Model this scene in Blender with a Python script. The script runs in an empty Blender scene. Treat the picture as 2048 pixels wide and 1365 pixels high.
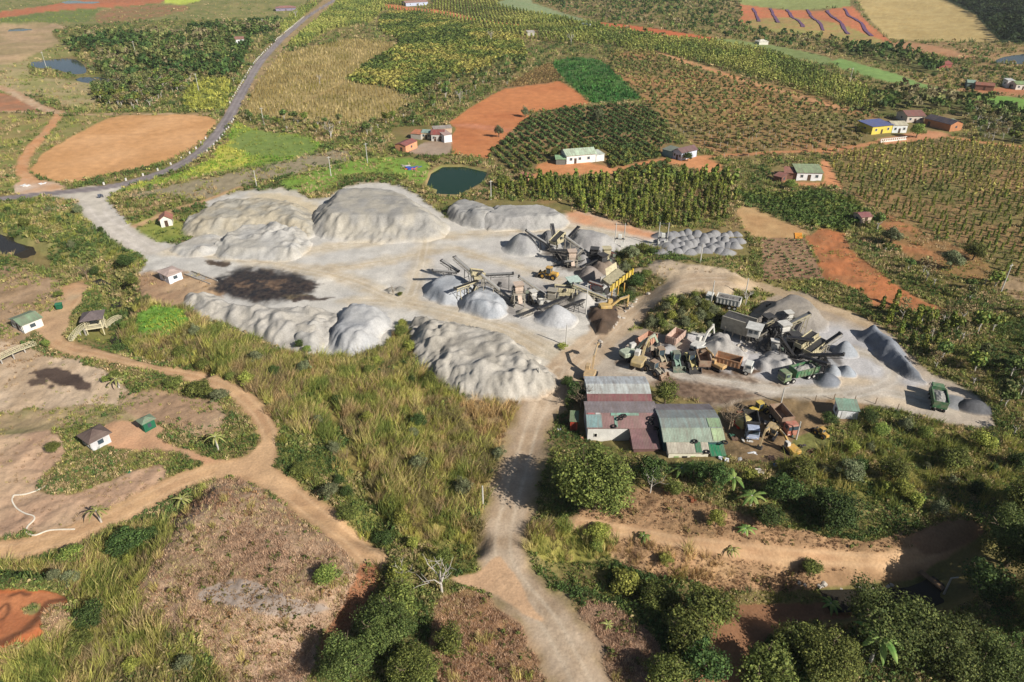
import bpy, bmesh, math, random
import numpy as np
from math import radians, sin, cos, pi
# ------------------------------------------------------------------ camera, sky, sun
SC = bpy.context.scene
COL = SC.collection
H = 83.0                      # drone height above the quarry yard
PITCH = radians(30.9)
FPX, CX, CY = 1400.0, 1024.0, 682.5
cam = bpy.data.cameras.new('camera'); camo = bpy.data.objects.new('camera', cam); COL.objects.link(camo)
camo.location = (0, 0, H); camo.rotation_euler = (pi / 2 - PITCH, 0, 0)
cam.sensor_width = 36; cam.lens = FPX / 2048 * 36; cam.clip_start = 1; cam.clip_end = 20000
SC.camera = camo
SUN_EL, SUN_VEC = radians(33.5), (0.78, -0.63)      # towards the sun: right of and behind the camera
world = bpy.data.worlds.new('World'); SC.world = world; world.use_nodes = True
nt = world.node_tree; nt.nodes.clear()
sky = nt.nodes.new('ShaderNodeTexSky'); sky.sky_type = 'NISHITA'; sky.sun_disc = False
sky.sun_elevation = SUN_EL; sky.sun_rotation = math.atan2(SUN_VEC[0], SUN_VEC[1])
sky.altitude = 500; sky.dust_density = 1.5
bg = nt.nodes.new('ShaderNodeBackground'); bg.inputs[1].default_value = 0.052
wo = nt.nodes.new('ShaderNodeOutputWorld')
nt.links.new(sky.outputs[0], bg.inputs[0]); nt.links.new(bg.outputs[0], wo.inputs[0])
sl = bpy.data.lights.new('sun', 'SUN'); sl.energy = 4.9; sl.angle = radians(0.5); sl.color = (1.0, 0.955, 0.89)
so = bpy.data.objects.new('sun', sl); COL.objects.link(so)
from mathutils import Vector, Matrix
_d = Vector((SUN_VEC[0] * cos(SUN_EL), SUN_VEC[1] * cos(SUN_EL), sin(SUN_EL)))
so.rotation_euler = _d.to_track_quat('Z', 'Y').to_euler()
SC.view_settings.view_transform = 'Standard'; SC.view_settings.look = 'None'
SC.view_settings.gamma = 1; SC.view_settings.exposure = 0.56
SC.cycles.max_bounces = 5; SC.cycles.diffuse_bounces = 3; SC.cycles.transparent_max_bounces = 4
SC.cycles.volume_bounces = 0
RNG = np.random.default_rng(7); random.seed(7)
cP, sP = cos(PITCH), sin(PITCH)

# ------------------------------------------------------------------ maths helpers
def _hash(ix, iy, s):
    h = (ix.astype(np.int64) * 374761393 + iy.astype(np.int64) * 668265263 + s * 982451653) & 0xffffffff
    h = ((h ^ (h >> 13)) * 1274126177) & 0xffffffff
    return ((h ^ (h >> 16)) & 0xffff) / 65535.0
def vnoise(x, y, s=0):
    ix, iy = np.floor(x), np.floor(y); fx, fy = x - ix, y - iy
    fx = fx * fx * (3 - 2 * fx); fy = fy * fy * (3 - 2 * fy)
    ix = ix.astype(np.int64); iy = iy.astype(np.int64)
    a, b, c, d = _hash(ix, iy, s), _hash(ix + 1, iy, s), _hash(ix, iy + 1, s), _hash(ix + 1, iy + 1, s)
    return (a + (b - a) * fx) * (1 - fy) + (c + (d - c) * fx) * fy
def fbm(x, y, s=0, o=4):
    t, a, n = 0, 1.0, 0
    for i in range(o):
        t = t + a * vnoise(x * 2 ** i + 17.3 * i, y * 2 ** i - 9.1 * i, s + i); n += a; a *= .5
    return t / n
def smooth(t): t = np.clip(t, 0, 1); return t * t * (3 - 2 * t)
def project(x, y, z):
    zc = y * cP + (H - z) * sP; yc = y * sP + (z - H) * cP
    return CX + FPX * x / zc, CY - FPX * yc / zc
def unproj(u, v, z=0.0):
    yy = -(np.asarray(v, float) - CY) / FPX
    dy, dz = cP + sP * yy, -sP + cP * yy
    t = (z - H) / dz
    return (np.asarray(u, float) - CX) / FPX * t, dy * t
def polysd(px, py, poly):
    """signed distance to a polygon, positive inside"""
    P = np.asarray(poly, float); n = len(P)
    d = np.full(px.shape, 1e18); ins = np.zeros(px.shape, bool)
    for i in range(n):
        ax, ay = P[i]; bx, by = P[(i + 1) % n]
        ex, ey = bx - ax, by - ay; L = ex * ex + ey * ey + 1e-12
        t = np.clip(((px - ax) * ex + (py - ay) * ey) / L, 0, 1)
        d = np.minimum(d, (px - ax - t * ex) ** 2 + (py - ay - t * ey) ** 2)
        if ay != by:
            c = ((ay > py) != (by > py)) & (px < (bx - ax) * (py - ay) / (by - ay) + ax)
            ins ^= c
    return np.where(ins, 1, -1) * np.sqrt(d)
def linesd(px, py, pts):
    P = np.asarray(pts, float); d = np.full(px.shape, 1e18); side = np.zeros(px.shape)
    for i in range(len(P) - 1):
        ax, ay = P[i]; bx, by = P[i + 1]; ex, ey = bx - ax, by - ay; L = ex * ex + ey * ey + 1e-12
        t = np.clip(((px - ax) * ex + (py - ay) * ey) / L, 0, 1)
        dd = (px - ax - t * ex) ** 2 + (py - ay - t * ey) ** 2
        m = dd < d; d = np.where(m, dd, d)
    return np.sqrt(d)
def catmull(pts, n=6):
    P = np.asarray(pts, float)
    if len(P) < 3: return P
    P = np.vstack([2 * P[0] - P[1], P, 2 * P[-1] - P[-2]]); out = []
    for i in range(1, len(P) - 2):
        for k in range(n):
            t = k / n; a, b, c, d = P[i - 1], P[i], P[i + 1], P[i + 2]
            out.append(.5 * ((2 * b) + (c - a) * t + (2 * a - 5 * b + 4 * c - d) * t * t + (3 * b - a - 3 * c + d) * t ** 3))
    out.append(P[-2]); return np.array(out)
def smoothpoly(pts, n=4):
    P = np.asarray(pts, float); m = len(P); out = []
    for i in range(m):
        a, b, c, d = P[i - 1], P[i], P[(i + 1) % m], P[(i + 2) % m]
        for k in range(n):
            t = k / n
            out.append(.5 * ((2 * b) + (c - a) * t + (2 * a - 5 * b + 4 * c - d) * t * t + (3 * b - a - 3 * c + d) * t ** 3))
    return np.array(out)

# ------------------------------------------------------------------ relief
GULLY = [  # creek bed: (px, py) points on the photograph's ground, depth, half width in metres
    ([(-200, 400), (-60, 460), (10, 495), (60, 508), (120, 530), (190, 555), (225, 580), (232, 625), (225, 670), (270, 695), (330, 712), (390, 745)], 3.0, 5.0),
    ([(740, 1060), (800, 1075), (850, 1080), (900, 1086), (935, 1090)], 1.8, 3.5),
    ([(1135, 1132), (1190, 1147), (1300, 1180), (1450, 1190), (1600, 1195), (1750, 1193), (1840, 1188), (1930, 1150), (2100, 1120)], 3.0, 4.5),
    ([(655, 800), (690, 880), (720, 960), (760, 1065)], 1.2, 2.0)]
GULLYW = []
for pts, dep, hw in GULLY:
    q = catmull(pts, 3); GULLYW.append((np.array(unproj(q[:, 0], q[:, 1], -dep * .6)).T, dep, hw))
HILL = [  # polygon, height, edge softness m
    ([(330, 1075), (430, 975), (520, 985), (640, 1070), (710, 1150), (650, 1230), (520, 1280), (350, 1260), (260, 1190)], 4.2, 9),
    ([(1265, 540), (1330, 520), (1470, 530), (1500, 575), (1460, 615), (1390, 640), (1330, 640), (1300, 610), (1330, 570)], 3.2, 9),
    ([(0, 1150), (120, 1160), (160, 1250), (60, 1320), (-200, 1330), (-200, 1160)], 3.4, 5),
    ([(1480, 1230), (1700, 1220), (2048, 1300), (2200, 1500), (1300, 1500)], -1.6, 8),
    ([(1100, 900), (1500, 900), (1800, 950), (1900, 1040), (1500, 1090), (1150, 1040)], 1.8, 10),
    ([(-60, 680), (60, 700), (200, 740), (260, 800), (200, 860), (-60, 860)], -0.8, 6),
    ([(1900, 1000), (2300, 1000), (2300, 1300), (1960, 1250)], 2.0, 12),
]
HILLW = []
for pts, hh, sf in HILL:
    q = np.array(pts, float); HILLW.append((np.array(unproj(q[:, 0], q[:, 1], hh * .5)).T, hh, sf))
PONDS = {  # polygon px, water level, bed depth
    'green_pond': ([(853, 372), (862, 348), (885, 335), (925, 334), (975, 345), (968, 362), (940, 378), (915, 390), (872, 389), (874, 380)], -0.7),
    'pond': ([(58, 127), (90, 121), (140, 117), (165, 128), (173, 147), (150, 150), (110, 139), (75, 136)], -0.3),
    'pond.001': ([(150, 158), (190, 154), (228, 162), (215, 171), (165, 165)], -0.3),
    'pond.002': ([(16, 61), (30, 57), (60, 58), (63, 62), (40, 66), (20, 65)], -0.3),
    'pond.003': ([(122, 4), (150, 2), (200, 5), (190, 10), (145, 11)], -0.3),
    'pond.004': ([(1990, 122), (2020, 112), (2100, 106), (2150, 120), (2060, 128), (2000, 127)], -0.3),
}
PONDW = {}
for k, (pts, lv) in PONDS.items():
    q = smoothpoly(pts, 3) if k != 'green_pond' else np.array(pts, float); PONDW[k] = (np.array(unproj(q[:, 0], q[:, 1], lv)).T, lv)
def hbase(x, y):
    x = np.asarray(x, float); y = np.asarray(y, float)
    r = np.sqrt(x * x + y * y)
    h = (fbm(x / 160, y / 160, 3, 3) - .5) * 14 * smooth((y - 260) / 300)
    h = h + (fbm(x / 9, y / 9, 13, 3) - .5) * .9 * smooth((210 - y) / 40) * smooth((fbm(x / 45, y / 45, 15, 2) - .3) * 4)
    h = h + (fbm(x / 28, y / 28, 11, 3) - .5) * 1.3 * smooth(np.abs(fbm(x / 60, y / 60, 5, 2)) * 1.5)
    for W, dep, hw in GULLYW:
        m = (x > W[:, 0].min() - 25) & (x < W[:, 0].max() + 25) & (y > W[:, 1].min() - 25) & (y < W[:, 1].max() + 25)
        if m.any():
            d = linesd(x[m], y[m], W); d = d * (0.8 + .5 * fbm(x[m] / 6, y[m] / 6, 8, 2))
            h[m] -= dep * (1 - smooth((d - hw * .35) / (hw * 1.2)))
    for W, hh, sf in HILLW:
        m = (x > W[:, 0].min() - 25) & (x < W[:, 0].max() + 25) & (y > W[:, 1].min() - 25) & (y < W[:, 1].max() + 25)
        if m.any():
            d = polysd(x[m], y[m], W); h[m] += hh * smooth((d + sf * .5) / sf)
    for k, (W, lv) in PONDW.items():
        m = (x > W[:, 0].min() - 30) & (x < W[:, 0].max() + 30) & (y > W[:, 1].min() - 30) & (y < W[:, 1].max() + 30)
        if m.any():
            d = polysd(x[m], y[m], W); t = smooth((d + 1.8) / 3.6)
            h[m] = h[m] * (1 - smooth((d + 25) / 22)) + 2 * lv * t * 1.0
    return h
def at(u, v):
    """point of the terrain seen at photo pixel (u, v)"""
    u = np.atleast_1d(np.asarray(u, float)); v = np.atleast_1d(np.asarray(v, float)); z = np.zeros(u.shape)
    for _ in range(7):
        x, y = unproj(u, v, z); z = .35 * z + .65 * hbase(x, y)
    x, y = unproj(u, v, z); return x, y, hbase(x, y)
def P3(u, v, dz=0.0):
    x, y, z = at(u, v); return Vector((float(x[0]), float(y[0]), float(z[0]) + dz))
def scale_at(y, z=0.0): return FPX / (y * cP + (H - z) * sP)     # photo pixels per metre
def above(u, v, ub, vb):
    """point above the ground point seen at (ub, vb), at the height where it is seen at row v (same depth plane), column u"""
    b = P3(ub, vb); zc = b.y * cP + (H - b.z) * sP
    yy = -(v - CY) / FPX; dy, dz = cP + sP * yy, -sP + cP * yy
    t = b.y / dy; return Vector(((u - CX) / FPX * t, b.y, H + dz * t))
def gz(x, y): return float(hbase(np.array([x]), np.array([y]))[0])

# ------------------------------------------------------------------ colour and materials
def lin(c, k=1.0):
    c = np.asarray(c, float) / 255.0
    return np.where(c <= .04045, c / 12.92, ((c + .055) / 1.055) ** 2.4) * k
KALB = 0.72
def mat_new(name):
    m = bpy.data.materials.new(name); m.use_nodes = True; n = m.node_tree
    b = n.nodes['Principled BSDF']; return m, n, b
def N(n, t, **kw):
    o = n.nodes.new(t)
    for k, v in kw.items(): setattr(o, k, v)
    return o
def noise_mul(n, color_out, scale, lo, hi, detail=4, coord='Object', dim=None):
    tc = N(n, 'ShaderNodeTexCoord'); no = N(n, 'ShaderNodeTexNoise'); no.inputs['Scale'].default_value = scale
    no.inputs['Detail'].default_value = detail; n.links.new(tc.outputs[coord], no.inputs['Vector'])
    mr = N(n, 'ShaderNodeMapRange'); mr.inputs[1].default_value = .3; mr.inputs[2].default_value = .7
    mr.inputs[3].default_value = lo; mr.inputs[4].default_value = hi
    n.links.new(no.outputs[0], mr.inputs[0])
    vm = N(n, 'ShaderNodeVectorMath', operation='SCALE'); n.links.new(color_out, vm.inputs[0]); n.links.new(mr.outputs[0], vm.inputs[3])
    return vm.outputs[0], no.outputs[0]
def ground_mat():
    m, n, b = mat_new('earth_and_grass'); a = N(n, 'ShaderNodeAttribute', attribute_name='col')
    c, _ = noise_mul(n, a.outputs['Color'], 2.6, .87, 1.13, 7)
    c, f = noise_mul(n, c, .25, .9, 1.1, 4)
    n.links.new(c, b.inputs['Base Color']); b.inputs['Roughness'].default_value = .95; b.inputs['Specular IOR Level'].default_value = .15
    tc = N(n, 'ShaderNodeTexCoord'); no = N(n, 'ShaderNodeTexNoise'); no.inputs['Scale'].default_value = 1.6; no.inputs['Detail'].default_value = 8; no.inputs['Roughness'].default_value = .65
    n.links.new(tc.outputs['Object'], no.inputs['Vector'])
    bp = N(n, 'ShaderNodeBump'); bp.inputs['Strength'].default_value = .5; bp.inputs['Distance'].default_value = .2
    n.links.new(no.outputs[0], bp.inputs['Height']); n.links.new(bp.outputs[0], b.inputs['Normal'])
    return m
def leaf_mat(name='foliage', trans=.25):
    m, n, b = mat_new(name); a = N(n, 'ShaderNodeAttribute', attribute_name='col'); oi = N(n, 'ShaderNodeObjectInfo')
    hs = N(n, 'ShaderNodeHueSaturation'); n.links.new(a.outputs['Color'], hs.inputs['Color'])
    mr = N(n, 'ShaderNodeMapRange'); mr.inputs[3].default_value = .78; mr.inputs[4].default_value = 1.22; n.links.new(oi.outputs['Random'], mr.inputs[0])
    n.links.new(mr.outputs[0], hs.inputs['Value'])
    mh = N(n, 'ShaderNodeMapRange'); mh.inputs[3].default_value = .485; mh.inputs[4].default_value = .512; n.links.new(oi.outputs['Random'], mh.inputs[0])
    n.links.new(mh.outputs[0], hs.inputs['Hue'])
    n.links.new(hs.outputs[0], b.inputs['Base Color']); b.inputs['Roughness'].default_value = .7; b.inputs['Specular IOR Level'].default_value = .2
    tr = N(n, 'ShaderNodeBsdfTranslucent'); mx = N(n, 'ShaderNodeMixShader'); mx.inputs[0].default_value = trans
    n.links.new(hs.outputs[0], tr.inputs[0]); n.links.new(b.outputs[0], mx.inputs[1]); n.links.new(tr.outputs[0], mx.inputs[2])
    n.links.new(mx.outputs[0], n.nodes['Material Output'].inputs[0]); return m
_mc = {}
def M(name, rgb, rough=.7, metal=0.0, var=.18, scale=1.5, bump=0.0, corr=None, k=KALB, spec=.3, dust=0):
    """weathered surface: base colour with noise wear; corr=(axis, wavelength) adds sheet corrugation"""
    if name in _mc: return _mc[name]
    m, n, b = mat_new(name); rg = N(n, 'ShaderNodeRGB'); c = lin(rgb, k); rg.outputs[0].default_value = (*c, 1)
    o, f = noise_mul(n, rg.outputs[0], scale, 1 - var, 1 + var, 5)
    o, f2 = noise_mul(n, o, scale * 6, 1 - var * .6, 1 + var * .6, 3)
    if dust:   # stone dust lying in patches on the paint
        tc_ = N(n, 'ShaderNodeTexCoord'); nd = N(n, 'ShaderNodeTexNoise'); nd.inputs['Scale'].default_value = 1.1; nd.inputs['Detail'].default_value = 6; n.links.new(tc_.outputs['Object'], nd.inputs['Vector'])
        md = N(n, 'ShaderNodeMapRange'); md.inputs[1].default_value = .3; md.inputs[2].default_value = .65; md.inputs[3].default_value = max(0, dust - .25); md.inputs[4].default_value = min(.95, dust + .25); n.links.new(nd.outputs[0], md.inputs[0])
        mxd = N(n, 'ShaderNodeMix', data_type='RGBA'); n.links.new(md.outputs[0], mxd.inputs[0]); n.links.new(o, mxd.inputs[6]); mxd.inputs[7].default_value = (*lin((176, 160, 136), KALB), 1); o = mxd.outputs[2]
    if corr:   # rain streaks running down the sheets
        ts = N(n, 'ShaderNodeTexCoord'); mp = N(n, 'ShaderNodeMapping'); mp.inputs['Scale'].default_value = (2.2, .22, .5) if corr[0] == 'X' else (.22, 2.2, .5); n.links.new(ts.outputs['Object'], mp.inputs[0])
        ns_ = N(n, 'ShaderNodeTexNoise'); ns_.inputs['Scale'].default_value = 1.0; ns_.inputs['Detail'].default_value = 5; n.links.new(mp.outputs[0], ns_.inputs['Vector'])
        ms = N(n, 'ShaderNodeMapRange'); ms.inputs[1].default_value = .35; ms.inputs[2].default_value = .68; ms.inputs[3].default_value = 0; ms.inputs[4].default_value = .55; n.links.new(ns_.outputs[0], ms.inputs[0])
        mx_ = N(n, 'ShaderNodeMix', data_type='RGBA'); n.links.new(ms.outputs[0], mx_.inputs[0]); n.links.new(o, mx_.inputs[6]); mx_.inputs[7].default_value = (*lin((132, 116, 104), KALB), 1); o = mx_.outputs[2]
    n.links.new(o, b.inputs['Base Color']); b.inputs['Roughness'].default_value = rough; b.inputs['Metallic'].default_value = metal
    b.inputs['Specular IOR Level'].default_value = spec
    if corr:
        tc = N(n, 'ShaderNodeTexCoord'); w = N(n, 'ShaderNodeTexWave', wave_type='BANDS', bands_direction=corr[0]); w.inputs['Scale'].default_value = 1 / corr[1] * .314
        n.links.new(tc.outputs['Object'], w.inputs['Vector'])
        bp = N(n, 'ShaderNodeBump'); bp.inputs['Strength'].default_value = .5; bp.inputs['Distance'].default_value = .04
        n.links.new(w.outputs['Fac'], bp.inputs['Height']); n.links.new(bp.outputs[0], b.inputs['Normal'])
    elif bump:
        bp = N(n, 'ShaderNodeBump'); bp.inputs['Strength'].default_value = bump; bp.inputs['Distance'].default_value = .1
        n.links.new(f2, bp.inputs['Height']); n.links.new(bp.outputs[0], b.inputs['Normal'])
    _mc[name] = m; return m
GM = ground_mat(); LM = leaf_mat(); DRYM = leaf_mat('dry_grass', .3)

# ------------------------------------------------------------------ mesh helpers
def mesh_np(name, V, F, mat, col=None, smooth_=False):
    """V (n,3), F (m,k) with constant k"""
    me = bpy.data.meshes.new(name); V = np.asarray(V, np.float32); F = np.asarray(F, np.int32); k = F.shape[1]
    me.vertices.add(len(V)); me.vertices.foreach_set('co', V.ravel())
    me.loops.add(F.size); me.loops.foreach_set('vertex_index', F.ravel())
    me.polygons.add(len(F)); me.polygons.foreach_set('loop_start', np.arange(0, F.size, k, dtype=np.int32))
    me.update(calc_edges=True)
    if col is not None:
        at_ = me.color_attributes.new('col', 'FLOAT_COLOR', 'POINT')
        c = np.ones((len(V), 4), np.float32); c[:, :3] = col; at_.data.foreach_set('color', c.ravel())
    me.polygons.foreach_set('use_smooth', np.full(len(F), smooth_, bool))
    me.materials.append(mat); return me
def link(name, me, parent=None, loc=None):
    o = bpy.data.objects.new(name, me); COL.objects.link(o)
    if parent: o.parent = parent
    if loc is not None: o.location = loc
    return o
def tag(o, label=None, cat=None, group=None, kind=None):
    if label: o['label'] = label
    if cat: o['category'] = cat
    if group: o['group'] = group
    if kind: o['kind'] = kind
    return o
def empty(name, loc, rz=0, label=None, cat=None, group=None, scale=1.0):
    o = bpy.data.objects.new(name, None); COL.objects.link(o); o.location = loc; o.rotation_euler = (0, 0, rz); o.scale = (scale,) * 3 if not isinstance(scale, tuple) else scale
    o.empty_display_size = .5
    return tag(o, label, cat, group)
def copy_tree(o, parent=None):
    c = o.copy(); COL.objects.link(c)
    if parent: c.parent = parent
    for ch in list(o.children): copy_tree(ch, c)
    return c
# ------------------------------------------------------------------ the plan: what covers the ground, traced from the photograph
# each layer: name of its ground sheet (None = plain ground), two colours mixed by noise, shape, vegetation code, options
LAY = []
def A(name, c1, c2, pts, veg='', soft=3, rag=5, ns=8.0, st=None, smo=True, rows=None):
    """area given in photo pixels, laid onto the terrain"""
    LAY.append(dict(kind='poly', name=name, c1=c1, c2=c2, pts=smoothpoly(pts, 3) if smo else np.array(pts, float), veg=veg, soft=soft, rag=rag, ns=ns, rows=rows))
def S(name, c1, c2, pts, w, veg='-', soft=.8, rag=.8, ns=3.0, tracks=None):
    """strip of width w metres along a line of photo pixels"""
    q = catmull(pts, 5); x, y, z = at(q[:, 0], q[:, 1])
    LAY.append(dict(kind='line', name=name, c1=c1, c2=c2, pts=np.array([x, y]).T, w=w, veg=veg, soft=soft, rag=rag, ns=ns, tracks=tracks, qb=(q[:, 0].min() - 60, q[:, 0].max() + 60, q[:, 1].min() - 60, q[:, 1].max() + 60)))
GRN, DGR, YGR, BRN, TAN = (118, 122, 62), (88, 100, 50), (150, 148, 72), (150, 122, 88), (186, 160, 122)
RED, ORG = (190, 116, 80), (205, 120, 68)
# --- far left
A(None, (150, 140, 90), (120, 125, 70), [(-400, 20), (560, -60), (560, 60), (470, 60), (330, 80), (150, 110), (-400, 200)], 'low', rag=4)
A('field', (112, 128, 66), (124, 128, 76), [(0, 33), (205, 14), (172, 45), (0, 46)], 'crop', rag=1, soft=1, smo=False)
A('field', RED, (180, 120, 85), [(-400, 60), (0, 24), (205, -6), (330, -6), (300, 9), (100, 23), (0, 37), (-400, 80)], '-', rag=1, soft=1)
A('field', (196, 206, 90), (180, 190, 80), [(337, -3), (402, -2), (376, 8), (332, 7)], '-', rag=1, soft=1)
A('field', (165, 120, 88), (140, 125, 80), [(208, 20), (342, 11), (376, 20), (240, 48), (195, 44)], 'low', rag=2, soft=2)
A(None, (190, 160, 125), (165, 145, 105), [(-400, 60), (0, 48), (110, 48), (150, 70), (100, 95), (60, 112), (-10, 135), (-400, 160)], '-', rag=5, ns=14)
A(None, (152, 148, 92), (176, 158, 116), [(-400, 140), (0, 130), (60, 120), (60, 150), (130, 160), (230, 175), (210, 215), (130, 215), (60, 190), (-400, 170)], 'low', rag=5, ns=10)
A('field', (190, 128, 92), (165, 125, 95), [(-400, 180), (0, 188), (45, 204), (92, 222), (-400, 222)], '-', rag=3)
A(None, (135, 135, 75), (160, 140, 92), [(-400, 232), (100, 232), (105, 240), (70, 275), (40, 310), (35, 345), (60, 372), (0, 382), (-400, 390)], 'low', rag=4, ns=9)
A(None, (135, 135, 75), (150, 140, 88), [(125, 238), (220, 235), (120, 285), (85, 310), (60, 340), (50, 325), (70, 295)], 'low', rag=2)
# woodland patch and its surroundings left of the asphalt road
A(None, (104, 110, 58), (130, 120, 70), [(110, 60), (240, 45), (420, 40), (560, 40), (545, 80), (510, 115), (475, 180), (455, 215), (400, 225), (220, 222), (190, 190), (180, 120), (130, 90)], 'scrub', rag=4)
A(None, (100, 106, 56), (120, 112, 66), [(135, 85), (240, 70), (400, 75), (500, 75), (490, 120), (470, 165), (440, 165), (400, 150), (360, 185), (300, 215), (215, 212), (190, 175), (200, 120), (150, 108)], 'wood', rag=5)
A(None, (96, 108, 58), (90, 104, 56), [(380, 60), (500, 50), (560, 40), (560, 60), (530, 70), (470, 75), (400, 76)], 'wood', rag=2)
A('field', (150, 152, 76), (128, 134, 66), [(375, 180), (410, 160), (460, 160), (455, 200), (440, 222), (370, 215)], 'lush2', rag=4)
# --- left of centre: fields by the road
A(None, (140, 138, 72), (165, 150, 90), [(560, 60), (620, 10), (760, 0), (740, 45), (660, 60), (590, 100)], 'pepper', rag=2, rows=((600, 90), (640, 40), 3.2, 2.6))
A('stubble_field', (176, 154, 102), (152, 136, 84), [(490, 225), (510, 175), (560, 108), (640, 92), (700, 78), (795, 88), (750, 122), (690, 162), (780, 178), (820, 205), (780, 235), (700, 246), (600, 240), (520, 238)], 'stubble', rag=2, soft=2, smo=False)
S('path', (190, 165, 110), (180, 150, 100), [(590, 212), (640, 190), (690, 162)], 2.0)
A('coffee_field', (122, 120, 60), (140, 118, 74), [(700, 158), (740, 125), (800, 86), (760, 60), (780, 25), (900, 30), (1010, 50), (1050, 100), (1040, 130), (960, 160), (860, 185), (830, 195), (780, 175), (720, 168)], 'coffeeloose', rag=3)
A(None, (112, 112, 60), (140, 118, 75), [(830, 195), (900, 150), (960, 150), (1000, 120), (1110, 130), (1050, 160), (970, 185), (900, 225), (850, 262), (780, 262), (700, 285), (600, 265), (510, 250), (490, 230), (600, 244), (700, 250), (790, 236)], 'wood2', rag=4)
A(None, (150, 160, 76), (130, 150, 70), [(470, 245), (520, 262), (600, 270), (640, 290), (620, 315), (540, 330), (440, 345), (300, 375), (220, 385), (260, 372), (350, 350), (420, 320), (455, 285)], 'lush', rag=4)
A(None, (196, 194, 84), (182, 176, 88), [(440, 290), (470, 300), (500, 320), (470, 335), (380, 345), (420, 325)], 'lush', rag=4)
A(None, (132, 148, 78), (120, 140, 70), [(500, 262), (600, 275), (630, 295), (600, 312), (520, 312), (465, 290)], 'crop', rag=4)
A(None, (160, 146, 118), (150, 140, 112), [(380, 365), (470, 345), (560, 325), (640, 305), (690, 300), (700, 320), (640, 335), (560, 355), (480, 372), (420, 400), (360, 395), (250, 390), (300, 378)], 'low', rag=6, ns=6)
A(None, (124, 156, 62), (132, 158, 70), [(560, 365), (640, 338), (720, 318), (780, 315), (840, 320), (860, 335), (840, 370), (800, 352), (700, 350), (640, 385), (600, 385)], 'low', rag=4)
# --- top centre
A(None, (120, 118, 64), (150, 128, 82), [(700, 0), (990, -10), (1180, 40), (1230, 60), (1500, 95), (1750, 190), (1800, 220), (1700, 215), (1500, 150), (1300, 105), (1200, 90), (1060, 80), (860, 30), (780, 20), (720, 30)], 'pepper', rag=3, rows=((900, 40), (900, 60), 3.4, 2.8))
A('path', (205, 118, 76), (200, 130, 90), [(770, 8), (830, 16), (900, 24), (960, 40), (1060, 52), (1020, 54), (940, 40), (860, 25), (780, 18)], '-', rag=1, soft=1)
A('field', (138, 154, 110), (148, 156, 112), [(990, 8), (1060, -6), (1130, 10), (1230, 42), (1180, 48), (1080, 30)], '-', rag=1, soft=1)
A(None, (124, 120, 66), (160, 132, 92), [(1060, -10), (1480, -10), (1490, 40), (1700, 90), (1660, 118), (1500, 85), (1340, 80), (1200, 48)], 'wood2', rag=3)
A('field', (206, 116, 74), (196, 112, 74), [(1200, 45), (1300, 56), (1435, 78), (1420, 85), (1300, 68), (1210, 52)], '-', rag=1, soft=1)
A('field', (136, 150, 92), (128, 140, 84), [(1430, 78), (1530, 88), (1660, 116), (1640, 130), (1560, 110), (1450, 90)], '-', rag=1, soft=1)
A('field', (122, 150, 84), (130, 156, 88), [(1660, 124), (1680, 117), (1800, 150), (1922, 178), (1925, 190), (1780, 165), (1690, 142)], '-', rag=1, soft=1, smo=False)
A('field', (122, 160, 74), (128, 160, 78), [(1965, 188), (2200, 215), (2200, 240), (2048, 232), (1970, 212)], '-', rag=1, soft=1, smo=False)
A('field', (158, 166, 100), (146, 150, 90), [(1480, -10), (1700, -10), (1700, 14), (1600, 22), (1480, 10)], '-', rag=1, soft=1, smo=False)
A('field', (204, 122, 86), (190, 126, 84), [(1475, 8), (1560, 20), (1640, 22), (1705, 12), (1740, 50), (1790, 90), (1700, 60), (1500, 48), (1472, 47), (1486, 32)], '-', rag=1, soft=1, smo=False)
A('field', (160, 154, 88), (176, 142, 92), [(1490, 44), (1560, 35), (1650, 42), (1710, 60), (1780, 92), (1650, 78), (1530, 60)], '-', rag=4, soft=4)
A('field', (196, 172, 116), (186, 160, 104), [(1708, -8), (1912, -8), (1960, 40), (2000, 85), (1900, 84), (1780, 80), (1740, 40)], '-', rag=1, soft=1, smo=False)
A(None, (60, 76, 44), (70, 84, 48), [(1918, -10), (2400, -10), (2400, 100), (2048, 96), (1990, 72), (1950, 30)], 'wood3', rag=2)
A(None, (150, 132, 88), (176, 138, 98), [(1790, 84), (1990, 88), (2200, 95), (2200, 185), (1960, 190), (1800, 150), (1860, 130), (1980, 125), (1820, 100)], 'scrub', rag=4)
A('field', (186, 142, 104), (180, 130, 92), [(1790, 86), (1870, 92), (1950, 118), (1880, 112), (1800, 98)], '-', rag=2)
A('field', (190, 120, 84), (176, 130, 90), [(1925, 178), (2200, 176), (2200, 192), (1980, 190)], '-', rag=2)
A(None, (92, 100, 54), (120, 112, 66), [(1690, 94), (1790, 100), (1875, 130), (1866, 152), (1780, 128), (1700, 112)], 'wood5', rag=3)
A(None, (92, 100, 54), (124, 112, 68), [(1730, 205), (1800, 185), (1910, 196), (1960, 200), (2048, 236), (2200, 260), (2200, 290), (1990, 290), (1930, 232), (1860, 222), (1780, 236)], 'wood5', rag=3)
A(None, (100, 104, 56), (130, 116, 70), [(1395, 165), (1440, 170), (1560, 215), (1660, 260), (1640, 275), (1500, 240), (1400, 200)], 'wood2', rag=3)
A(None, (100, 104, 56), (130, 116, 70), [(1180, 350), (1230, 300), (1300, 290), (1340, 330), (1330, 345), (1240, 345)], 'coffee', rag=3)
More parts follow.
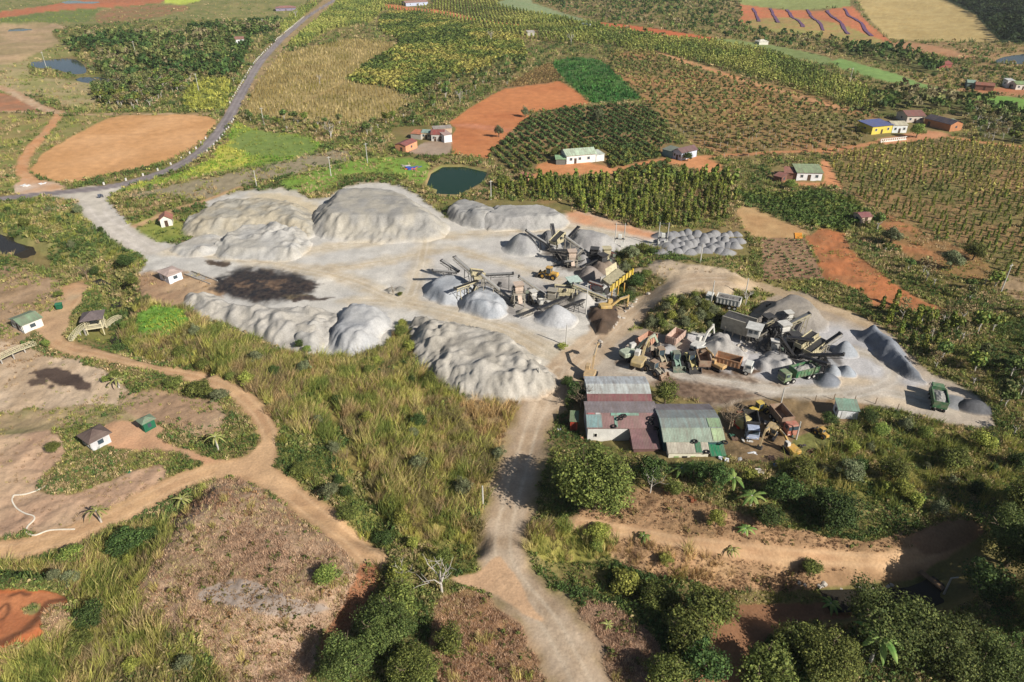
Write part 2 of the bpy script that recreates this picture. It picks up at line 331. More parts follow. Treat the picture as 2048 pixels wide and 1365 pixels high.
# --- orange field block
A('orange_field', (204, 134, 86), (192, 120, 76), [(898, 245), (945, 213), (985, 190), (1010, 178), (1120, 163), (1150, 180), (1180, 208), (1050, 228), (1060, 232), (1045, 250), (1020, 265), (975, 318), (905, 308), (902, 275), (912, 258)], '-', rag=1.5, soft=1, smo=False, ns=20)
A('orange_field', (200, 130, 92), (208, 140, 104), [(905, 250), (950, 248), (1020, 258), (1015, 265), (940, 256)], '-', rag=2)
A('fallow_field', (150, 118, 82), (140, 112, 80), [(1020, 170), (1095, 128), (1125, 160), (1010, 176)], 'rowlow', rag=2)
A('crop_field', (90, 118, 62), (80, 106, 56), [(1105, 128), (1195, 120), (1290, 190), (1200, 206), (1170, 195)], 'crop2', rag=2)
A('coffee_field', (150, 118, 80), (124, 110, 70), [(978, 306), (1025, 266), (1060, 236), (1175, 214), (1290, 212), (1330, 250), (1350, 300), (1320, 350), (1210, 356), (1120, 330), (1030, 350), (1000, 330)], 'coffee', rag=3, rows=((1090, 240), (1180, 300), 3.9, 1.9))
A(None, (176, 132, 88), (136, 122, 76), [(1210, 120), (1290, 105), (1420, 150), (1560, 170), (1700, 215), (1760, 240), (1730, 300), (1640, 310), (1560, 300), (1480, 320), (1390, 290), (1340, 255), (1290, 200)], 'young', rag=4, ns=22)
A('path', (205, 146, 100), (196, 150, 108), [(1290, 98), (1345, 112), (1500, 160), (1680, 214), (1675, 218), (1500, 168), (1340, 118)], '-', rag=1, soft=1)
S('path', (205, 140, 92), (196, 140, 98), [(1040, 362), (1100, 345), (1200, 345), (1330, 320), (1440, 312), (1560, 305), (1660, 300), (1760, 285), (1850, 268), (1920, 278), (2000, 290), (2120, 300)], 4.2)
A('farmyard', (214, 150, 102), (206, 140, 92), [(1075, 330), (1130, 320), (1210, 332), (1230, 348), (1140, 352), (1080, 345)], '-', rag=2)
A('farmyard', (214, 150, 102), (206, 140, 92), [(1340, 318), (1400, 312), (1440, 330), (1440, 355), (1390, 340), (1345, 330)], '-', rag=3)
A('farmyard', (210, 146, 100), (214, 150, 106), [(1560, 362), (1600, 365), (1650, 362), (1640, 330), (1650, 320), (1680, 345), (1690, 378), (1660, 372), (1600, 374)], '-', rag=2)
A('farmyard', (200, 140, 100), (206, 150, 110), [(1755, 280), (1850, 262), (1900, 270), (1860, 280), (1780, 290)], '-', rag=2)
A('pond_bank', (170, 142, 100), (130, 140, 78), [(849, 372), (858, 345), (884, 332), (928, 331), (980, 343), (972, 364), (942, 381), (915, 393), (870, 392), (870, 380)], '-', rag=2, soft=1, smo=False)
A('concrete_yard', (178, 158, 138), (170, 146, 124), [(812, 306), (850, 284), (905, 282), (900, 308), (860, 312)], '-', rag=1, soft=1, smo=False)
# --- right: plantations
A('pepper_field', (156, 124, 84), (130, 118, 72), [(1680, 310), (1800, 292), (1900, 285), (2100, 305), (2400, 340), (2400, 640), (2060, 600), (1960, 560), (1850, 510), (1760, 430), (1690, 380), (1660, 330)], 'pepper2', rag=3, rows=((1700, 330), (1850, 430), 4.2, 3.6))
A(None, (112, 112, 62), (150, 122, 82), [(1040, 362), (1200, 362), (1440, 350), (1470, 400), (1420, 450), (1230, 452), (1150, 425), (1050, 400), (985, 395)], 'pepper3', rag=3, rows=((1100, 365), (1240, 450), 4.4, 3.0))
A('crop_field', (120, 118, 66), (110, 118, 60), [(1460, 385), (1560, 385), (1700, 395), (1740, 460), (1650, 460), (1560, 430)], 'rowgreen', rag=3)
A('field', (200, 164, 116), (190, 150, 104), [(1475, 420), (1500, 415), (1560, 440), (1620, 470), (1520, 478), (1490, 460)], '-', rag=3)
A('ploughed_field', (150, 116, 90), (158, 126, 98), [(1522, 478), (1608, 476), (1650, 560), (1528, 560)], 'seedling', rag=1, soft=1, smo=False)
A('orange_field', (192, 122, 78), (164, 112, 74), [(1612, 474), (1640, 458), (1690, 468), (1700, 500), (1740, 530), (1820, 590), (1900, 622), (1760, 625), (1720, 580), (1650, 560)], 'bare', rag=4, smo=False, ns=5)
A(None, (98, 102, 54), (120, 106, 64), [(1700, 455), (1790, 450), (1900, 520), (2100, 620), (2400, 700), (2400, 900), (2020, 900), (1940, 800), (1840, 720), (1760, 650), (1700, 615), (1900, 622), (1800, 560), (1720, 500)], 'wood4', rag=4)
A(None, (176, 120, 80), (150, 118, 76), [(1760, 430), (1860, 470), (1980, 530), (1960, 560), (1860, 540), (1790, 490)], 'low', rag=4)
A(None, (178, 150, 118), (160, 136, 104), [(1990, 560), (2040, 555), (2100, 600), (2040, 600)], 'low', rag=3)
# --- left: creek side, flats, pavilions
A(None, (132, 134, 78), (156, 146, 92), [(-400, 400), (0, 405), (120, 400), (175, 430), (230, 480), (270, 520), (250, 560), (150, 540), (60, 500), (-400, 470)], 'scrub', rag=5)
A(None, (176, 148, 118), (150, 124, 94), [(-400, 520), (0, 530), (60, 545), (130, 570), (140, 600), (100, 640), (60, 665), (20, 690), (-400, 700)], 'low', rag=6, ns=6)
A('ground_flat', (204, 180, 152), (190, 164, 134), [(-400, 660), (0, 680), (60, 700), (150, 722), (220, 745), (262, 800), (240, 835), (150, 825), (60, 815), (0, 830), (-400, 840)], 'bare', rag=7, ns=9)
A('ground_flat', (96, 80, 70), (80, 66, 58), [(60, 742), (110, 738), (160, 752), (185, 765), (180, 782), (130, 775), (80, 758)], '-', rag=10, soft=2)
A('ground_flat', (110, 92, 78), (90, 76, 66), [(62, 765), (90, 758), (95, 772), (70, 775)], '-', rag=8, soft=2)
A('ground_flat', (200, 170, 138), (186, 152, 124), [(-400, 850), (0, 862), (60, 850), (110, 870), (130, 905), (90, 950), (85, 985), (160, 985), (250, 950), (330, 935), (310, 975), (215, 1015), (100, 1060), (-400, 1090)], 'bare', rag=6, ns=8)
A(None, (150, 140, 96), (176, 152, 118), [(0, 835), (120, 815), (250, 815), (280, 850), (180, 850), (90, 860), (0, 870)], 'low', rag=5)
A('ground_flat', (190, 162, 130), (168, 138, 110), [(235, 790), (310, 785), (430, 805), (450, 850), (400, 875), (330, 850), (250, 825)], 'low', rag=6)
A('dirt_clearing', (208, 160, 122), (200, 162, 128), [(200, 858), (240, 842), (290, 845), (330, 860), (320, 880), (420, 915), (470, 925), (430, 940), (350, 905), (250, 900), (215, 890)], '-', rag=4)
A(None, (184, 156, 130), (168, 140, 112), [(250, 1190), (310, 1090), (360, 1030), (440, 960), (520, 975), (600, 1040), (720, 1115), (740, 1180), (650, 1260), (600, 1365), (400, 1365), (330, 1260)], 'dry', rag=8, ns=10)
A(None, (176, 160, 146), (164, 148, 134), [(440, 1165), (500, 1160), (590, 1200), (660, 1215), (600, 1235), (500, 1225), (400, 1200)], 'drylow', rag=8, ns=4)
A(None, (206, 122, 74), (190, 112, 70), [(-400, 1170), (0, 1178), (60, 1185), (95, 1180), (135, 1210), (120, 1240), (60, 1280), (0, 1300), (-400, 1330)], '-', rag=8, ns=4)
A(None, (130, 130, 66), (140, 134, 72), [(-400, 1330), (0, 1300), (60, 1285), (130, 1230), (140, 1180), (40, 1140), (-400, 1160), (-400, 1120), (60, 1130), (150, 1110), (260, 1060), (320, 1050), (330, 1090), (270, 1190), (340, 1270), (400, 1280), (420, 1500), (-400, 1700)], 'tall', rag=6)
A(None, (204, 134, 90), (180, 112, 74), [(-60, 1190), (0, 1186), (60, 1190), (95, 1184), (128, 1206), (100, 1236), (60, 1262), (0, 1286), (-60, 1296)], '-', rag=8, ns=3)
for q_, w_ in (([(0, 1222), (14, 1208), (20, 1218), (6, 1240)], .5), ([(82, 1226), (100, 1206), (132, 1194)], .9), ([(0, 1282), (30, 1268), (60, 1252), (84, 1234)], 1.2), ([(20, 1192), (44, 1184), (60, 1188)], .6)):
    S(None, (104, 66, 46), (128, 84, 58), q_, w_, rag=1.2, soft=.4)
A(None, (168, 150, 110), (150, 130, 90), [(92, 1232), (120, 1210), (140, 1240), (112, 1280), (90, 1270)], 'dry', rag=8)
A(None, (140, 134, 84), (156, 140, 96), [(55, 1215), (75, 1205), (85, 1218), (66, 1232)], 'low', rag=8)
# --- centre: tall grass
A(None, (150, 146, 74), (158, 138, 82), [(245, 640), (300, 600), (370, 615), (420, 650), (500, 680), (600, 710), (700, 715), (780, 690), (800, 640), (830, 700), (860, 745), (920, 790), (1000, 805), (1070, 800), (1050, 860), (1015, 960), (985, 1080), (880, 1085), (760, 1060), (650, 1020), (570, 930), (548, 860), (520, 800), (470, 765), (380, 738), (290, 712), (245, 690)], 'tall', rag=6)
A(None, (166, 140, 100), (156, 134, 92), [(930, 800), (1075, 805), (1050, 860), (1010, 900), (930, 860)], 'tallbrown', rag=8)
A(None, (112, 156, 64), (122, 160, 70), [(275, 635), (310, 612), (360, 618), (375, 650), (330, 672), (280, 670)], 'lush', rag=4)
A(None, (124, 126, 64), (140, 130, 76), [(540, 850), (600, 860), (660, 900), (720, 960), (780, 1060), (1000, 1100), (990, 1140), (930, 1150), (850, 1130), (770, 1120), (700, 1070), (600, 980), (560, 930)], 'scrub', rag=6)
A(None, (176, 140, 104), (160, 128, 92), [(1160, 1020), (1300, 975), (1400, 1000), (1560, 1050), (1700, 1080), (1850, 1060), (1930, 1035), (1960, 1065), (1880, 1120), (1820, 1160), (1700, 1170), (1560, 1185), (1400, 1170), (1250, 1130), (1200, 1090), (1150, 1060)], 'drylow', rag=6, ns=6)
A(None, (150, 146, 74), (150, 140, 74), [(1045, 1060), (1150, 1045), (1230, 1065), (1215, 1110), (1120, 1125), (1060, 1105)], 'tall', rag=6)
A(None, (196, 162, 120), (186, 148, 110), [(1235, 1080), (1330, 1085), (1420, 1110), (1480, 1150), (1380, 1165), (1280, 1140), (1220, 1110)], 'tallbrown', rag=6)
A('dirt_bank', (168, 124, 90), (138, 100, 72), [(1370, 1225), (1500, 1212), (1640, 1205), (1740, 1208), (1700, 1235), (1590, 1245), (1520, 1290), (1470, 1380), (1330, 1380), (1400, 1290)], '-', rag=6)
A(None, (170, 130, 96), (150, 122, 84), [(880, 1190), (960, 1190), (1040, 1240), (1080, 1310), (1120, 1380), (900, 1380), (860, 1280)], 'dry', rag=8)
A(None, (166, 134, 112), (150, 122, 96), [(1180, 1200), (1260, 1240), (1320, 1290), (1330, 1365), (1220, 1365), (1150, 1270)], 'dry', rag=6)
A(None, (140, 134, 72), (156, 140, 84), [(1520, 930), (1600, 910), (1680, 860), (1800, 830), (1960, 880), (2100, 900), (2200, 1010), (1950, 1040), (1760, 1010), (1600, 960)], 'scrubtall', rag=6)
A(None, (150, 124, 92), (138, 116, 84), [(1440, 830), (1480, 800), (1600, 790), (1750, 800), (1760, 830), (1680, 860), (1600, 900), (1560, 925), (1450, 910)], 'bare', rag=6)
A(None, (120, 120, 68), (132, 124, 76), [(1600, 870), (1700, 840), (1750, 810), (1830, 830), (1850, 860), (1700, 890), (1590, 920)], 'scrub', rag=5)
# --- quarry ground
A('quarry_yard', (212, 205, 192), (202, 197, 188), [(195, 405), (215, 400), (255, 445), (335, 488), (395, 470), (420, 400), (560, 378), (640, 400), (700, 372), (800, 372), (880, 425), (900, 440), (980, 452), (1140, 428), (1200, 436), (1270, 456), (1330, 472), (1310, 500), (1250, 508), (1225, 545), (1232, 600), (1215, 660), (1165, 720), (1110, 750), (1085, 805), (1000, 800), (900, 770), (840, 730), (805, 640), (770, 690), (690, 712), (590, 702), (480, 660), (370, 612), (300, 590), (275, 560), (290, 515), (235, 470), (200, 435)], '-', soft=5, rag=5, ns=16)
A('quarry_yard', (206, 200, 190), (196, 190, 182), [(860, 500), (1000, 480), (1060, 530), (1100, 600), (1120, 660), (1000, 650), (860, 620), (800, 560)], '-', soft=16, rag=12)
A('quarry_yard', (206, 190, 160), (216, 200, 170), [(380, 440), (470, 400), (560, 385), (640, 410), (620, 440), (500, 450), (400, 480)], '-', soft=8, rag=8)
A('quarry_yard', (218, 158, 118), (212, 176, 142), [(1130, 425), (1180, 430), (1260, 452), (1320, 470), (1300, 478), (1220, 462), (1150, 448)], '-', soft=5, rag=4)
A('quarry_yard', (170, 138, 108), (190, 160, 126), [(270, 555), (330, 540), (430, 560), (440, 600), (360, 612), (300, 600)], 'bare', soft=6, rag=5)
A(None, (132, 144, 66), (150, 150, 78), [(252, 462), (285, 438), (330, 432), (375, 452), (383, 468), (335, 484), (290, 482)], 'low', rag=3)
A('wet_ground', (62, 50, 42), (44, 38, 34), [(428, 560), (450, 545), (500, 536), (560, 538), (615, 552), (628, 572), (600, 594), (540, 603), (480, 602), (440, 590)], '-', soft=7, rag=10, ns=1.5)
A('wet_ground', (120, 96, 72), (88, 68, 52), [(462, 566), (490, 562), (508, 568), (500, 576), (470, 574)], '-', soft=2, rag=12, ns=1.5)
A('wet_ground', (120, 96, 72), (88, 68, 52), [(528, 560), (560, 556), (572, 564), (548, 578), (530, 574)], '-', soft=2, rag=12, ns=1.5)
A('wet_ground', (104, 90, 66), (84, 72, 54), [(560, 592), (600, 590), (650, 598), (600, 602)], '-', soft=2, rag=6, ns=1.5)
A('wet_ground', (92, 74, 56), (72, 58, 46), [(408, 524), (430, 521), (463, 525), (455, 531), (425, 532)], '-', soft=1, rag=5)
A('wet_ground', (66, 56, 50), (80, 66, 56), [(600, 594), (668, 598), (640, 601), (590, 604)], '-', soft=1, rag=4)
A('wet_ground', (66, 56, 50), (80, 66, 56), [(610, 566), (648, 570), (622, 573)], '-', soft=1, rag=3)
A('ground_clearing', (200, 178, 148), (190, 170, 145), [(1240, 525), (1310, 520), (1400, 530), (1470, 545), (1490, 575), (1440, 600), (1400, 585), (1330, 600), (1300, 560), (1250, 560)], 'bare', soft=3, rag=4)
A('truck_yard', (190, 176, 158), (176, 158, 136), [(1160, 745), (1200, 700), (1250, 670), (1300, 655), (1370, 668), (1420, 650), (1490, 620), (1540, 595), (1600, 585), (1680, 620), (1740, 640), (1800, 690), (1860, 745), (1950, 790), (1990, 850), (1950, 856), (1850, 838), (1720, 806), (1600, 794), (1490, 800), (1440, 815), (1300, 770), (1180, 760)], '-', soft=4, rag=4, ns=10)
A('truck_yard', (200, 196, 192), (188, 184, 182), [(1380, 650), (1470, 640), (1600, 660), (1700, 650), (1820, 740), (1860, 770), (1700, 790), (1550, 760), (1400, 735)], '-', soft=12, rag=10)
A('truck_yard', (216, 196, 168), (204, 186, 160), [(1640, 770), (1700, 752), (1840, 780), (1850, 820), (1720, 800), (1560, 785)], '-', soft=8, rag=5)
A('wet_ground', (108, 86, 68), (132, 108, 86), [(1300, 765), (1350, 735), (1420, 735), (1500, 760), (1560, 772), (1560, 784), (1480, 800), (1420, 812), (1330, 780)], '-', soft=6, rag=9, ns=5)
A('wet_ground', (96, 76, 58), (116, 92, 70), [(1465, 738), (1500, 736), (1520, 744), (1500, 752), (1470, 750)], '-', soft=3, rag=6)
A('wet_ground', (86, 74, 62), (104, 86, 70), [(1185, 650), (1210, 630), (1230, 650), (1215, 675), (1185, 690), (1172, 675)], '-', soft=5, rag=5)
A('wet_ground', (104, 84, 66), (120, 100, 80), [(1228, 724), (1250, 720), (1258, 728), (1240, 733)], '-', soft=2, rag=2)
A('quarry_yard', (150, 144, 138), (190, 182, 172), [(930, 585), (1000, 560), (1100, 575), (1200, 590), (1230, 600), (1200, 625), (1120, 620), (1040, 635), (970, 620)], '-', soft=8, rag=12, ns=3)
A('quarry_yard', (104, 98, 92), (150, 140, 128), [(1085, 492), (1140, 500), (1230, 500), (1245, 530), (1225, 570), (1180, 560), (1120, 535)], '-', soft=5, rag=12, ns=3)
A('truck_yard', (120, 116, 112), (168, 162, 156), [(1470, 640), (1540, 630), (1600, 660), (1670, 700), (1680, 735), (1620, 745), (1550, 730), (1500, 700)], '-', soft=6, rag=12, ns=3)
A(None, (112, 114, 78), (136, 128, 92), [(1290, 648), (1312, 612), (1350, 588), (1410, 596), (1450, 618), (1478, 650), (1445, 668), (1390, 664), (1340, 668), (1300, 664)], 'scrub', rag=4)
A(None, (120, 116, 74), (150, 130, 92), [(1235, 505), (1300, 492), (1330, 510), (1300, 528), (1262, 545), (1240, 535)], 'scrub', rag=4)
A(None, (116, 112, 70), (150, 126, 86), [(1245, 560), (1290, 545), (1345, 560), (1335, 588), (1290, 620), (1250, 640), (1240, 600)], 'scrub', rag=4)
A(None, (120, 116, 74), (150, 130, 92), [(1462, 585), (1490, 560), (1520, 585), (1515, 610), (1490, 635), (1468, 610)], 'scrub', rag=3)
for q_, w_ in (([(360, 495), (480, 512), (620, 500), (700, 490)], 1.4), ([(900, 640), (1000, 668), (1100, 720)], 1.4), ([(520, 520), (640, 500), (800, 478), (1000, 466), (1140, 455), (1240, 470)], 2.2), ([(640, 540), (780, 520), (900, 500), (1050, 540), (1120, 560)], 1.6), ([(700, 600), (800, 605), (900, 625), (1010, 655), (1100, 700), (1140, 730)], 2.4), ([(330, 505), (420, 508), (560, 530), (700, 560), (800, 600)], 2.2), ([(850, 480), (840, 530), (820, 590)], 1.6), ([(1120, 700), (1180, 690), (1150, 740)], 1.5)):
    S('quarry_yard', (196, 178, 150), (206, 192, 168), q_, w_ + 3, soft=2.4, rag=3, ns=5, tracks=(1.0, (222, 210, 190)))
for q_ in ([(1500, 775), (1600, 785), (1700, 780), (1800, 790), (1880, 815)], [(1700, 790), (1760, 775), (1790, 750), (1760, 720), (1700, 700)], [(1250, 740), (1330, 745), (1440, 765), (1550, 780)]):
    S('truck_yard', (184, 172, 154), (196, 184, 168), q_, 3.6, soft=1.6, rag=2, ns=4, tracks=(1.0, (212, 204, 190)))
S('dirt_road', (198, 176, 148), (184, 160, 132), [(1095, 790), (1130, 740), (1180, 700), (1230, 650), (1280, 612), (1330, 580), (1390, 562), (1470, 560)], 8.5, rag=1.4, tracks=(1.3, (206, 186, 160)))
S('dirt_road', (196, 172, 140), (180, 156, 124), [(1470, 560), (1530, 575), (1600, 598), (1680, 625), (1740, 650)], 4.0)
S('path', (204, 168, 124), (190, 150, 112), [(250, 462), (300, 440), (350, 420), (400, 405), (480, 375)], 2.6)
# --- roads
S('dirt_road', (206, 178, 146), (190, 152, 116), [(-200, 130), (0, 176), (45, 196), (92, 220), (122, 226)], 5.5, rag=1.5)
S('dirt_road', (206, 160, 118), (206, 150, 104), [(122, 226), (95, 262), (62, 298), (44, 332), (56, 356), (100, 382)], 4.6, rag=1.5)
S('dirt_road', (200, 170, 136), (186, 150, 116), [(-200, 220), (0, 222), (60, 226), (122, 228), (200, 229), (300, 228), (400, 230), (456, 221)], 2.8, rag=1.0)
A('roadside_yard', (214, 190, 168), (206, 160, 120), [(40, 360), (90, 362), (130, 372), (110, 384), (30, 388)], '-', rag=3)
A(None, (150, 134, 92), (170, 144, 104), [(640, 5), (662, -6), (676, 4), (560, 110), (500, 190), (470, 240), (458, 236), (490, 160), (545, 90)], 'low', rag=1.5, soft=2)
A('dirt_lot', (222, 172, 122), (208, 156, 104), [(85, 308), (130, 282), (219, 237), (300, 231), (383, 230), (431, 240), (420, 262), (403, 284), (360, 310), (308, 330), (205, 352), (130, 366), (62, 345), (75, 325)], '-', rag=2, soft=2, ns=24)
S('gravel_road', (214, 204, 190), (200, 190, 176), [(172, 381), (178, 395), (205, 435), (250, 470), (300, 500)], 8.5, rag=1.0, soft=1.2, tracks=(1.6, (224, 214, 202)))
A('gravel_road', (216, 206, 190), (204, 194, 178), [(95, 390), (160, 378), (250, 371), (215, 395), (205, 425), (190, 420), (160, 402)], '-', rag=2)
S('asphalt_road', (150, 140, 138), (136, 126, 124), [(760, -60), (670, 0), (615, 34), (560, 82), (519, 126), (492, 171), (472, 208), (455, 239), (431, 273), (396, 308), (342, 338), (273, 362), (205, 376), (103, 387), (0, 398), (-220, 425)], 5.6, soft=.5, rag=.35, ns=6, tracks=(1.2, (166, 156, 152)))
S(None, (182, 156, 126), (160, 140, 104), [(1100, 770), (1088, 800), (1062, 860), (1042, 930), (1022, 1000), (1008, 1060), (1006, 1110), (1030, 1160), (1072, 1210), (1108, 1260), (1136, 1310), (1168, 1375), (1210, 1460)], 8.6, soft=1.2, rag=3.2)
S('dirt_road', (196, 174, 148), (176, 152, 124), [(1118, 740), (1088, 800), (1062, 860), (1042, 930), (1022, 1000), (1008, 1060), (1006, 1110), (1030, 1160), (1072, 1210), (1108, 1260), (1136, 1310), (1168, 1375), (1210, 1460)], 5.8, rag=1.6, tracks=(1.15, (208, 188, 162)))
A('dirt_junction', (214, 176, 138), (200, 162, 126), [(905, 1155), (960, 1140), (990, 1118), (1010, 1120), (1050, 1180), (1085, 1240), (1060, 1235), (1020, 1205), (975, 1185), (930, 1172)], '-', rag=5)
S('dirt_road', (206, 168, 126), (192, 152, 114), [(152, 578), (150, 600), (128, 630), (108, 655), (112, 684), (150, 700), (230, 716), (310, 736), (400, 757), (460, 778), (510, 818), (536, 862), (536, 905), (525, 940)], 3.8, rag=1.0, tracks=(.9, (214, 178, 138)))
A('dirt_road', (206, 170, 130), (196, 160, 124), [(60, 640), (110, 620), (135, 600), (140, 640), (115, 680), (85, 675)], '-', rag=4)
A('dirt_clearing', (206, 160, 118), (190, 164, 130), [(125, 575), (160, 565), (178, 572), (165, 590), (150, 600), (135, 600)], '-', rag=3)
S('dirt_road', (212, 172, 128), (200, 160, 120), [(-200, 1120), (-40, 1108), (60, 1095), (150, 1066), (250, 1022), (350, 970), (430, 942), (500, 938), (560, 972), (640, 1036), (700, 1078), (745, 1118)], 5.0, rag=1.2, tracks=(1.2, (220, 182, 140)))
A('dirt_road', (214, 176, 134), (204, 166, 126), [(440, 935), (490, 915), (525, 880), (545, 900), (548, 940), (590, 985), (560, 990), (500, 955), (440, 952)], '-', rag=4)
A(None, (174, 118, 84), (152, 106, 76), [(640, 1290), (690, 1200), (720, 1130), (760, 1140), (750, 1180), (700, 1260), (660, 1330)], 'drylow', rag=5)
S('dirt_track', (206, 168, 126), (190, 150, 112), [(1150, 1045), (1230, 1060), (1330, 1078), (1420, 1090), (1520, 1104), (1650, 1116), (1780, 1120), (1860, 1104), (1930, 1060)], 2.6, rag=.8, tracks=(.7, (212, 176, 136)))
A('dirt_clearing', (160, 126, 96), (150, 118, 88), [(1820, 1075), (1870, 1050), (1930, 1040), (1970, 1062), (1930, 1090), (1850, 1110)], '-', rag=5)

def paint(x, y, z, want_name=False):
    """colour, vegetation code and sheet id of terrain points"""
    u, v = project(x, y, z); n = len(x); sc = scale_at(y, z)
    n1 = fbm(x / 9, y / 9, 21, 4); n2 = fbm(x / 2.2, y / 2.2, 31, 3)
    C = lin(GRN)[None] * (1 - n1[:, None]) + lin(BRN)[None] * n1[:, None]
    veg = np.zeros(n, np.int16); nid = np.zeros(n, np.int16)
    wx = (fbm(x / 3.1, y / 3.1, 41, 4) - .5) * 2; wy = (fbm(x / 3.1, y / 3.1, 47, 4) - .5) * 2
    for L in LAY:
        if L['kind'] == 'poly':
            p = L['pts']; lo, hi = p.min(0) - 40, p.max(0) + 40
            m = (u > lo[0]) & (u < hi[0]) & (v > lo[1]) & (v < hi[1])
            if not m.any(): continue
            rg = L['rag'] * np.minimum(1.0, sc[m] / 6)
            uu = u[m] + wx[m] * rg * 2.0; vv = v[m] + wy[m] * rg * 1.2
            d = polysd(uu, vv, p); s = L['soft'] * np.minimum(1.0, sc[m] / 6) + .3; t = smooth((d + s) / (2 * s)); core = d > 0
        else:
            q = L['qb']; m = (u > q[0]) & (u < q[1]) & (v > q[2]) & (v < q[3])
            if not m.any(): continue
            xx = x[m] + wx[m] * L['rag'] * .7; yy = y[m] + wy[m] * L['rag'] * .7
            dc = linesd(xx, yy, L['pts']); d = L['w'] / 2 - dc; s = L['soft']; t = smooth((d + s) / (2 * s)); core = d > 0
        k = fbm(x[m] / L['ns'], y[m] / L['ns'], 61, 4); k = smooth((k - .25) / .5)[:, None]
        c = lin(L['c1'])[None] * (1 - k) + lin(L['c2'])[None] * k
        if L['kind'] == 'line' and L['tracks']:
            g = linesd(x[m] + wx[m] * .15, y[m] + wy[m] * .15, L['pts'])
            tw = np.exp(-((g - L['tracks'][0]) / .35) ** 2) * (.35 + .6 * fbm(x[m] / 5, y[m] / 5, 91, 2))
            c = c * (1 - tw[:, None]) + lin(L['tracks'][1])[None] * tw[:, None]
        C[m] = C[m] * (1 - t[:, None]) + c * t[:, None]
        im = np.where(m)[0][core]
        veg[im] = VC[L['veg']]
        if L['name']: nid[im] = NID[L['name']]
        else: nid[im] = 0
    C *= (.86 + .28 * n2[:, None]) * KALB
    return C, veg, nid
codes = []
for L in LAY:
    if L['veg'] not in codes: codes.append(L['veg'])
VC = {'': 1}
VC.update({c: i + 2 for i, c in enumerate(c for c in codes if c != '')})
VC['default'] = 0
names = []
for L in LAY:
    if L['name'] and L['name'] not in names: names.append(L['name'])
NID = {c: i + 1 for i, c in enumerate(names)}

# ------------------------------------------------------------------ terrain mesh, fine where it is near
STEP = 2.6
vv = np.concatenate([np.array([-145, -130, -110, -90, -70, -50, -35, -22, -12]), np.arange(-6, 1372, STEP), np.arange(1376, 1500, 10), np.arange(1500, 2300, 40)])
uu = np.concatenate([np.arange(-900, -420, 40), np.arange(-420, -6, 8), np.arange(-6, 2056, STEP), np.arange(2056, 2480, 8), np.arange(2480, 2960, 40)])
UU, VV = np.meshgrid(uu, vv); nr, nc = UU.shape
gx, gy = unproj(UU.ravel(), VV.ravel(), 0.0); gh = hbase(gx, gy)
micro = (fbm(gx / 1.7, gy / 1.7, 71, 3) - .5)
gC, gveg, gnid = paint(gx, gy, gh)
rough_ = np.isin(gveg, [VC['-']])
gh = gh + micro * np.where(rough_, .12, .55) * smooth((420 - gy) / 200)
idx = np.arange(nr * nc).reshape(nr, nc)
F = np.stack([idx[1:, :-1], idx[1:, 1:], idx[:-1, 1:], idx[:-1, :-1]], -1).reshape(-1, 4)
fn = gnid[F[:, 0]]
V = np.stack([gx, gy, gh], 1)
def sheet(name, sel, mat):
    f = F[sel]; used, inv = np.unique(f, return_inverse=True)
    me = mesh_np(name, V[used], inv.reshape(f.shape), mat, gC[used], True)
    o = link(name, me); o['kind'] = 'structure'; return o
WETM, wn, wb = mat_new('wet_earth'); _a = N(wn, 'ShaderNodeAttribute', attribute_name='col')
_c, _f = noise_mul(wn, _a.outputs['Color'], .9, .6, 1.4, 6); wn.links.new(_c, wb.inputs['Base Color'])
_r = N(wn, 'ShaderNodeMapRange'); _r.inputs[1].default_value = .4; _r.inputs[2].default_value = .6; _r.inputs[3].default_value = .5; _r.inputs[4].default_value = .9
wn.links.new(_f, _r.inputs[0]); wn.links.new(_r.outputs[0], wb.inputs['Roughness'])
sheet('ground', fn == 0, GM)
for k, i in NID.items():
    s_ = fn == i
    if s_.any(): sheet(k, s_, WETM if k == 'wet_ground' else GM)
# ------------------------------------------------------------------ water
def water_mat(name, rgb, rough=.08):
    m, n, b = mat_new(name); b.inputs['Base Color'].default_value = (*lin(rgb, .8), 1); b.inputs['Roughness'].default_value = rough; b.inputs['Specular IOR Level'].default_value = .07
    tc = N(n, 'ShaderNodeTexCoord'); no = N(n, 'ShaderNodeTexNoise'); no.inputs['Scale'].default_value = 1.5; no.inputs['Detail'].default_value = 3
    n.links.new(tc.outputs['Object'], no.inputs['Vector']); bp = N(n, 'ShaderNodeBump'); bp.inputs['Strength'].default_value = .15; bp.inputs['Distance'].default_value = .05
    n.links.new(no.outputs[0], bp.inputs['Height']); n.links.new(bp.outputs[0], b.inputs['Normal']); return m
def flat(name, W, z, mat):
    bm = bmesh.new(); vs = [bm.verts.new((a, b, z)) for a, b in W]; bm.faces.new(vs); bmesh.ops.triangulate(bm, faces=bm.faces)
    me = bpy.data.meshes.new(name); bm.to_mesh(me); bm.free(); me.materials.append(mat); o = link(name, me); o['kind'] = 'structure'; return o
for k, (W, lv) in PONDW.items():
    c = W.mean(0); W2 = c + (W - c) * 1.12
    flat(k, W2, lv, water_mat(k + '_water', (34, 58, 40) if k == 'green_pond' else (58, 60, 58)))
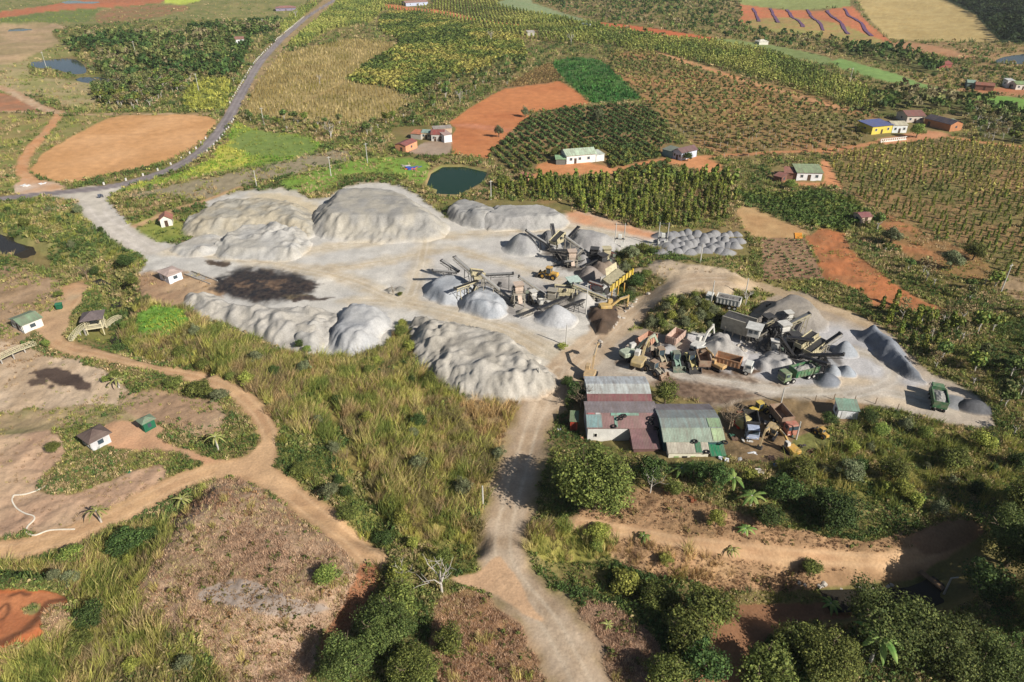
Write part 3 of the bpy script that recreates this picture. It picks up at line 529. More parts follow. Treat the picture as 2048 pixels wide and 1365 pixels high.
for i, rng in ((0, (0, 30)), (2, (13, 21))):
    W, dep, hw = GULLYW[i]; W = W[rng[0]:rng[1]]
    T = np.gradient(W, axis=0); T /= np.linalg.norm(T, axis=1)[:, None] + 1e-9; Nn = np.stack([-T[:, 1], T[:, 0]], 1)
    wl = np.where(np.arange(len(W)) < 9, 6.5, 1.2)[:, None] if i == 0 else 2.0; A1, B1 = W + Nn * wl, W - Nn * wl; n_ = len(W)
    Vw = np.zeros((2 * n_, 3)); Vw[:n_, :2] = A1; Vw[n_:, :2] = B1; Vw[:, 2] = -dep + .35
    if i == 0: Vw[:9, 2] += .9; Vw[n_:n_ + 9, 2] += .9
    if i == 2: Vw[:, 2] += (hbase(W[:, 0], W[:, 1]).mean() + dep) * .8
    Fw = np.array([[j, j + 1, n_ + j + 1, n_ + j] for j in range(n_ - 1) if i == 2 or j < 9 or 15 <= j < 20 or 24 <= j < 30])
    o = link('creek', mesh_np('creek', Vw, Fw, water_mat('creek_water', (52, 48, 40)))); o['kind'] = 'structure'
# ------------------------------------------------------------------ plants: templates
def qleaf(n, pts, nrm, size, rs, aspect=1.4):
    """n quads at pts facing nrm (with jitter)"""
    nv = nrm + rs.normal(0, .55, (n, 3)); nv /= np.linalg.norm(nv, axis=1)[:, None]
    a = np.cross(nv, rs.normal(0, 1, (n, 3))); a /= np.linalg.norm(a, axis=1)[:, None]; b = np.cross(nv, a)
    s = (size * rs.uniform(.6, 1.4, n))[:, None]
    V = np.stack([pts - a * s * aspect * .5, pts + b * s * .5, pts + a * s * aspect * .5, pts - b * s * .5], 1).reshape(-1, 3)
    return V, np.arange(4 * n).reshape(n, 4), np.repeat(rs.uniform(.62, 1.38, n), 4)
def blobs(n, seed, nb, R, rz, z0, br, size, hollow=.5, flat_=1.0):
    """leaf cloud made of nb blobs spread over an ellipsoid (R, rz) centred at height z0"""
    rs = np.random.default_rng(seed); cs = []
    for i in range(nb):
        d = rs.normal(0, 1, 3); d /= np.linalg.norm(d); r = rs.uniform(hollow, 1.0) ** .7 * (.8 + .35 * sin(3 * math.atan2(d[1], d[0]) + seed) * rs.random())
        if d[2] < -.55: d[2] = -.3
        cs.append([d[0] * r * R, d[1] * r * R, z0 + d[2] * r * rz])
    cs = np.array(cs); k = rs.integers(0, nb, n); d = rs.normal(0, 1, (n, 3)); d /= np.linalg.norm(d, axis=1)[:, None]
    rr = rs.uniform(.55, 1.05, n)[:, None]; bs = (br * (.45 + 1.1 * rs.random(nb)))[k][:, None]
    p = cs[k] + d * rr * bs * np.array([1, 1, .8 * flat_])
    V, F, t = qleaf(n, p, d + np.array([0, 0, .25]), size, rs)
    tone = (.66 + .68 * rs.random(nb))[k]; return V, F, t * np.repeat(tone, 4)
def blades(n, seed, R, h, w, lean=(.25, .15), spread=.5, seg=2):
    rs = np.random.default_rng(seed); a = rs.uniform(0, 2 * pi, n); r = R * np.sqrt(rs.random(n))
    bx, by = r * np.cos(a), r * np.sin(a); hh = h * rs.uniform(.55, 1.1, n); an = a + rs.normal(0, .7, n)
    dx = (np.cos(an) * spread * rs.random(n) + lean[0]) * hh * .6; dy = (np.sin(an) * spread * rs.random(n) + lean[1]) * hh * .6
    q = rs.uniform(0, 2 * pi, n); wx, wy = np.cos(q) * w * .5, np.sin(q) * w * .5
    lv = []
    for k in range(seg + 1):
        t = k / seg; ww = (1 - t * .75) if k < seg else .18
        px, py, pz = bx + dx * t * t, by + dy * t * t, hh * (t - .12 * t * t)
        lv.append(np.stack([px - wx * ww, py - wy * ww, pz], 1)); lv.append(np.stack([px + wx * ww, py + wy * ww, pz], 1))
    V = np.stack(lv, 1).reshape(-1, 3); m = 2 * (seg + 1); F = []
    for k in range(seg): F.append(np.arange(n)[:, None] * m + np.array([2 * k, 2 * k + 1, 2 * k + 3, 2 * k + 2]))
    return V, np.vstack(F), np.repeat(rs.uniform(.65, 1.35, n), m)
def merge(parts):
    V, F, T, o = [], [], [], 0
    for v, f, t in parts: V.append(v); F.append(f + o); T.append(t); o += len(v)
    return np.vstack(V), np.vstack(F), np.concatenate(T)
def column(n, seed, R, h, size):
    rs = np.random.default_rng(seed); a = rs.uniform(0, 2 * pi, n); z = rs.random(n) ** .9; r = R * (1 - .45 * z) * rs.uniform(.6, 1.1, n) * (1 + .25 * np.sin(z * 17 + seed))
    d = np.stack([np.cos(a), np.sin(a), np.full(n, .3)], 1); p = np.stack([np.cos(a) * r, np.sin(a) * r, z * h + .15], 1)
    return qleaf(n, p, d, size, rs)
class Scatter:
    def __init__(s): s.V = []; s.F = []; s.C = []; s.o = 0
    def add(s, T, x, y, z, sx, sz, rot, col):
        """merge template T at every point"""
        v, f, t = T; n = len(x)
        if n == 0: return
        c, si = np.cos(rot)[:, None], np.sin(rot)[:, None]; sx = np.broadcast_to(sx, (n,)); sz = np.broadcast_to(sz, (n,))
        X = (v[None, :, 0] * c - v[None, :, 1] * si) * sx[:, None] + x[:, None]
        Y = (v[None, :, 0] * si + v[None, :, 1] * c) * sx[:, None] + y[:, None]
        Z = v[None, :, 2] * sz[:, None] + z[:, None]
        s.V.append(np.stack([X, Y, Z], -1).reshape(-1, 3).astype(np.float32)); s.F.append((f[None] + (np.arange(n) * len(v))[:, None, None] + s.o).reshape(-1, 4))
        s.C.append((col[:, None, :] * t[None, :, None]).reshape(-1, 3).astype(np.float32)); s.o += n * len(v)
    def build(s, name, label, cat, mat=None):
        if not s.V: return
        me = mesh_np(name, np.vstack(s.V), np.vstack(s.F), mat or LM, np.vstack(s.C)); o = link(name, me)
        tag(o, label, cat, None, 'stuff'); print('STUFF', name, len(me.polygons)); return o
def pal(cols, n, rs, x=None, y=None, ns=12, k=1.0):
    """colour per plant from a palette, drifting over the ground"""
    P = np.array([lin(c) for c in cols]) * k; m = len(P)
    t = rs.random(n) if x is None else np.clip(fbm(x / ns, y / ns, 77, 3) * 1.9 - .45 + rs.normal(0, .16, n), 0, .999)
    i = (t * m).astype(int); return P[np.clip(i, 0, m - 1)] * rs.uniform(.75, 1.25, n)[:, None]
NOVEG = [[(1135, 840), (1170, 750), (1310, 752), (1330, 800), (1445, 808), (1458, 910), (1440, 925), (1340, 925), (1260, 905), (1180, 885)], [(895, 400), (1140, 405), (1150, 460), (960, 465), (900, 440)],
         [(1300, 458), (1490, 458), (1500, 512), (1390, 520), (1305, 495)], [(1100, 300), (1215, 300), (1215, 335), (1100, 335)], [(1320, 290), (1392, 290), (1392, 322), (1320, 322)], [(1540, 338), (1655, 335), (1655, 368), (1540, 368)],
         [(1735, 240), (1830, 235), (1925, 230), (1925, 270), (1830, 285), (1740, 280)], [(785, 255), (915, 250), (910, 300), (840, 312), (788, 304)], [(20, 630), (85, 630), (85, 668), (25, 668)], [(160, 860), (220, 860), (220, 905), (165, 905)],
         [(275, 838), (315, 838), (315, 868), (280, 868)], [(312, 425), (350, 425), (350, 458), (315, 458)], [(315, 530), (372, 530), (372, 570), (318, 570)], [(465, 70), (495, 70), (495, 92), (465, 92)], [(545, 5), (595, 5), (595, 25), (545, 25)],
         [(1670, 808), (1722, 808), (1722, 850), (1670, 850)], [(1455, 800), (1660, 790), (1660, 900), (1560, 925), (1470, 890)], [(165, 640), (220, 640), (225, 680), (165, 680)], [(810, 0), (865, 0), (865, 16), (810, 16)], [(1048, 60), (1078, 60), (1078, 76), (1048, 76)]]
def codes_at(x, y):
    z = hbase(x, y); _, vg, _ = paint(x, y, z); u, v = project(x, y, z)
    for p in NOVEG:
        q = np.array(p); m = (u > q[:, 0].min()) & (u < q[:, 0].max()) & (v > q[:, 1].min()) & (v < q[:, 1].max())
        if m.any():
            i = np.where(m)[0]; vg[i[polysd(u[i], v[i], q) > 0]] = VC['-']
    for W, lv in PONDW.values():
        m = (x > W[:, 0].min() - 2) & (x < W[:, 0].max() + 2) & (y > W[:, 1].min() - 2) & (y < W[:, 1].max() + 2)
        if m.any():
            i = np.where(m)[0]; vg[i[polysd(x[i], y[i], W) > -1.5]] = VC['-']
    for i in (0, 2):
        W, dep, hw = GULLYW[i]; uq = project(x, y, z)[0]; vg[(linesd(x, y, W) < np.where((uq < 100) if i == 0 else (uq > 1640), hw * 1.0, .0))] = VC['-']
    return z, vg, u, v
def grid(code, sp, jit, rs, rows=None):
    """points sp metres apart inside every area with this code"""
    if not isinstance(sp, tuple): sp = (sp, sp)
    X, Y = [], []
    for L in LAY:
        if L['kind'] != 'poly' or L['veg'] != code: continue
        p = L['pts']; x0, y0 = unproj(np.clip(p[:, 0], -260, 2300), np.clip(p[:, 1], -35, 1600)); R = L.get('rows') or rows; s1, s2 = sp; an = .2
        if R:
            (a, b, s1, s2) = R; q = unproj(np.array([a[0], b[0]]), np.array([a[1], b[1]])); an = math.atan2(q[1][1] - q[1][0], q[0][1] - q[0][0])
        ca, sa = cos(an), sin(an); A_ = x0 * ca + y0 * sa; B_ = -x0 * sa + y0 * ca
        ga, gb = np.meshgrid(np.arange(A_.min(), A_.max(), s2), np.arange(B_.min(), B_.max(), s1)); ga = ga.ravel() + rs.normal(0, jit * s2, ga.size); gb = gb.ravel() + rs.normal(0, jit * s1 * (.4 if R else 1), gb.size)
        X.append(ga * ca - gb * sa); Y.append(ga * sa + gb * ca)
    if not X: return (np.zeros(0),) * 3
    x, y = np.concatenate(X), np.concatenate(Y); m = (y > 40)
    x, y = x[m], y[m]
    z, vg, u, v = codes_at(x, y); m = (vg == VC[code]) & (u > -200) & (u < 2250) & (v > -40) & (v < 1520)
    return x[m], y[m], z[m]
rs = np.random.default_rng(11)
rr = lambda n: rs.uniform(0, 2 * pi, n)

# ------------------------------------------------------------------ ground cover everywhere it grows
SPX = 4.8
uu_, vv_ = np.meshgrid(np.arange(-320, 2370, SPX), np.arange(-20, 1440, SPX * .8)); uu_ = uu_.ravel() + rs.uniform(-SPX, SPX, uu_.size) * .6; vv_ = vv_.ravel() + rs.uniform(-SPX, SPX, vv_.size) * .5
zz_ = np.zeros(uu_.shape)
for _ in range(3): xg, yg = unproj(uu_, vv_, zz_); zz_ = hbase(xg, yg)
zg, vg, ug, vg_ = codes_at(xg, yg); pm = scale_at(yg, zg)      # px per metre
patch = fbm(xg / 7, yg / 7, 101, 4)
T_TUFT = [blades(9, 1, .45, 1.0, .16, spread=.9, seg=1), blades(11, 2, .5, .8, .15, spread=1.2, seg=1), blobs(12, 3, 3, .35, .25, .3, .25, .26)]
T_BUSH = [blobs(20, 4, 4, .42, .3, .42, .3, .23), blobs(24, 5, 5, .5, .35, .45, .3, .2), blades(16, 6, .5, .9, .14, spread=1.0, seg=1)]
low = Scatter(); dry = Scatter(); shr = Scatter(); lush = Scatter()
GREENS = [(74, 88, 42), (96, 108, 52), (120, 128, 60), (146, 146, 74), (170, 156, 96)]
DRYS = [(134, 108, 80), (150, 124, 92), (168, 142, 108), (184, 160, 122), (146, 116, 86)]
MIXS = [(74, 92, 48), (92, 106, 54), (116, 122, 64), (140, 132, 84), (154, 136, 98), (104, 112, 58), (84, 102, 54)]
def put(SCT, T, m, hpx, hmin, hmax, cols, ns=12, k=1.0, wide=1.0):
    i = np.where(m)[0]
    if not len(i): return
    s = np.clip(hpx / pm[i], hmin, hmax) * rs.uniform(.6, 1.5, len(i)); c = pal(cols, len(i), rs, xg[i], yg[i], ns, k); w = rs.integers(0, len(T), len(i))
    for q in range(len(T)):
        j = w == q; SCT.add(T[q], xg[i][j], yg[i][j], zg[i][j] - .05, s[j] * wide, s[j], rr(j.sum()), c[j])
def code(*c):
    m = np.zeros(len(xg), bool)
    for k in c: m |= vg == VC[k]
    return m
rnd = rs.random(len(xg))
dfl = (vg == 0) | code('scrub', 'wood', 'wood2', 'wood4', 'pepper3', 'pepper', 'scrubtall')
put(shr, T_BUSH, dfl & (rnd < .62 * smooth((patch - .25) * 4)), 8, .7, 3.0, MIXS)
put(shr, T_BUSH, code('tall') & (rnd < .55 * smooth((patch - .56) * 8)), 9, .9, 2.2, MIXS)
put(low, T_TUFT, dfl & (rnd > .45), 6.5, .45, 1.5, GREENS + DRYS[2:4])
put(low, T_TUFT[:2], code('low') & (rnd < .75 * smooth((patch - .3) * 3)), 5, .3, 1.2, GREENS[1:] + DRYS[1:4])
put(low, T_BUSH, code('low') & (rnd > .9) & (patch > .5), 8, .6, 2, MIXS)
put(dry, T_TUFT[:2], code('dry') & (rnd < .9), 6.5, .45, 1.1, [(196, 166, 134), (176, 146, 116), (210, 182, 146), (190, 176, 124), (176, 142, 110)])
put(dry, T_TUFT, code('drylow', 'tallbrown') & (rnd < .6), 5, .35, 1.0, DRYS)
put(dry, T_BUSH, code('dry', 'drylow') & (rnd > .965), 9, .8, 1.6, [(96, 104, 54), (120, 112, 62), (150, 120, 82)])
put(low, T_TUFT[:2], code('bare') & (rnd < .06 + .5 * smooth((patch - .6) * 6)), 4.5, .3, .9, GREENS[2:] + DRYS[1:])
put(lush, T_TUFT, code('lush') & (rnd < .8), 6, .5, 1.4, [(96, 132, 46), (124, 150, 56), (150, 160, 66), (176, 172, 82)])
put(lush, T_BUSH, code('lush2') & (rnd < .8), 8, 1.0, 3.0, [(130, 134, 60), (150, 150, 66), (170, 166, 80), (104, 112, 54)])
put(lush, T_TUFT, code('crop2') & (rnd < .95), 7, .8, 2.0, [(46, 92, 38), (58, 104, 44), (76, 116, 52)], wide=1.3)
put(lush, T_TUFT[:2], code('crop') & (rnd < .4), 4, .4, 1.5, [(112, 126, 60), (130, 140, 66), (150, 150, 74)])
put(low, T_TUFT, code('pepper2') & (rnd < .55), 5, .4, 1.3, MIXS)
put(low, T_TUFT, code('young', 'coffee', 'rowlow', 'rowgreen', 'seedling', 'coffeeloose') & (rnd < .3), 4.5, .3, 1.2, MIXS)
low.build('undergrowth', 'low grass and weeds covering the open ground between the plots', 'undergrowth')
dry.build('dry_scrub', 'dry brown grass and brushwood on the mounds beside the dirt road', 'dry grass', DRYM)
shr.build('scrub', 'tangled green and olive scrub filling the ground between trees', 'scrub')
lush.build('green_crop', 'bright green weeds and crops on the damp plots', 'crop plants')
# tall grass
T_TALL = [blades(44, 20 + i, .9, 2.0, .085, lean=(.4, .25), spread=1.0, seg=2) for i in range(3)]
tall = Scatter()
for cd, sp, h, cols in (('tall', 1.05, 1.0, [(110, 120, 58), (138, 142, 70), (164, 160, 84), (188, 172, 110), (180, 152, 108), (146, 126, 94), (150, 148, 78), (166, 160, 82), (130, 118, 78)]), ('tallbrown', 1.2, .8, [(150, 124, 80), (176, 146, 98), (196, 164, 116), (156, 144, 80)]), ('scrubtall', 1.9, .95, [(110, 116, 54), (136, 136, 62), (164, 150, 84)]), ('scrub', 3.2, .8, [(110, 116, 54), (150, 146, 70), (170, 150, 90)])):
    x, y, z = grid(cd, sp, .35, rs); m = (y < 330); x, y, z = x[m], y[m], z[m]
    p = fbm(x / 8, y / 8, 103, 3); m = rs.random(len(x)) < (1.0 if cd != 'tallbrown' else .8); m &= p > (.2 if cd == 'tall' else .25); 
    gap = linesd(x, y, GULLYW[3][0]) < 1.1; m &= ~gap; x, y, z = x[m], y[m], z[m]
    c = pal(cols, len(x), rs, x, y, 5, 1.0); w = rs.integers(0, 3, len(x)); s = rs.uniform(.6, 1.25, len(x)) * h * (.45 + 1.0 * fbm(x / 5, y / 5, 105, 3))
    for q in range(3): j = w == q; tall.add(T_TALL[q], x[j], y[j], z[j], s[j], s[j], rs.normal(0, .9, j.sum()), c[j])
x, y, z = grid('dry', 2.6, .4, rs); m = rs.random(len(x)) < .5 * smooth((fbm(x / 9, y / 9, 107, 3) - .35) * 5); x, y, z = x[m], y[m], z[m]; s = rs.uniform(.45, 1.0, len(x)); tall.add(T_TALL[0], x, y, z, s * .8, s, rr(len(x)), pal([(176, 160, 96), (190, 172, 112), (150, 150, 76)], len(x), rs, x, y, 5, 1.0))
tall.build('tall_grass', 'yellow green elephant grass taller than a person beside the dirt roads', 'tall grass', DRYM)
stub = Scatter(); x, y, z = grid('stubble', (3.4, 1.9), .18, rs, None); s = rs.uniform(.7, 1.2, len(x))
stub.add(blades(5, 50, .3, 2.4, .3, lean=(0, 0), spread=.25, seg=1), x, y, z, s, s, rr(len(x)), pal([(150, 130, 78), (176, 156, 100), (196, 176, 124), (140, 128, 66)], len(x), rs, x, y, 20))
stub.build('maize_stubble', 'dry standing maize stalks in the tan field right of the asphalt road', 'maize stalks', DRYM)

# ------------------------------------------------------------------ countable plants: the nearest are things, the rest one mass each
def tube(path, rad, sides=5):
    path = np.asarray(path, float); n = len(path); V = []
    for i in range(n):
        d = path[min(i + 1, n - 1)] - path[max(i - 1, 0)]; d /= np.linalg.norm(d) + 1e-9
        a = np.cross(d, [0.31, .95, .1]); a /= np.linalg.norm(a) + 1e-9; b = np.cross(d, a)
        for k in range(sides):
            t = 2 * pi * k / sides; V.append(path[i] + (a * cos(t) + b * sin(t)) * rad[i])
    F = [[i * sides + k, i * sides + (k + 1) % sides, (i + 1) * sides + (k + 1) % sides, (i + 1) * sides + k] for i in range(n - 1) for k in range(sides)]
    return np.array(V), np.array(F), np.ones(len(V))
def limbs(seed, h, spread, nl, r0, depth=1, zf=.45, sides=5):
    rs_ = np.random.default_rng(seed); P = [tube([[0, 0, -.2], [.03 * h, 0, h * .35], [0, .02 * h, h * .62]], [r0, r0 * .75, r0 * .45], 7)]
    def br(p, d, L, r, k):
        e = p + d * L; m = (p + e) / 2 + rs_.normal(0, L * .07, 3); P.append(tube([p, m, e], [r, r * .7, r * .35], sides if k == depth else 3))
        if k > 0:
            for _ in range(4):
                t = rs_.uniform(.35, 1); q = p + (e - p) * t; d2 = d + rs_.normal(0, .55, 3); d2[2] = abs(d2[2]) * .8 + .15; d2 /= np.linalg.norm(d2); br(q, d2, L * rs_.uniform(.4, .65), r * .5, k - 1)
    for i in range(nl):
        a = 2 * pi * i / nl + rs_.uniform(-.4, .4); z = h * rs_.uniform(zf * .6, zf * 1.3); d = np.array([cos(a) * spread, sin(a) * spread, rs_.uniform(.5, 1.0)]); d /= np.linalg.norm(d)
        br(np.array([0, 0, z]), d, h * rs_.uniform(.35, .55), r0 * .45, depth)
    return merge(P)
BARK = M('bark', (112, 96, 78), .9, var=.3, scale=3); PALE = M('pale_bark', (196, 188, 176), .85, var=.2, scale=3); GREYB = M('grey_twigs', (140, 122, 100), .9, var=.2, scale=3)
def cmesh(name, T, rgb=None, mat=None, cols=None, k=1.0, seed=0):
    v, f, t = T
    if cols:
        rs_ = np.random.default_rng(seed); P = np.array([lin(c) for c in cols]) * k; c = P[np.repeat(rs_.integers(0, len(P), len(v) // 4 + 1), 4)[:len(v)]] * t[:, None]
        return mesh_np(name, v, f, mat or LM, c)
    return mesh_np(name, v, f, mat or BARK, None, True)
def plant_thing(name, crown, trunk, loc, s, rz, label, cat, group=None, partname='crown', tn='trunk', proto={}):
    key = (crown.name, trunk.name if trunk else '')
    if key not in proto:
        r = empty(name, loc, rz); link(partname, crown, r)
        if trunk: link(tn, trunk, r)
        proto[key] = r
    else:
        r = copy_tree(proto[key]); r.location = loc; r.rotation_euler = (0, 0, rz)
        for k in ('label', 'category', 'group'):
            if k in r: del r[k]
        r.name = name
    r.scale = s if isinstance(s, tuple) else (s, s, s); tag(r, label, cat, group); return r
# crowns (unit: about 1 m radius templates scaled to size, or real sizes for near ones)
CW = {}
def crown(name, T, cols, seed=0, k=1.0): CW[name] = cmesh(name, T, cols=cols, seed=seed, k=k); return CW[name]
crown('c_mid_a', blobs(420, 201, 12, 1.7, 1.7, 3.3, .95, .42), [(70, 94, 48), (88, 108, 54), (108, 122, 64)])
crown('c_mid_b', blobs(340, 202, 9, 1.4, 2.2, 3.8, .8, .4), [(86, 102, 58), (106, 116, 68), (132, 132, 84)])
crown('c_mid_c', blobs(380, 203, 10, 1.8, 1.3, 2.9, .9, .42), [(92, 112, 50), (116, 128, 56), (130, 132, 62)])
crown('c_dry', blobs(190, 204, 9, 1.7, 1.6, 3.6, .9, .3), [(140, 122, 86), (150, 134, 94), (126, 118, 78)])
TR_MID = cmesh('t_mid', limbs(301, 3.4, .7, 4, .16, 0), mat=PALE)
crown('c_pep_a', column(170, 210, .62, 3.6, .42), [(92, 108, 44), (116, 126, 54), (140, 142, 62)])
crown('c_pep_b', column(150, 211, .55, 3.2, .42), [(104, 114, 50), (130, 132, 60), (86, 100, 44)])
TR_POST = cmesh('t_post', tube([[0, 0, -.2], [0, 0, 3.9]], [.09, .07], 5), mat=GREYB)
crown('c_cof', blobs(120, 212, 6, .75, .55, .8, .5, .36), [(72, 92, 50), (88, 106, 56), (104, 118, 64)])
crown('c_cof2', blobs(120, 213, 6, .8, .5, .75, .5, .36), [(70, 84, 40), (96, 108, 50), (120, 120, 58)])
crown('c_young', blobs(130, 214, 6, 1.2, .9, 2.2, .7, .42), [(92, 96, 52), (112, 110, 60), (126, 116, 68)])
TR_Y = cmesh('t_young', tube([[0, 0, -.2], [.05, 0, 2.2]], [.09, .05], 5), mat=PALE)
def split(pts, nmax):
    x, y, z = pts[0], pts[1], pts[2]; u, v = project(x, y, z); inn = (u > 5) & (u < 2043) & (v > 12) & (v < 1350)
    o = np.argsort(np.where(inn, y, 1e9)); k = min(nmax, inn.sum()); return o[:k], o[k:]
def colony(pts, kinds, nmax, name, label, cat, group, smin, smax, partname, tn, mass, far):
    near, rest = split(pts, nmax); x, y, z = pts
    for i in near:
        cr, tr = kinds[rs.integers(len(kinds))]; s = rs.uniform(smin, smax)
        plant_thing(name, CW[cr], tr, (x[i], y[i], z[i] - .08), (s, s, s * rs.uniform(.85, 1.15)), rs.uniform(0, 6.28), label, cat, group, partname, tn)
    T, cols = far; s = rs.uniform(smin, smax, len(rest)); w = rs.integers(0, len(T), len(rest)); c = pal(cols, len(rest), rs, x[rest], y[rest], 25)
    for q in range(len(T)): j = w == q; mass.add(T[q], x[rest][j], y[rest][j], z[rest][j], s[j], s[j], rr(j.sum()), c[j])
def cat3(*a): return tuple(np.concatenate([q[i] for q in a]) for i in range(3))
def thin(p, k): m = rs.random(len(p[0])) < k; return p[0][m], p[1][m], p[2][m]
T_COLF = [column(26, 220, .66, 3.5, .95), column(22, 221, .6, 3.2, .9)]
T_BUSHF = [blobs(18, 222, 5, .75, .5, .75, .5, .75), blobs(16, 223, 4, .75, .5, .7, .5, .75)]
T_TREEF = [blobs(46, 224, 9, 1.6, 1.6, 3.2, .9, 1.1), blobs(40, 225, 8, 1.3, 2.1, 3.6, .8, 1.0), blobs(40, 226, 8, 1.8, 1.2, 2.8, .9, 1.1)]
T_SMALLF = [blobs(24, 227, 5, 1.1, .9, 2.0, .7, .8)]
pep = Scatter()
p3 = thin(grid('pepper3', 3.0, .2, rs), .85); p2 = thin(grid('pepper2', 4, .16, rs), .9); p1 = grid('pepper', 3, .12, rs)
wall = at(np.array([1775, 1790, 1800, 1812, 1830, 1850, 1866, 1884, 1900, 1762, 1822, 1846, 1872]), np.array([648, 612, 668, 640, 655, 668, 650, 672, 655, 620, 690, 700, 690]))
colony(cat3(wall, p3), [('c_pep_a', TR_POST), ('c_pep_b', TR_POST)], 170, 'pepper_vine', 'tall leafy vine column on a post in the close plantings by the quarry', 'pepper vine', 'pepper vines beside the quarry', .95, 1.35, 'foliage', 'post', pep, (T_COLF, [(74, 88, 38), (96, 108, 46), (120, 124, 54)]))
colony(p2, [('c_pep_a', TR_POST), ('c_pep_b', TR_POST)], 125, 'pepper_vine', 'vine column on a post in the wide brown plantation at the right edge', 'pepper vine', 'pepper vines in the right hand plantation', .5, .85, 'foliage', 'post', pep, (T_COLF, [(104, 108, 54), (124, 120, 60), (146, 136, 74)]))
colony(p1, [('c_pep_a', TR_POST)], 0, 'pepper_vine', '', '', '', .7, 1.2, 'foliage', 'post', pep, (T_COLF, [(100, 110, 54), (124, 128, 62), (140, 138, 74)]))
pep.build('distant_pepper_vines', 'rows of distant vine columns on the far plantations', 'pepper vines')
cof = Scatter(); k1 = grid('coffee', 3, .08, rs); k2 = thin(grid('coffeeloose', 2.7, .2, rs), .9)
colony(thin(k1, .9), [('c_cof', None), ('c_cof2', None)], 290, 'coffee_bush', 'round dark green coffee bush in the rows above the white farmhouse', 'coffee bush', 'coffee bushes in rows', .8, 1.2, 'foliage', '', cof, (T_BUSHF, [(72, 90, 48), (86, 102, 54), (108, 114, 62)]))
colony(k2, [('c_cof', None)], 0, '', '', '', '', 1.2, 1.9, '', '', cof, (T_BUSHF, [(80, 94, 44), (104, 114, 52), (124, 126, 60), (150, 140, 74)]))
x, y, z = grid('rowgreen', (2.6, 1.4), .1, rs); s = rs.uniform(.6, 1.0, len(x)); cof.add(T_BUSHF[0], x, y, z, s, s, rr(len(x)), pal([(84, 100, 48), (110, 116, 56)], len(x), rs, x, y))
x, y, z = grid('rowlow', (2.4, 1.5), .1, rs); s = rs.uniform(.4, .8, len(x)); cof.add(T_BUSHF[0], x, y, z, s, s, rr(len(x)), pal([(120, 100, 64), (140, 116, 76)], len(x), rs, x, y))
x, y, z = grid('seedling', (2.0, 1.3), .12, rs); s = rs.uniform(.15, .55, len(x)) * (rs.random(len(x)) < .6); cof.add(T_BUSHF[0], x, y, z, s, s, rr(len(x)), pal([(110, 120, 76), (140, 136, 96)], len(x), rs, x, y))
cof.build('distant_coffee_bushes', 'rows of distant low bushes on the far slopes', 'coffee bushes')
far = Scatter()
w1 = thin(grid('wood', 5.2, .3, rs), .8); w2 = thin(grid('wood2', 6.5, .35, rs), .5); w4 = thin(grid('wood4', 5.5, .35, rs), .6); w3 = grid('wood3', 5, .3, rs); w5 = thin(grid('wood5', 5.5, .35, rs), .9)
TREEK = [('c_mid_a', TR_MID), ('c_mid_b', TR_MID), ('c_mid_c', TR_MID), ('c_dry', TR_MID)]
TFC = [(62, 88, 44), (78, 102, 50), (98, 116, 58), (122, 126, 74), (146, 136, 98)]
colony(w4, TREEK, 110, 'tree', 'bushy tree in the overgrown belt right of the quarry', 'tree', 'trees right of the quarry', .6, 1.25, 'crown', 'trunk', far, (T_TREEF, TFC))
colony(w1, TREEK, 110, 'tree', 'bushy tree in the wood left of the asphalt road', 'tree', 'trees left of the asphalt road', .8, 1.45, 'crown', 'trunk', far, (T_TREEF, TFC))
colony(w2, TREEK, 70, 'tree', 'scattered tree between the stubble field and the orange field', 'tree', 'trees behind the orange field', .6, 1.2, 'crown', 'trunk', far, (T_TREEF, TFC))
colony(w5, TREEK, 40, 'tree', 'bushy tree in the hedge beyond the yellow house', 'tree', 'trees beyond the yellow house', .8, 1.5, 'crown', 'trunk', far, (T_TREEF, TFC))
colony(w3, TREEK, 0, '', '', '', '', .8, 1.5, 'crown', 'trunk', far, (T_TREEF, [(40, 56, 34), (52, 68, 38), (66, 80, 44)]))
far.build('distant_trees', 'far trees scattered between the fields and in the dark wood', 'trees')
yg2 = Scatter(); colony(thin(grid('young', 4.6, .16, rs), .92), [('c_young', TR_Y)], 150, 'young_tree', 'young round fruit tree in rows on bare orange soil', 'young tree', 'young trees in rows on orange soil', .7, 1.2, 'crown', 'trunk', yg2, (T_SMALLF, [(84, 92, 48), (104, 104, 56), (120, 112, 64)]))
yg2.build('distant_young_trees', 'further rows of young trees on the orange slope', 'young trees')
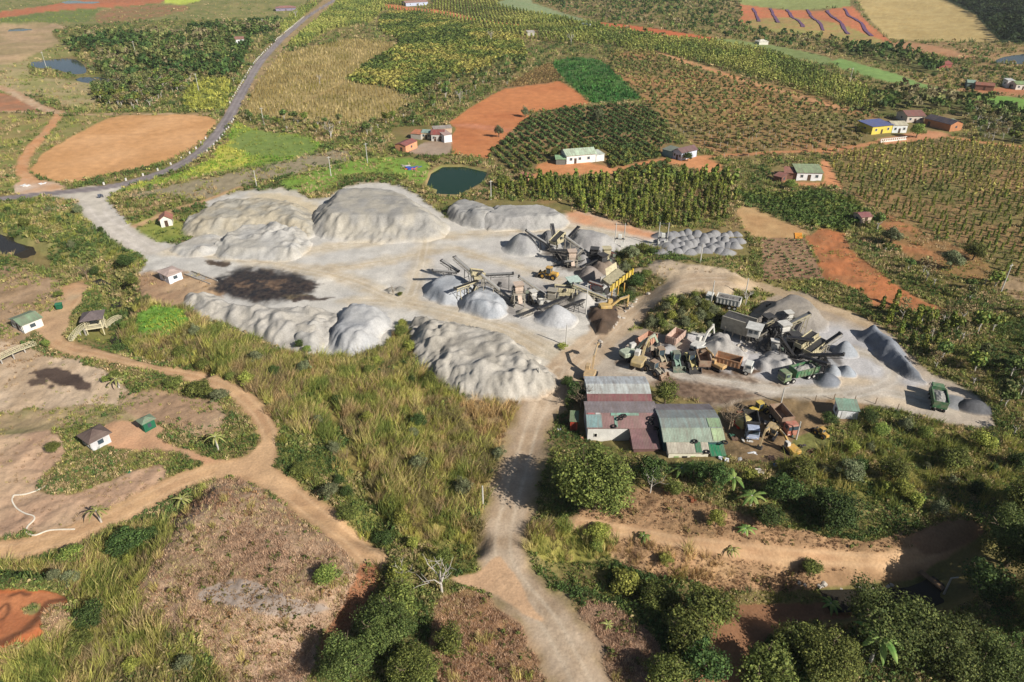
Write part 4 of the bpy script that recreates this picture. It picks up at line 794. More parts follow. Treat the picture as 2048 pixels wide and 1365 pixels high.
# ------------------------------------------------------------------ solid modelling helpers
def UP(u, v, z):
    """point at height z seen at photo pixel (u, v)"""
    x, y = unproj(u, v, z); return Vector((float(x), float(y), z))
class MB:
    def __init__(s): s.b = bmesh.new()
    def box(s, c, d, rz=0, rx=0, ry=0, taper=None):
        m = Matrix.Translation(c) @ Matrix.Rotation(rz, 4, 'Z') @ Matrix.Rotation(ry, 4, 'Y') @ Matrix.Rotation(rx, 4, 'X')
        vs = []
        for z in (-.5, .5):
            for x, y in ((-.5, -.5), (.5, -.5), (.5, .5), (-.5, .5)):
                k = taper if (taper and z > 0) else (1, 1)
                vs.append(s.b.verts.new(m @ Vector((x * d[0] * k[0], y * d[1] * k[1], z * d[2]))))
        for f in ((3, 2, 1, 0), (4, 5, 6, 7), (0, 1, 5, 4), (1, 2, 6, 5), (2, 3, 7, 6), (3, 0, 4, 7)): s.b.faces.new([vs[i] for i in f])
        return s
    def bar(s, p, q, w, h=None):
        p, q = Vector(p), Vector(q); h = h or w; d = q - p; L = d.length
        if L < 1e-4: return s
        d.normalize(); u = Vector((0, 0, 1)); a = d.cross(u)
        if a.length < 1e-3: a = Vector((1, 0, 0))
        a.normalize(); b = a.cross(d); vs = []
        for e in (p, q):
            for i, j in ((-1, -1), (1, -1), (1, 1), (-1, 1)): vs.append(s.b.verts.new(e + a * w * .5 * i + b * h * .5 * j))
        for f in ((0, 1, 2, 3), (7, 6, 5, 4), (4, 5, 1, 0), (5, 6, 2, 1), (6, 7, 3, 2), (7, 4, 0, 3)): s.b.faces.new([vs[i] for i in f])
        return s
    def cyl(s, p, q, r, n=12, r2=None):
        p, q = Vector(p), Vector(q); r2 = r if r2 is None else r2; d = (q - p).normalized(); a = d.cross(Vector((0, 0, 1)))
        if a.length < 1e-3: a = Vector((1, 0, 0))
        a.normalize(); b = d.cross(a); A_ = [s.b.verts.new(p + (a * cos(2 * pi * k / n) + b * sin(2 * pi * k / n)) * r) for k in range(n)]
        B_ = [s.b.verts.new(q + (a * cos(2 * pi * k / n) + b * sin(2 * pi * k / n)) * r2) for k in range(n)]
        for k in range(n): s.b.faces.new([A_[k], A_[(k + 1) % n], B_[(k + 1) % n], B_[k]])
        s.b.faces.new(A_[::-1]); s.b.faces.new(B_); return s
    def poly(s, pts, t=None):
        """polygon; t = extrusion vector gives it thickness"""
        P = [Vector(p) for p in pts]; vs = [s.b.verts.new(p) for p in P]; s.b.faces.new(vs)
        if t is not None:
            t = Vector(t); ws = [s.b.verts.new(p + t) for p in P]; s.b.faces.new(ws[::-1])
            for i in range(len(P)): j = (i + 1) % len(P); s.b.faces.new([vs[j], vs[i], ws[i], ws[j]])
        return s
    def torus(s, c, R, r, n=14, m=6):
        c = Vector(c); G = [[s.b.verts.new(c + Vector(((R + r * cos(2 * pi * j / m)) * cos(2 * pi * i / n), (R + r * cos(2 * pi * j / m)) * sin(2 * pi * i / n), r * sin(2 * pi * j / m)))) for j in range(m)] for i in range(n)]
        for i in range(n):
            for j in range(m): s.b.faces.new([G[i][j], G[(i + 1) % n][j], G[(i + 1) % n][(j + 1) % m], G[i][(j + 1) % m]])
        return s
    def build(s, name, mat, parent=None, bevel=0, loc=None):
        bmesh.ops.recalc_face_normals(s.b, faces=s.b.faces)
        if bevel: bmesh.ops.bevel(s.b, geom=s.b.edges[:], offset=bevel, segments=1, affect='EDGES', clamp_overlap=True)
        me = bpy.data.meshes.new(name); s.b.to_mesh(me); s.b.free(); me.materials.append(mat); return link(name, me, parent, loc)

# ------------------------------------------------------------------ heaps of gravel and spoil
def heap(name, pts, hmax, slope, label, c1, c2, cat='gravel heap', px=True, res=.42, lumps=0, lump_s=3.0, flute=0, top=0, seed=1, group=None, ns=4, dome=False, rough=.25, ridge=0, toe=1.0):
    if px: q = smoothpoly(pts, 3); W = np.array(at(q[:, 0], q[:, 1])[:2]).T
    else: W = np.array(pts, float)
    cx, cy = W.mean(0); res = max(res, (W[:, 0].max() - W[:, 0].min()) / 170)
    gx_, gy_ = np.meshgrid(np.arange(W[:, 0].min() - 1, W[:, 0].max() + 1, res), np.arange(W[:, 1].min() - 1, W[:, 1].max() + 1, res))
    sh = gx_.shape; x, y = gx_.ravel(), gy_.ravel()
    ww = (3.4 if px else 1.5); xx = x + (fbm(x / 5, y / 5, seed, 4) - .5) * ww; yy = y + (fbm(x / 5, y / 5, seed + 5, 4) - .5) * ww
    d = polysd(xx, yy, W)
    if flute:
        an = np.arctan2(y - cy, x - cx); rid = np.abs(fbm(an * 16 + seed, d * .12, seed + 9, 3) - .5) * 2; d = d - flute * rid * smooth(1 - np.abs(d - hmax / slope * .5) / (hmax / slope * .8))
    R_ = hmax / slope; t = np.clip(d / R_, -1, 1)
    h = np.where(t > 0, (t - .12 * np.sin(t * pi * 2) * (1 - t)) * hmax * (1 - .12 * smooth((t - .8) / .2)), t * hmax * 1.2)
    if toe != 1: h = np.where(t > 0, hmax * t ** toe, h)
    if ridge: rn = 1 - np.abs(fbm(x / 3.2, y / 3.2, seed + 60, 4) - .5) * 5; h = h + ridge * np.clip(rn, -.5, 1) * smooth(t * 4) * (1 - .6 * smooth((t - .85) / .15))
    if lumps:
        lp = np.zeros_like(h)
        rs_ = np.random.default_rng(seed); s = lump_s
        xs_ = x + (fbm(x / 3, y / 3, seed + 70, 3) - .5) * s * 1.3; ys_ = (y + (fbm(x / 3, y / 3, seed + 71, 3) - .5) * s * 1.3) * .8
        gi, gj = np.floor(xs_ / s), np.floor(ys_ / s); best = np.zeros_like(h)
        for a in (-1, 0, 1):
            for b in (-1, 0, 1):
                ci, cj = gi + a, gj + b; ox = (_hash(ci, cj, seed + 1) - .5) * .8; oy = (_hash(ci, cj, seed + 2) - .5) * .8; hh = .1 + 1.1 * _hash(ci, cj, seed + 3)
                dd = np.sqrt((xs_ - (ci + .5 + ox) * s) ** 2 + (ys_ - (cj + .5 + oy) * s) ** 2); best = np.maximum(best, np.clip(hh - dd / s * 1.05, 0, 1))
        h = h + best * lumps * smooth(t * 3) * (.15 + 1.7 * smooth((fbm(x / 9, y / 9, seed + 72, 2) - .3) * 3))
    h = h + (fbm(x / 1.3, y / 1.3, seed + 20, 3) - .5) * rough * .7 * smooth(t * 6) + (fbm(x / 6, y / 6, seed + 30, 3) - .5) * hmax * .25 * smooth(t * 2)
    if top: h = np.minimum(h, hmax * top + (h - hmax * top) * .25)
    z = hbase(x, y) + h
    gcol, _, _ = paint(x, y, hbase(x, y)); edge = smooth(t * 3.5 + .15)[:, None]
    k = fbm(x / ns, y / ns, seed + 40, 4); k = smooth((k - .3) / .4)[:, None]; C = (lin(c1) * k + lin(c2) * (1 - k)) * KALB * .8 * (.9 + .2 * fbm(x / .8, y / .8, seed + 50, 2))[:, None]; C = gcol * (1 - edge) + C * edge
    keep = (d > -.5).reshape(sh); kf = keep[:-1, :-1] & keep[1:, :-1] & keep[:-1, 1:] & keep[1:, 1:]
    idx = np.arange(x.size).reshape(sh); F_ = np.stack([idx[:-1, :-1], idx[:-1, 1:], idx[1:, 1:], idx[1:, :-1]], -1)[kf]
    if not len(F_): return None
    used, inv = np.unique(F_, return_inverse=True); V_ = np.stack([x, y, z], 1)[used]; V_[:, :2] -= (cx, cy); zb = gz(cx, cy); V_[:, 2] -= zb
    o = link(name, mesh_np(name, V_, inv.reshape(F_.shape), GM, C[used], True), None, (cx, cy, zb)); tag(o, label, cat, group); return o
def cone(u, v, R, h, label, c1=(196, 192, 186), c2=(182, 178, 174), name='gravel_cone', group=None, seed=3, sq=1.0, cat='gravel heap', rot=0):
    """cone of gravel whose foot centre is at photo pixel (u, v)"""
    p = P3(u, v); t = np.linspace(0, 2 * pi, 20, endpoint=False); c, s = cos(rot), sin(rot)
    W = np.stack([p.x + R * (np.cos(t) * c - sq * np.sin(t) * s), p.y + R * (np.cos(t) * s + sq * np.sin(t) * c)], 1)
    return heap(name, W, h, h / (R * min(sq, 1)) * 1.02, label, c1, c2, cat, px=False, seed=seed, res=.3, group=group, rough=.12)
LG, MG, DG, TN = (204, 200, 192), (184, 182, 178), (128, 128, 130), (206, 186, 152)
heap('spoil_mound', [(612, 462), (628, 424), (662, 402), (740, 394), (815, 400), (870, 430), (905, 462), (860, 482), (760, 488), (660, 482)], 6.4, .75, 'largest tan spoil mound with a flat dark top beside the green pond', (200, 192, 176), (176, 172, 164), 'spoil mound', seed=2, flute=.4, rough=.5, lumps=.4, lump_s=3.4, top=.9, toe=1.2, ridge=.3)
heap('spoil_mound', [(366, 476), (375, 440), (410, 418), (480, 404), (560, 404), (618, 420), (640, 452), (620, 480), (520, 470), (440, 478)], 3.4, .5, 'tan sand bank with a weedy top left of the largest mound', (200, 188, 164), (186, 180, 166), 'sand bank', seed=4, flute=.4, rough=.4, lumps=.55, lump_s=3.2, toe=1.3, ridge=.3)
heap('gravel_heap', [(420, 500), (470, 462), (540, 452), (610, 462), (622, 500), (590, 522), (500, 524), (440, 518)], 2.2, .5, 'pale low gravel dumps spread in front of the sand bank', LG, (198, 192, 180), seed=6, lumps=.9, lump_s=3.0, toe=1.4)
heap('gravel_heap', [(335, 500), (380, 478), (440, 470), (450, 500), (400, 516), (350, 512)], 1.2, .4, 'low pale gravel spread at the mouth of the gravel road', LG, (210, 202, 188), seed=7, lumps=.8, lump_s=3.2)
heap('gravel_heap', [(893, 432), (905, 412), (940, 408), (985, 420), (1000, 444), (960, 458), (915, 450)], 3.0, .8, 'grey gravel heap with a dark flank right below the green pond', (168, 166, 162), (186, 182, 174), seed=8, lumps=.8, lump_s=3.6)
heap('gravel_heap', [(948, 452), (975, 428), (1030, 420), (1100, 424), (1140, 440), (1135, 456), (1080, 462), (1000, 464)], 3.2, .8, 'wide pale grey heap ribbed in front under the pepper plantation', (196, 192, 184), (182, 178, 172), seed=9, flute=.5, lumps=.6, lump_s=3.6, toe=1.1)
heap('gravel_heap', [(360, 604), (395, 588), (440, 596), (480, 612), (560, 614), (640, 620), (680, 640), (660, 690), (600, 706), (540, 690), (470, 656), (395, 634)], 2.6, .5, 'long low pale heap below the dark wet ground', (206, 198, 184), (196, 190, 180), seed=10, lumps=.7, lump_s=3.4, rough=.4, toe=1.3, ridge=.3)
heap('gravel_heap', [(655, 694), (665, 650), (690, 622), (740, 620), (775, 632), (775, 672), (745, 708), (700, 716)], 3.6, .8, 'smooth pale blue grey heap at the edge of the tall grass', (206, 204, 200), (190, 190, 190), seed=12, flute=.5, lumps=.6, lump_s=4.4, rough=.2)
heap('gravel_heap', [(575, 690), (600, 655), (650, 640), (670, 660), (650, 700), (610, 708)], 3.0, .7, 'grey heap with dumped ridges left of the smooth blue grey heap', (190, 186, 178), (200, 194, 184), seed=13, lumps=.8, lump_s=3.2, rough=.3, ridge=.2)
heap('gravel_heap', [(812, 680), (820, 648), (870, 645), (940, 655), (1010, 672), (1070, 712), (1112, 752), (1110, 790), (1040, 812), (960, 806), (900, 782), (850, 745), (820, 715)], 3.4, .62, 'huge lumpy quarry dust heap with eroded gullies above the tall grass', (210, 202, 188), (186, 178, 164), seed=14, lumps=1.0, lump_s=3.1, flute=1.8, rough=.45, ridge=.6, toe=1.1)
heap('gravel_heap', [(842, 590), (858, 566), (890, 552), (930, 558), (950, 580), (930, 612), (890, 616), (856, 606)], 3.4, .8, 'pale blue grey heap under the left conveyor tips', (196, 198, 200), (182, 186, 190), seed=15)
heap('gravel_heap', [(920, 616), (935, 588), (975, 578), (1010, 596), (1020, 626), (985, 640), (945, 634)], 3.0, .8, 'pale blue grey heap right of the first one in front of the crusher', (198, 199, 200), (184, 188, 192), seed=16, lumps=.6)
cone(1113, 640, 5.4, 4.6, 'tall pale cone of gravel under a conveyor near the power pole', seed=17, c1=(200, 200, 200), c2=(190, 188, 186))
cone(1165, 605, 4.2, 3.0, 'pale cone of gravel under the long beige conveyor', seed=18, c1=(206, 200, 190), c2=(196, 192, 186))
cone(1045, 498, 6.2, 5.2, 'pointed grey cone with a black shaded side at the top left of the upper plant', seed=19, c1=(176, 174, 172), c2=(190, 188, 182))
cone(1098, 478, 3.4, 2.8, 'small dark cone between two conveyors of the upper plant', seed=20, c1=(140, 138, 136), c2=(160, 156, 150))
heap('gravel_heap', [(1125, 500), (1140, 478), (1185, 472), (1225, 484), (1240, 502), (1200, 514), (1150, 514)], 4.8, .85, 'broad grey heap behind the upper plant', (186, 182, 176), (176, 172, 168), seed=21)
cone(1165, 525, 3.8, 2.6, 'pale cone in the middle of the upper plant', seed=22)
cone(1178, 552, 4.2, 3.2, 'brown grey cone behind the teal cabin', seed=23, c1=(168, 156, 146), c2=(150, 140, 132))
heap('gravel_heap', [(1180, 540), (1200, 528), (1235, 535), (1240, 552), (1210, 552)], 2.2, .7, 'brown rubble heap left of the yellow hopper', (166, 146, 126), (150, 134, 120), seed=24, lumps=.8, lump_s=2)
heap('spoil_heap', [(1175, 630), (1195, 612), (1230, 612), (1240, 640), (1222, 668), (1190, 672)], 1.4, .5, 'dark brown soil around the yellow excavator', (112, 92, 76), (92, 78, 66), 'soil heap', seed=25, lumps=.7, lump_s=2.4)
cone(1050, 628, 2.4, 1.6, 'small beige rubble cone at the foot of the crusher tower', seed=26, c1=(206, 196, 176), c2=(190, 180, 164))
cone(1205, 600, 2.4, 1.7, 'low grey cone beside the beige conveyor foot', seed=27)
# right hand plant
heap('gravel_heap', [(1500, 650), (1520, 618), (1560, 602), (1620, 612), (1660, 640), (1650, 664), (1590, 668), (1540, 660)], 4.6, .8, 'tallest grey brown heap behind the right hand plant', (176, 166, 152), (160, 152, 142), seed=30)
heap('gravel_heap', [(1716, 676), (1730, 662), (1760, 668), (1800, 700), (1840, 745), (1850, 768), (1820, 764), (1780, 736), (1740, 706)], 3.2, .8, 'long dark ridge of chippings at the right edge of the yard', (156, 160, 166), (120, 124, 130), seed=31, lumps=.7, lump_s=4)
cone(1690, 706, 3.2, 3.0, 'pale conical heap under the upper right conveyor tip', seed=32, c1=(186, 190, 194), c2=(172, 176, 180))
cone(1692, 745, 2.4, 2.0, 'small conical heap right of the black conveyor', seed=33, c1=(176, 182, 188), c2=(160, 166, 172))
cone(1666, 745, 2.2, 1.8, 'small conical heap left of its twin by the black conveyor', seed=34, c1=(180, 184, 188), c2=(164, 168, 172))
cone(1655, 762, 3.2, 2.0, 'dark cone beside the rear of the green truck', seed=35, c1=(120, 124, 130), c2=(140, 144, 150))
cone(1655, 730, 2.8, 2.0, 'grey cone under the lower black conveyor', seed=36, c1=(166, 168, 168), c2=(150, 150, 150))
heap('gravel_heap', [(1385, 700), (1400, 680), (1440, 672), (1480, 690), (1500, 720), (1460, 728), (1410, 716)], 2.4, .6, 'pale dusty rubble heap above the parked loaders', (204, 198, 188), (188, 182, 174), seed=37, lumps=.8, lump_s=2)
heap('gravel_heap', [(1500, 730), (1530, 705), (1580, 712), (1600, 738), (1560, 750)], 1.5, .5, 'low pale dust heap in front of the right hand crusher', (206, 200, 192), (188, 184, 180), seed=38, lumps=.7, lump_s=2)
heap('gravel_heap', [(1308, 702), (1330, 690), (1350, 692), (1352, 706), (1325, 712)], 1.3, .6, 'small grey heap behind the parked loaders', (176, 174, 172), (188, 184, 180), seed=39)
cone(1945, 815, 4.2, 1.9, 'black gravel heap at the far right tip of the yard', seed=40, c1=(84, 84, 88), c2=(110, 110, 112), sq=.8)
cone(1910, 806, 3.4, .8, 'flat grey gravel spread beside the rear green truck', seed=41, c1=(170, 170, 170), c2=(160, 160, 160))
for i in range(46):   # tipped loads
    u = 1322 + (i % 12) * 13.6 + (i // 12 % 2) * 6 + rs.uniform(-4, 4); v = 472 + (i // 12) * 10.5 + rs.uniform(-3, 3)
    cone(u, v, rs.uniform(2.1, 3.0), rs.uniform(1.2, 2.1), 'one of the blue grey tipped gravel loads packed side by side under the plantation', (150, 149, 150), (170, 168, 166), 'gravel_load', 'tipped gravel loads', seed=50 + i)
for i, (u, v) in enumerate([(782, 580), (800, 580)]): cone(u, v, 1.6, .9, 'little earth pile with weeds alone in the open yard', (176, 170, 158), (160, 156, 146), 'earth_pile', 'earth piles in the open yard', seed=120 + i)

# ------------------------------------------------------------------ buildings
WHITE = M('white_wall', (232, 228, 218), .8, var=.08, scale=.8); CREAM = M('cream_paint', (226, 214, 176), .7, var=.1); DARK = M('dark_opening', (38, 38, 40), .5, var=.1)
GLASS = M('window_glass', (70, 84, 92), .15, var=.1, spec=.6); RUST = M('rust_sheet', (150, 84, 62), .8, var=.3, corr=('X', .3)); CONC = M('concrete', (176, 170, 160), .9, var=.15, bump=.3)
def roofmat(rgb, ax='X'): return M('roof_%d_%d_%d_%s' % (*rgb, ax), rgb, .6, var=.2, scale=.5, corr=(ax, .28))
def wallmat(rgb): return M('wall_%d_%d_%d' % rgb, rgb, .85, var=.12, scale=.8)
def house(pL, pR, depth, hw, label, roof='gable', rh=1.2, over=.35, rc=(150, 90, 80), wc=(230, 226, 216), name='house', cat='house', doors=((.5, 1.0, 2.0),), wins=((.2, 1.0), (.8, 1.0)), group=None, doorc=(90, 70, 56), ridge='x', stilts=0, sidewin=True, rc2=None):
    """house whose front wall stands on the ground line seen from pL to pR; door = (place, width, height)"""
    a, b = P3(*pL), P3(*pR); w = (b - a).xy.length; rz = math.atan2(b.y - a.y, b.x - a.x); z0 = min(a.z, b.z) + stilts
    r = empty(name, ((a.x + b.x) / 2, (a.y + b.y) / 2, z0), rz, label, cat, group); wm = wallmat(wc); rm = roofmat(rc, 'X' if ridge == 'x' else 'Y')
    mb = MB(); mb.box((0, depth / 2, hw / 2 - .2), (w, depth, hw + .4))
    if roof == 'gable':
        if ridge == 'x':
            for sx in (-1, 1): x = sx * (w / 2 - .05); mb.poly([(x, 0.02, hw), (x, depth - .02, hw), (x, depth / 2, hw + rh - .05)], (-sx * .1, 0, 0))
        else:
            for y in (.05, depth - .05): mb.poly([(-w / 2 + .02, y, hw), (w / 2 - .02, y, hw), (0, y, hw + rh - .05)], (0, .1 if y < 1 else -.1, 0))
    mb.build('wall', wm, r)
    W2, D0, D1, t = w / 2 + over, -over, depth + over, .09; e = hw - over * rh / (depth / 2) * .5
    mr = MB()
    if roof == 'gable' and ridge == 'x':
        for y in (D0, D1): mr.poly([(-W2, y, e), (W2, y, e), (W2, depth / 2, hw + rh), (-W2, depth / 2, hw + rh)], (0, 0, t))
    elif roof == 'gable':
        for x in (-W2, W2): mr.poly([(x, D0, e), (x, D1, e), (0, D1, hw + rh), (0, D0, hw + rh)], (0, 0, t))
    elif roof == 'hip':
        k = max(0.0, (w - depth) / 2); R1, R2 = (-k, depth / 2, hw + rh), (k, depth / 2, hw + rh)
        c = [(-W2, D0, e), (W2, D0, e), (W2, D1, e), (-W2, D1, e)]
        if k < .3:
            R1 = (0, depth / 2, hw + rh)
            for i in range(4): mr.poly([c[i], c[(i + 1) % 4], R1], (0, 0, t))
        else: mr.poly([c[0], c[1], R2, R1], (0, 0, t)); mr.poly([c[2], c[3], R1, R2], (0, 0, t)); mr.poly([c[1], c[2], R2], (0, 0, t)); mr.poly([c[3], c[0], R1], (0, 0, t))
    else:  # mono pitch, high side at the back
        mr.poly([(-W2, D0, hw), (W2, D0, hw), (W2, D1, hw + rh), (-W2, D1, hw + rh)], (0, 0, t)); mb2 = MB(); mb2.poly([(-w / 2 + .03, depth - .05, hw), (w / 2 - .03, depth - .05, hw), (w / 2 - .03, depth - .05, hw + rh), (-w / 2 + .03, depth - .05, hw + rh)], (0, -.1, 0)); mb2.build('gable', wm, r)
    mr.build('roof', rm, r)
    for f, dw, dh in doors: MB().box(((f - .5) * w, -.02, dh / 2), (dw, .08, dh)).build('door', wallmat(doorc), r)
    for f, ww in wins:
        fr = MB().box(((f - .5) * w, -.01, hw * .55), (ww, .08, 1.0)).build('window', GLASS, r); s = MB()
        for sx in (-1, 1): s.box(((f - .5) * w + sx * (ww / 2 + .04), -.03, hw * .55), (.08, .1, 1.1))
        for sz in (-1, 1): s.box(((f - .5) * w, -.03, hw * .55 + sz * .56), (ww + .2, .12, .07))
        s.build('frame', WHITE, fr)
    if sidewin:
        for sx in (-1, 1): MB().box((sx * w / 2, depth * .5, hw * .55), (.08, min(1.2, depth * .3), .9)).build('window', GLASS, r)
    if stilts:
        for sx in (-1, 1):
            for y in (.2, depth - .2): MB().box((sx * (w / 2 - .2), y, -stilts / 2 - .4), (.2, .2, stilts + .8)).build('stilt', CONC, r)
    return r
house((321, 559), (340, 569), 3.8, 2.5, 'white guard hut with a flat pink hipped roof beside the dark wet ground', 'hip', .7, .45, (206, 182, 170), (236, 236, 238), doors=(), wins=((.5, .8),), name='guard_hut', cat='hut')
house((323, 455), (346, 452), 4.0, 2.4, 'small white hut with a red brown gable roof on the grass beside the gravel road', 'gable', 1.3, .4, (178, 112, 92), (238, 232, 218), ridge='y', name='roadside_hut', cat='hut', wins=())
house((27, 656), (50, 668), 4.4, 2.4, 'glazed white kiosk with a green and grey roof beside the winding dirt road', 'gable', .8, .35, (138, 160, 128), (226, 224, 214), ridge='y', name='kiosk', cat='kiosk', wins=((.2, .9), (.8, .9)), doors=((.5, .8, 2.0),), doorc=(80, 70, 66))
house((167, 888), (187, 904), 3.4, 2.3, 'brown roofed glazed hut with one white wall on the orange clearing', 'hip', 1.0, .5, (104, 86, 78), (214, 212, 210), name='lookout_hut', cat='hut', wins=((.2, .9), (.5, .9), (.8, .9)), doors=())
house((281, 858), (291, 866), 2.2, 2.1, 'tiny dark green kiosk with a faded roof left of the orange path', 'hip', .6, .3, (126, 148, 120), (36, 104, 74), name='green_kiosk', cat='kiosk', wins=(), doors=((.5, .7, 1.8),), doorc=(30, 80, 60))
house((1673, 838), (1713, 841), 3.0, 2.2, 'isolated white shed with a pale green roof below the right hand yard', 'shed', .5, .2, (138, 168, 146), (240, 240, 238), name='tool_shed', cat='shed', wins=(), doors=((.3, .9, 1.9),), doorc=(220, 220, 216))
house((1140, 862), (1154, 863), 2.6, 2.3, 'small outhouse with an orange red front and a green roof left of the workshops', 'shed', .4, .2, (120, 140, 104), (206, 84, 56), name='outhouse', cat='outhouse', wins=(), doors=((.5, .8, 1.9),), doorc=(150, 60, 44))
# farm houses
house((1133, 329), (1191, 324), 8, 3.4, 'long white farmhouse with a pale mint roof above the pepper plantation', 'gable', 1.5, .4, (196, 214, 184), (240, 238, 232), name='farmhouse', wins=((.15, 1), (.45, 1), (.75, 1)), doors=((.3, 1, 2.1),))
house((1192, 324), (1208, 322), 5, 2.8, 'low white annex at the right end of the long farmhouse', 'shed', .5, .2, (206, 214, 200), (236, 234, 226), name='annex', cat='annex', wins=(), doors=())
house((1112, 330), (1131, 330), 4, 2.2, 'open mint green canopy at the left end of the long farmhouse', 'shed', .5, .3, (150, 190, 140), (120, 120, 112), name='canopy', cat='canopy', wins=(), doors=())
house((1345, 317), (1362, 322), 9, 3.2, 'blue and white farmhouse with a dark maroon roof among trees', 'gable', 1.4, .4, (118, 88, 88), (206, 216, 232), ridge='y', name='farmhouse')
house((1324, 311), (1344, 317), 5, 2.6, 'low grey green annex left of the maroon roofed farmhouse', 'shed', .6, .3, (126, 136, 122), (130, 160, 160), name='annex', cat='annex', wins=(), doors=())
house((1592, 361), (1642, 362), 6.5, 3.0, 'white farmhouse with a green roof and dark doorway beside the orange drive', 'shed', 1.2, .4, (150, 168, 128), (240, 240, 238), name='farmhouse', doors=((.5, 1.2, 2.2),))
house((1567, 358), (1590, 360), 5, 2.4, 'reddish tin roofed lean to left of the green roofed farmhouse', 'shed', .8, .3, (166, 112, 94), (150, 110, 90), name='lean_to', cat='shed', wins=(), doors=())
house((1546, 362), (1562, 366), 4, 2.0, 'low rusty shack half hidden left of the reddish lean to', 'shed', .5, .3, (150, 96, 84), (130, 90, 76), name='shack', cat='shed', wins=(), doors=())
house((1742, 270), (1782, 266), 9, 3.6, 'bright yellow house with a flat blue roof behind a white fence', 'shed', .6, .5, (92, 108, 160), (226, 206, 92), name='yellow_house')
house((1783, 266), (1812, 266), 8, 3.4, 'cream roofed white house right of the yellow house', 'gable', 1.0, .3, (214, 206, 176), (232, 236, 232), name='house')
house((1812, 246), (1846, 246), 9, 3.4, 'pale house with a maroon tin roof behind the yellow house', 'gable', 1.6, .5, (140, 92, 84), (214, 200, 184), name='house')
house((1846, 250), (1898, 264), 8, 3.2, 'long black roofed barn beside the orange lane', 'gable', 1.4, .4, (62, 60, 72), (190, 130, 90), name='barn', cat='barn', wins=(), doors=((.2, 1.4, 2.2),))
house((1901, 262), (1917, 261), 5, 3.6, 'small orange walled house at the end of the black roofed barn', 'shed', .5, .3, (150, 170, 130), (226, 150, 90), name='house')
house((863, 283), (888, 283), 7, 3.0, 'farmhouse with a dark red roof and green porch by the concrete yard', 'gable', 1.3, .3, (150, 78, 72), (206, 200, 190), name='farmhouse', doors=((.3, 1, 2), (.7, 1, 2)))
house((889, 286), (904, 284), 7, 3.2, 'white block with a pinkish tin roof right of the red roofed farmhouse', 'shed', .6, .2, (190, 160, 150), (236, 236, 236), name='annex', cat='annex', wins=(), doors=())
house((844, 278), (861, 279), 5, 2.8, 'teal roofed cream annex left of the red roofed farmhouse', 'gable', .8, .3, (148, 172, 160), (226, 208, 170), name='annex', cat='annex')
house((822, 278), (842, 280), 5, 2.4, 'orange brick outbuilding left of the teal roofed annex', 'shed', .6, .2, (206, 130, 92), (190, 180, 166), name='outbuilding', cat='shed', wins=(), doors=())
house((791, 303), (812, 306), 9, 2.8, 'salmon walled long shed with a dark red roof beside the concrete yard', 'gable', .8, .2, (150, 84, 80), (230, 160, 120), ridge='y', name='long_shed', cat='shed', wins=(), doors=((.6, 1, 2),))
house((868, 268), (904, 266), 4, 2.2, 'grey roofed sheds behind the red roofed farmhouse', 'shed', .4, .2, (176, 166, 156), (206, 180, 156), name='shed', cat='shed', wins=(), doors=())
house((467, 88), (489, 87), 7, 3.2, 'white house with a brown roof among trees left of the asphalt road', 'gable', 1.6, .4, (150, 106, 92), (232, 232, 230), name='house')
house((552, 23), (592, 21), 11, 3.2, 'wide maroon roofed house at the top beside the asphalt road', 'hip', 1.6, .6, (170, 120, 112), (150, 140, 160), name='house')
house((812, 13), (856, 10), 12, 3.4, 'blue grey walled farm block at the top edge of the picture', 'gable', 1.6, .4, (178, 140, 128), (190, 196, 214), name='farm_block')
house((1055, 72), (1069, 72), 5, 3.0, 'lone grey roofed hut between vines at the top centre', 'shed', .6, .3, (206, 200, 188), (190, 186, 170), name='hut', cat='hut', wins=())
house((1162, 55), (1178, 56), 5, 2.8, 'lone white hut with a grey green roof near the far red track', 'gable', .8, .3, (130, 150, 130), (236, 236, 230), name='hut', cat='hut', wins=())
house((1518, 90), (1536, 90), 6, 2.4, 'white tent roofed shelter in the pale green strip', 'hip', 1.2, .3, (240, 236, 216), (220, 216, 200), name='shelter', cat='shelter', wins=(), doors=())
house((1878, 138), (1902, 137), 7, 3.0, 'red roofed barn beside the far lake', 'gable', 1.4, .4, (150, 74, 66), (140, 80, 70), name='barn', cat='barn', wins=())
house((1932, 177), (1948, 178), 8, 3.2, 'teal roofed shed beside the bright green strip', 'gable', 1.0, .3, (150, 176, 156), (130, 150, 140), name='shed', cat='shed', wins=())
house((1949, 180), (1986, 183), 8, 2.8, 'rust roofed long shed right of the teal roofed shed', 'gable', 1.0, .3, (160, 100, 78), (150, 110, 90), name='long_shed', cat='shed', wins=())
house((2030, 180), (2060, 180), 8, 3.0, 'green roofed house at the right edge near the lake', 'gable', 1.2, .3, (140, 168, 112), (226, 220, 206), name='house')
house((2012, 176), (2026, 176), 5, 4.0, 'white block left of the green roofed house at the right edge', 'shed', .4, .2, (220, 220, 214), (236, 234, 226), name='block', cat='shed', wins=())
house((1720, 448), (1741, 446), 4, 2.2, 'tiny pink walled shack with a maroon roof among coffee rows', 'gable', .7, .3, (150, 92, 92), (216, 190, 166), name='shack', cat='shed', wins=())
house((1037, 360), (1056, 366), 3, 2.2, 'roofless looking salmon brick hut right of the green pond', 'shed', .3, .1, (196, 130, 100), (222, 164, 130), name='brick_hut', cat='hut', wins=())
def zz(u, v, z): p = UP(u, v, z); return p.z
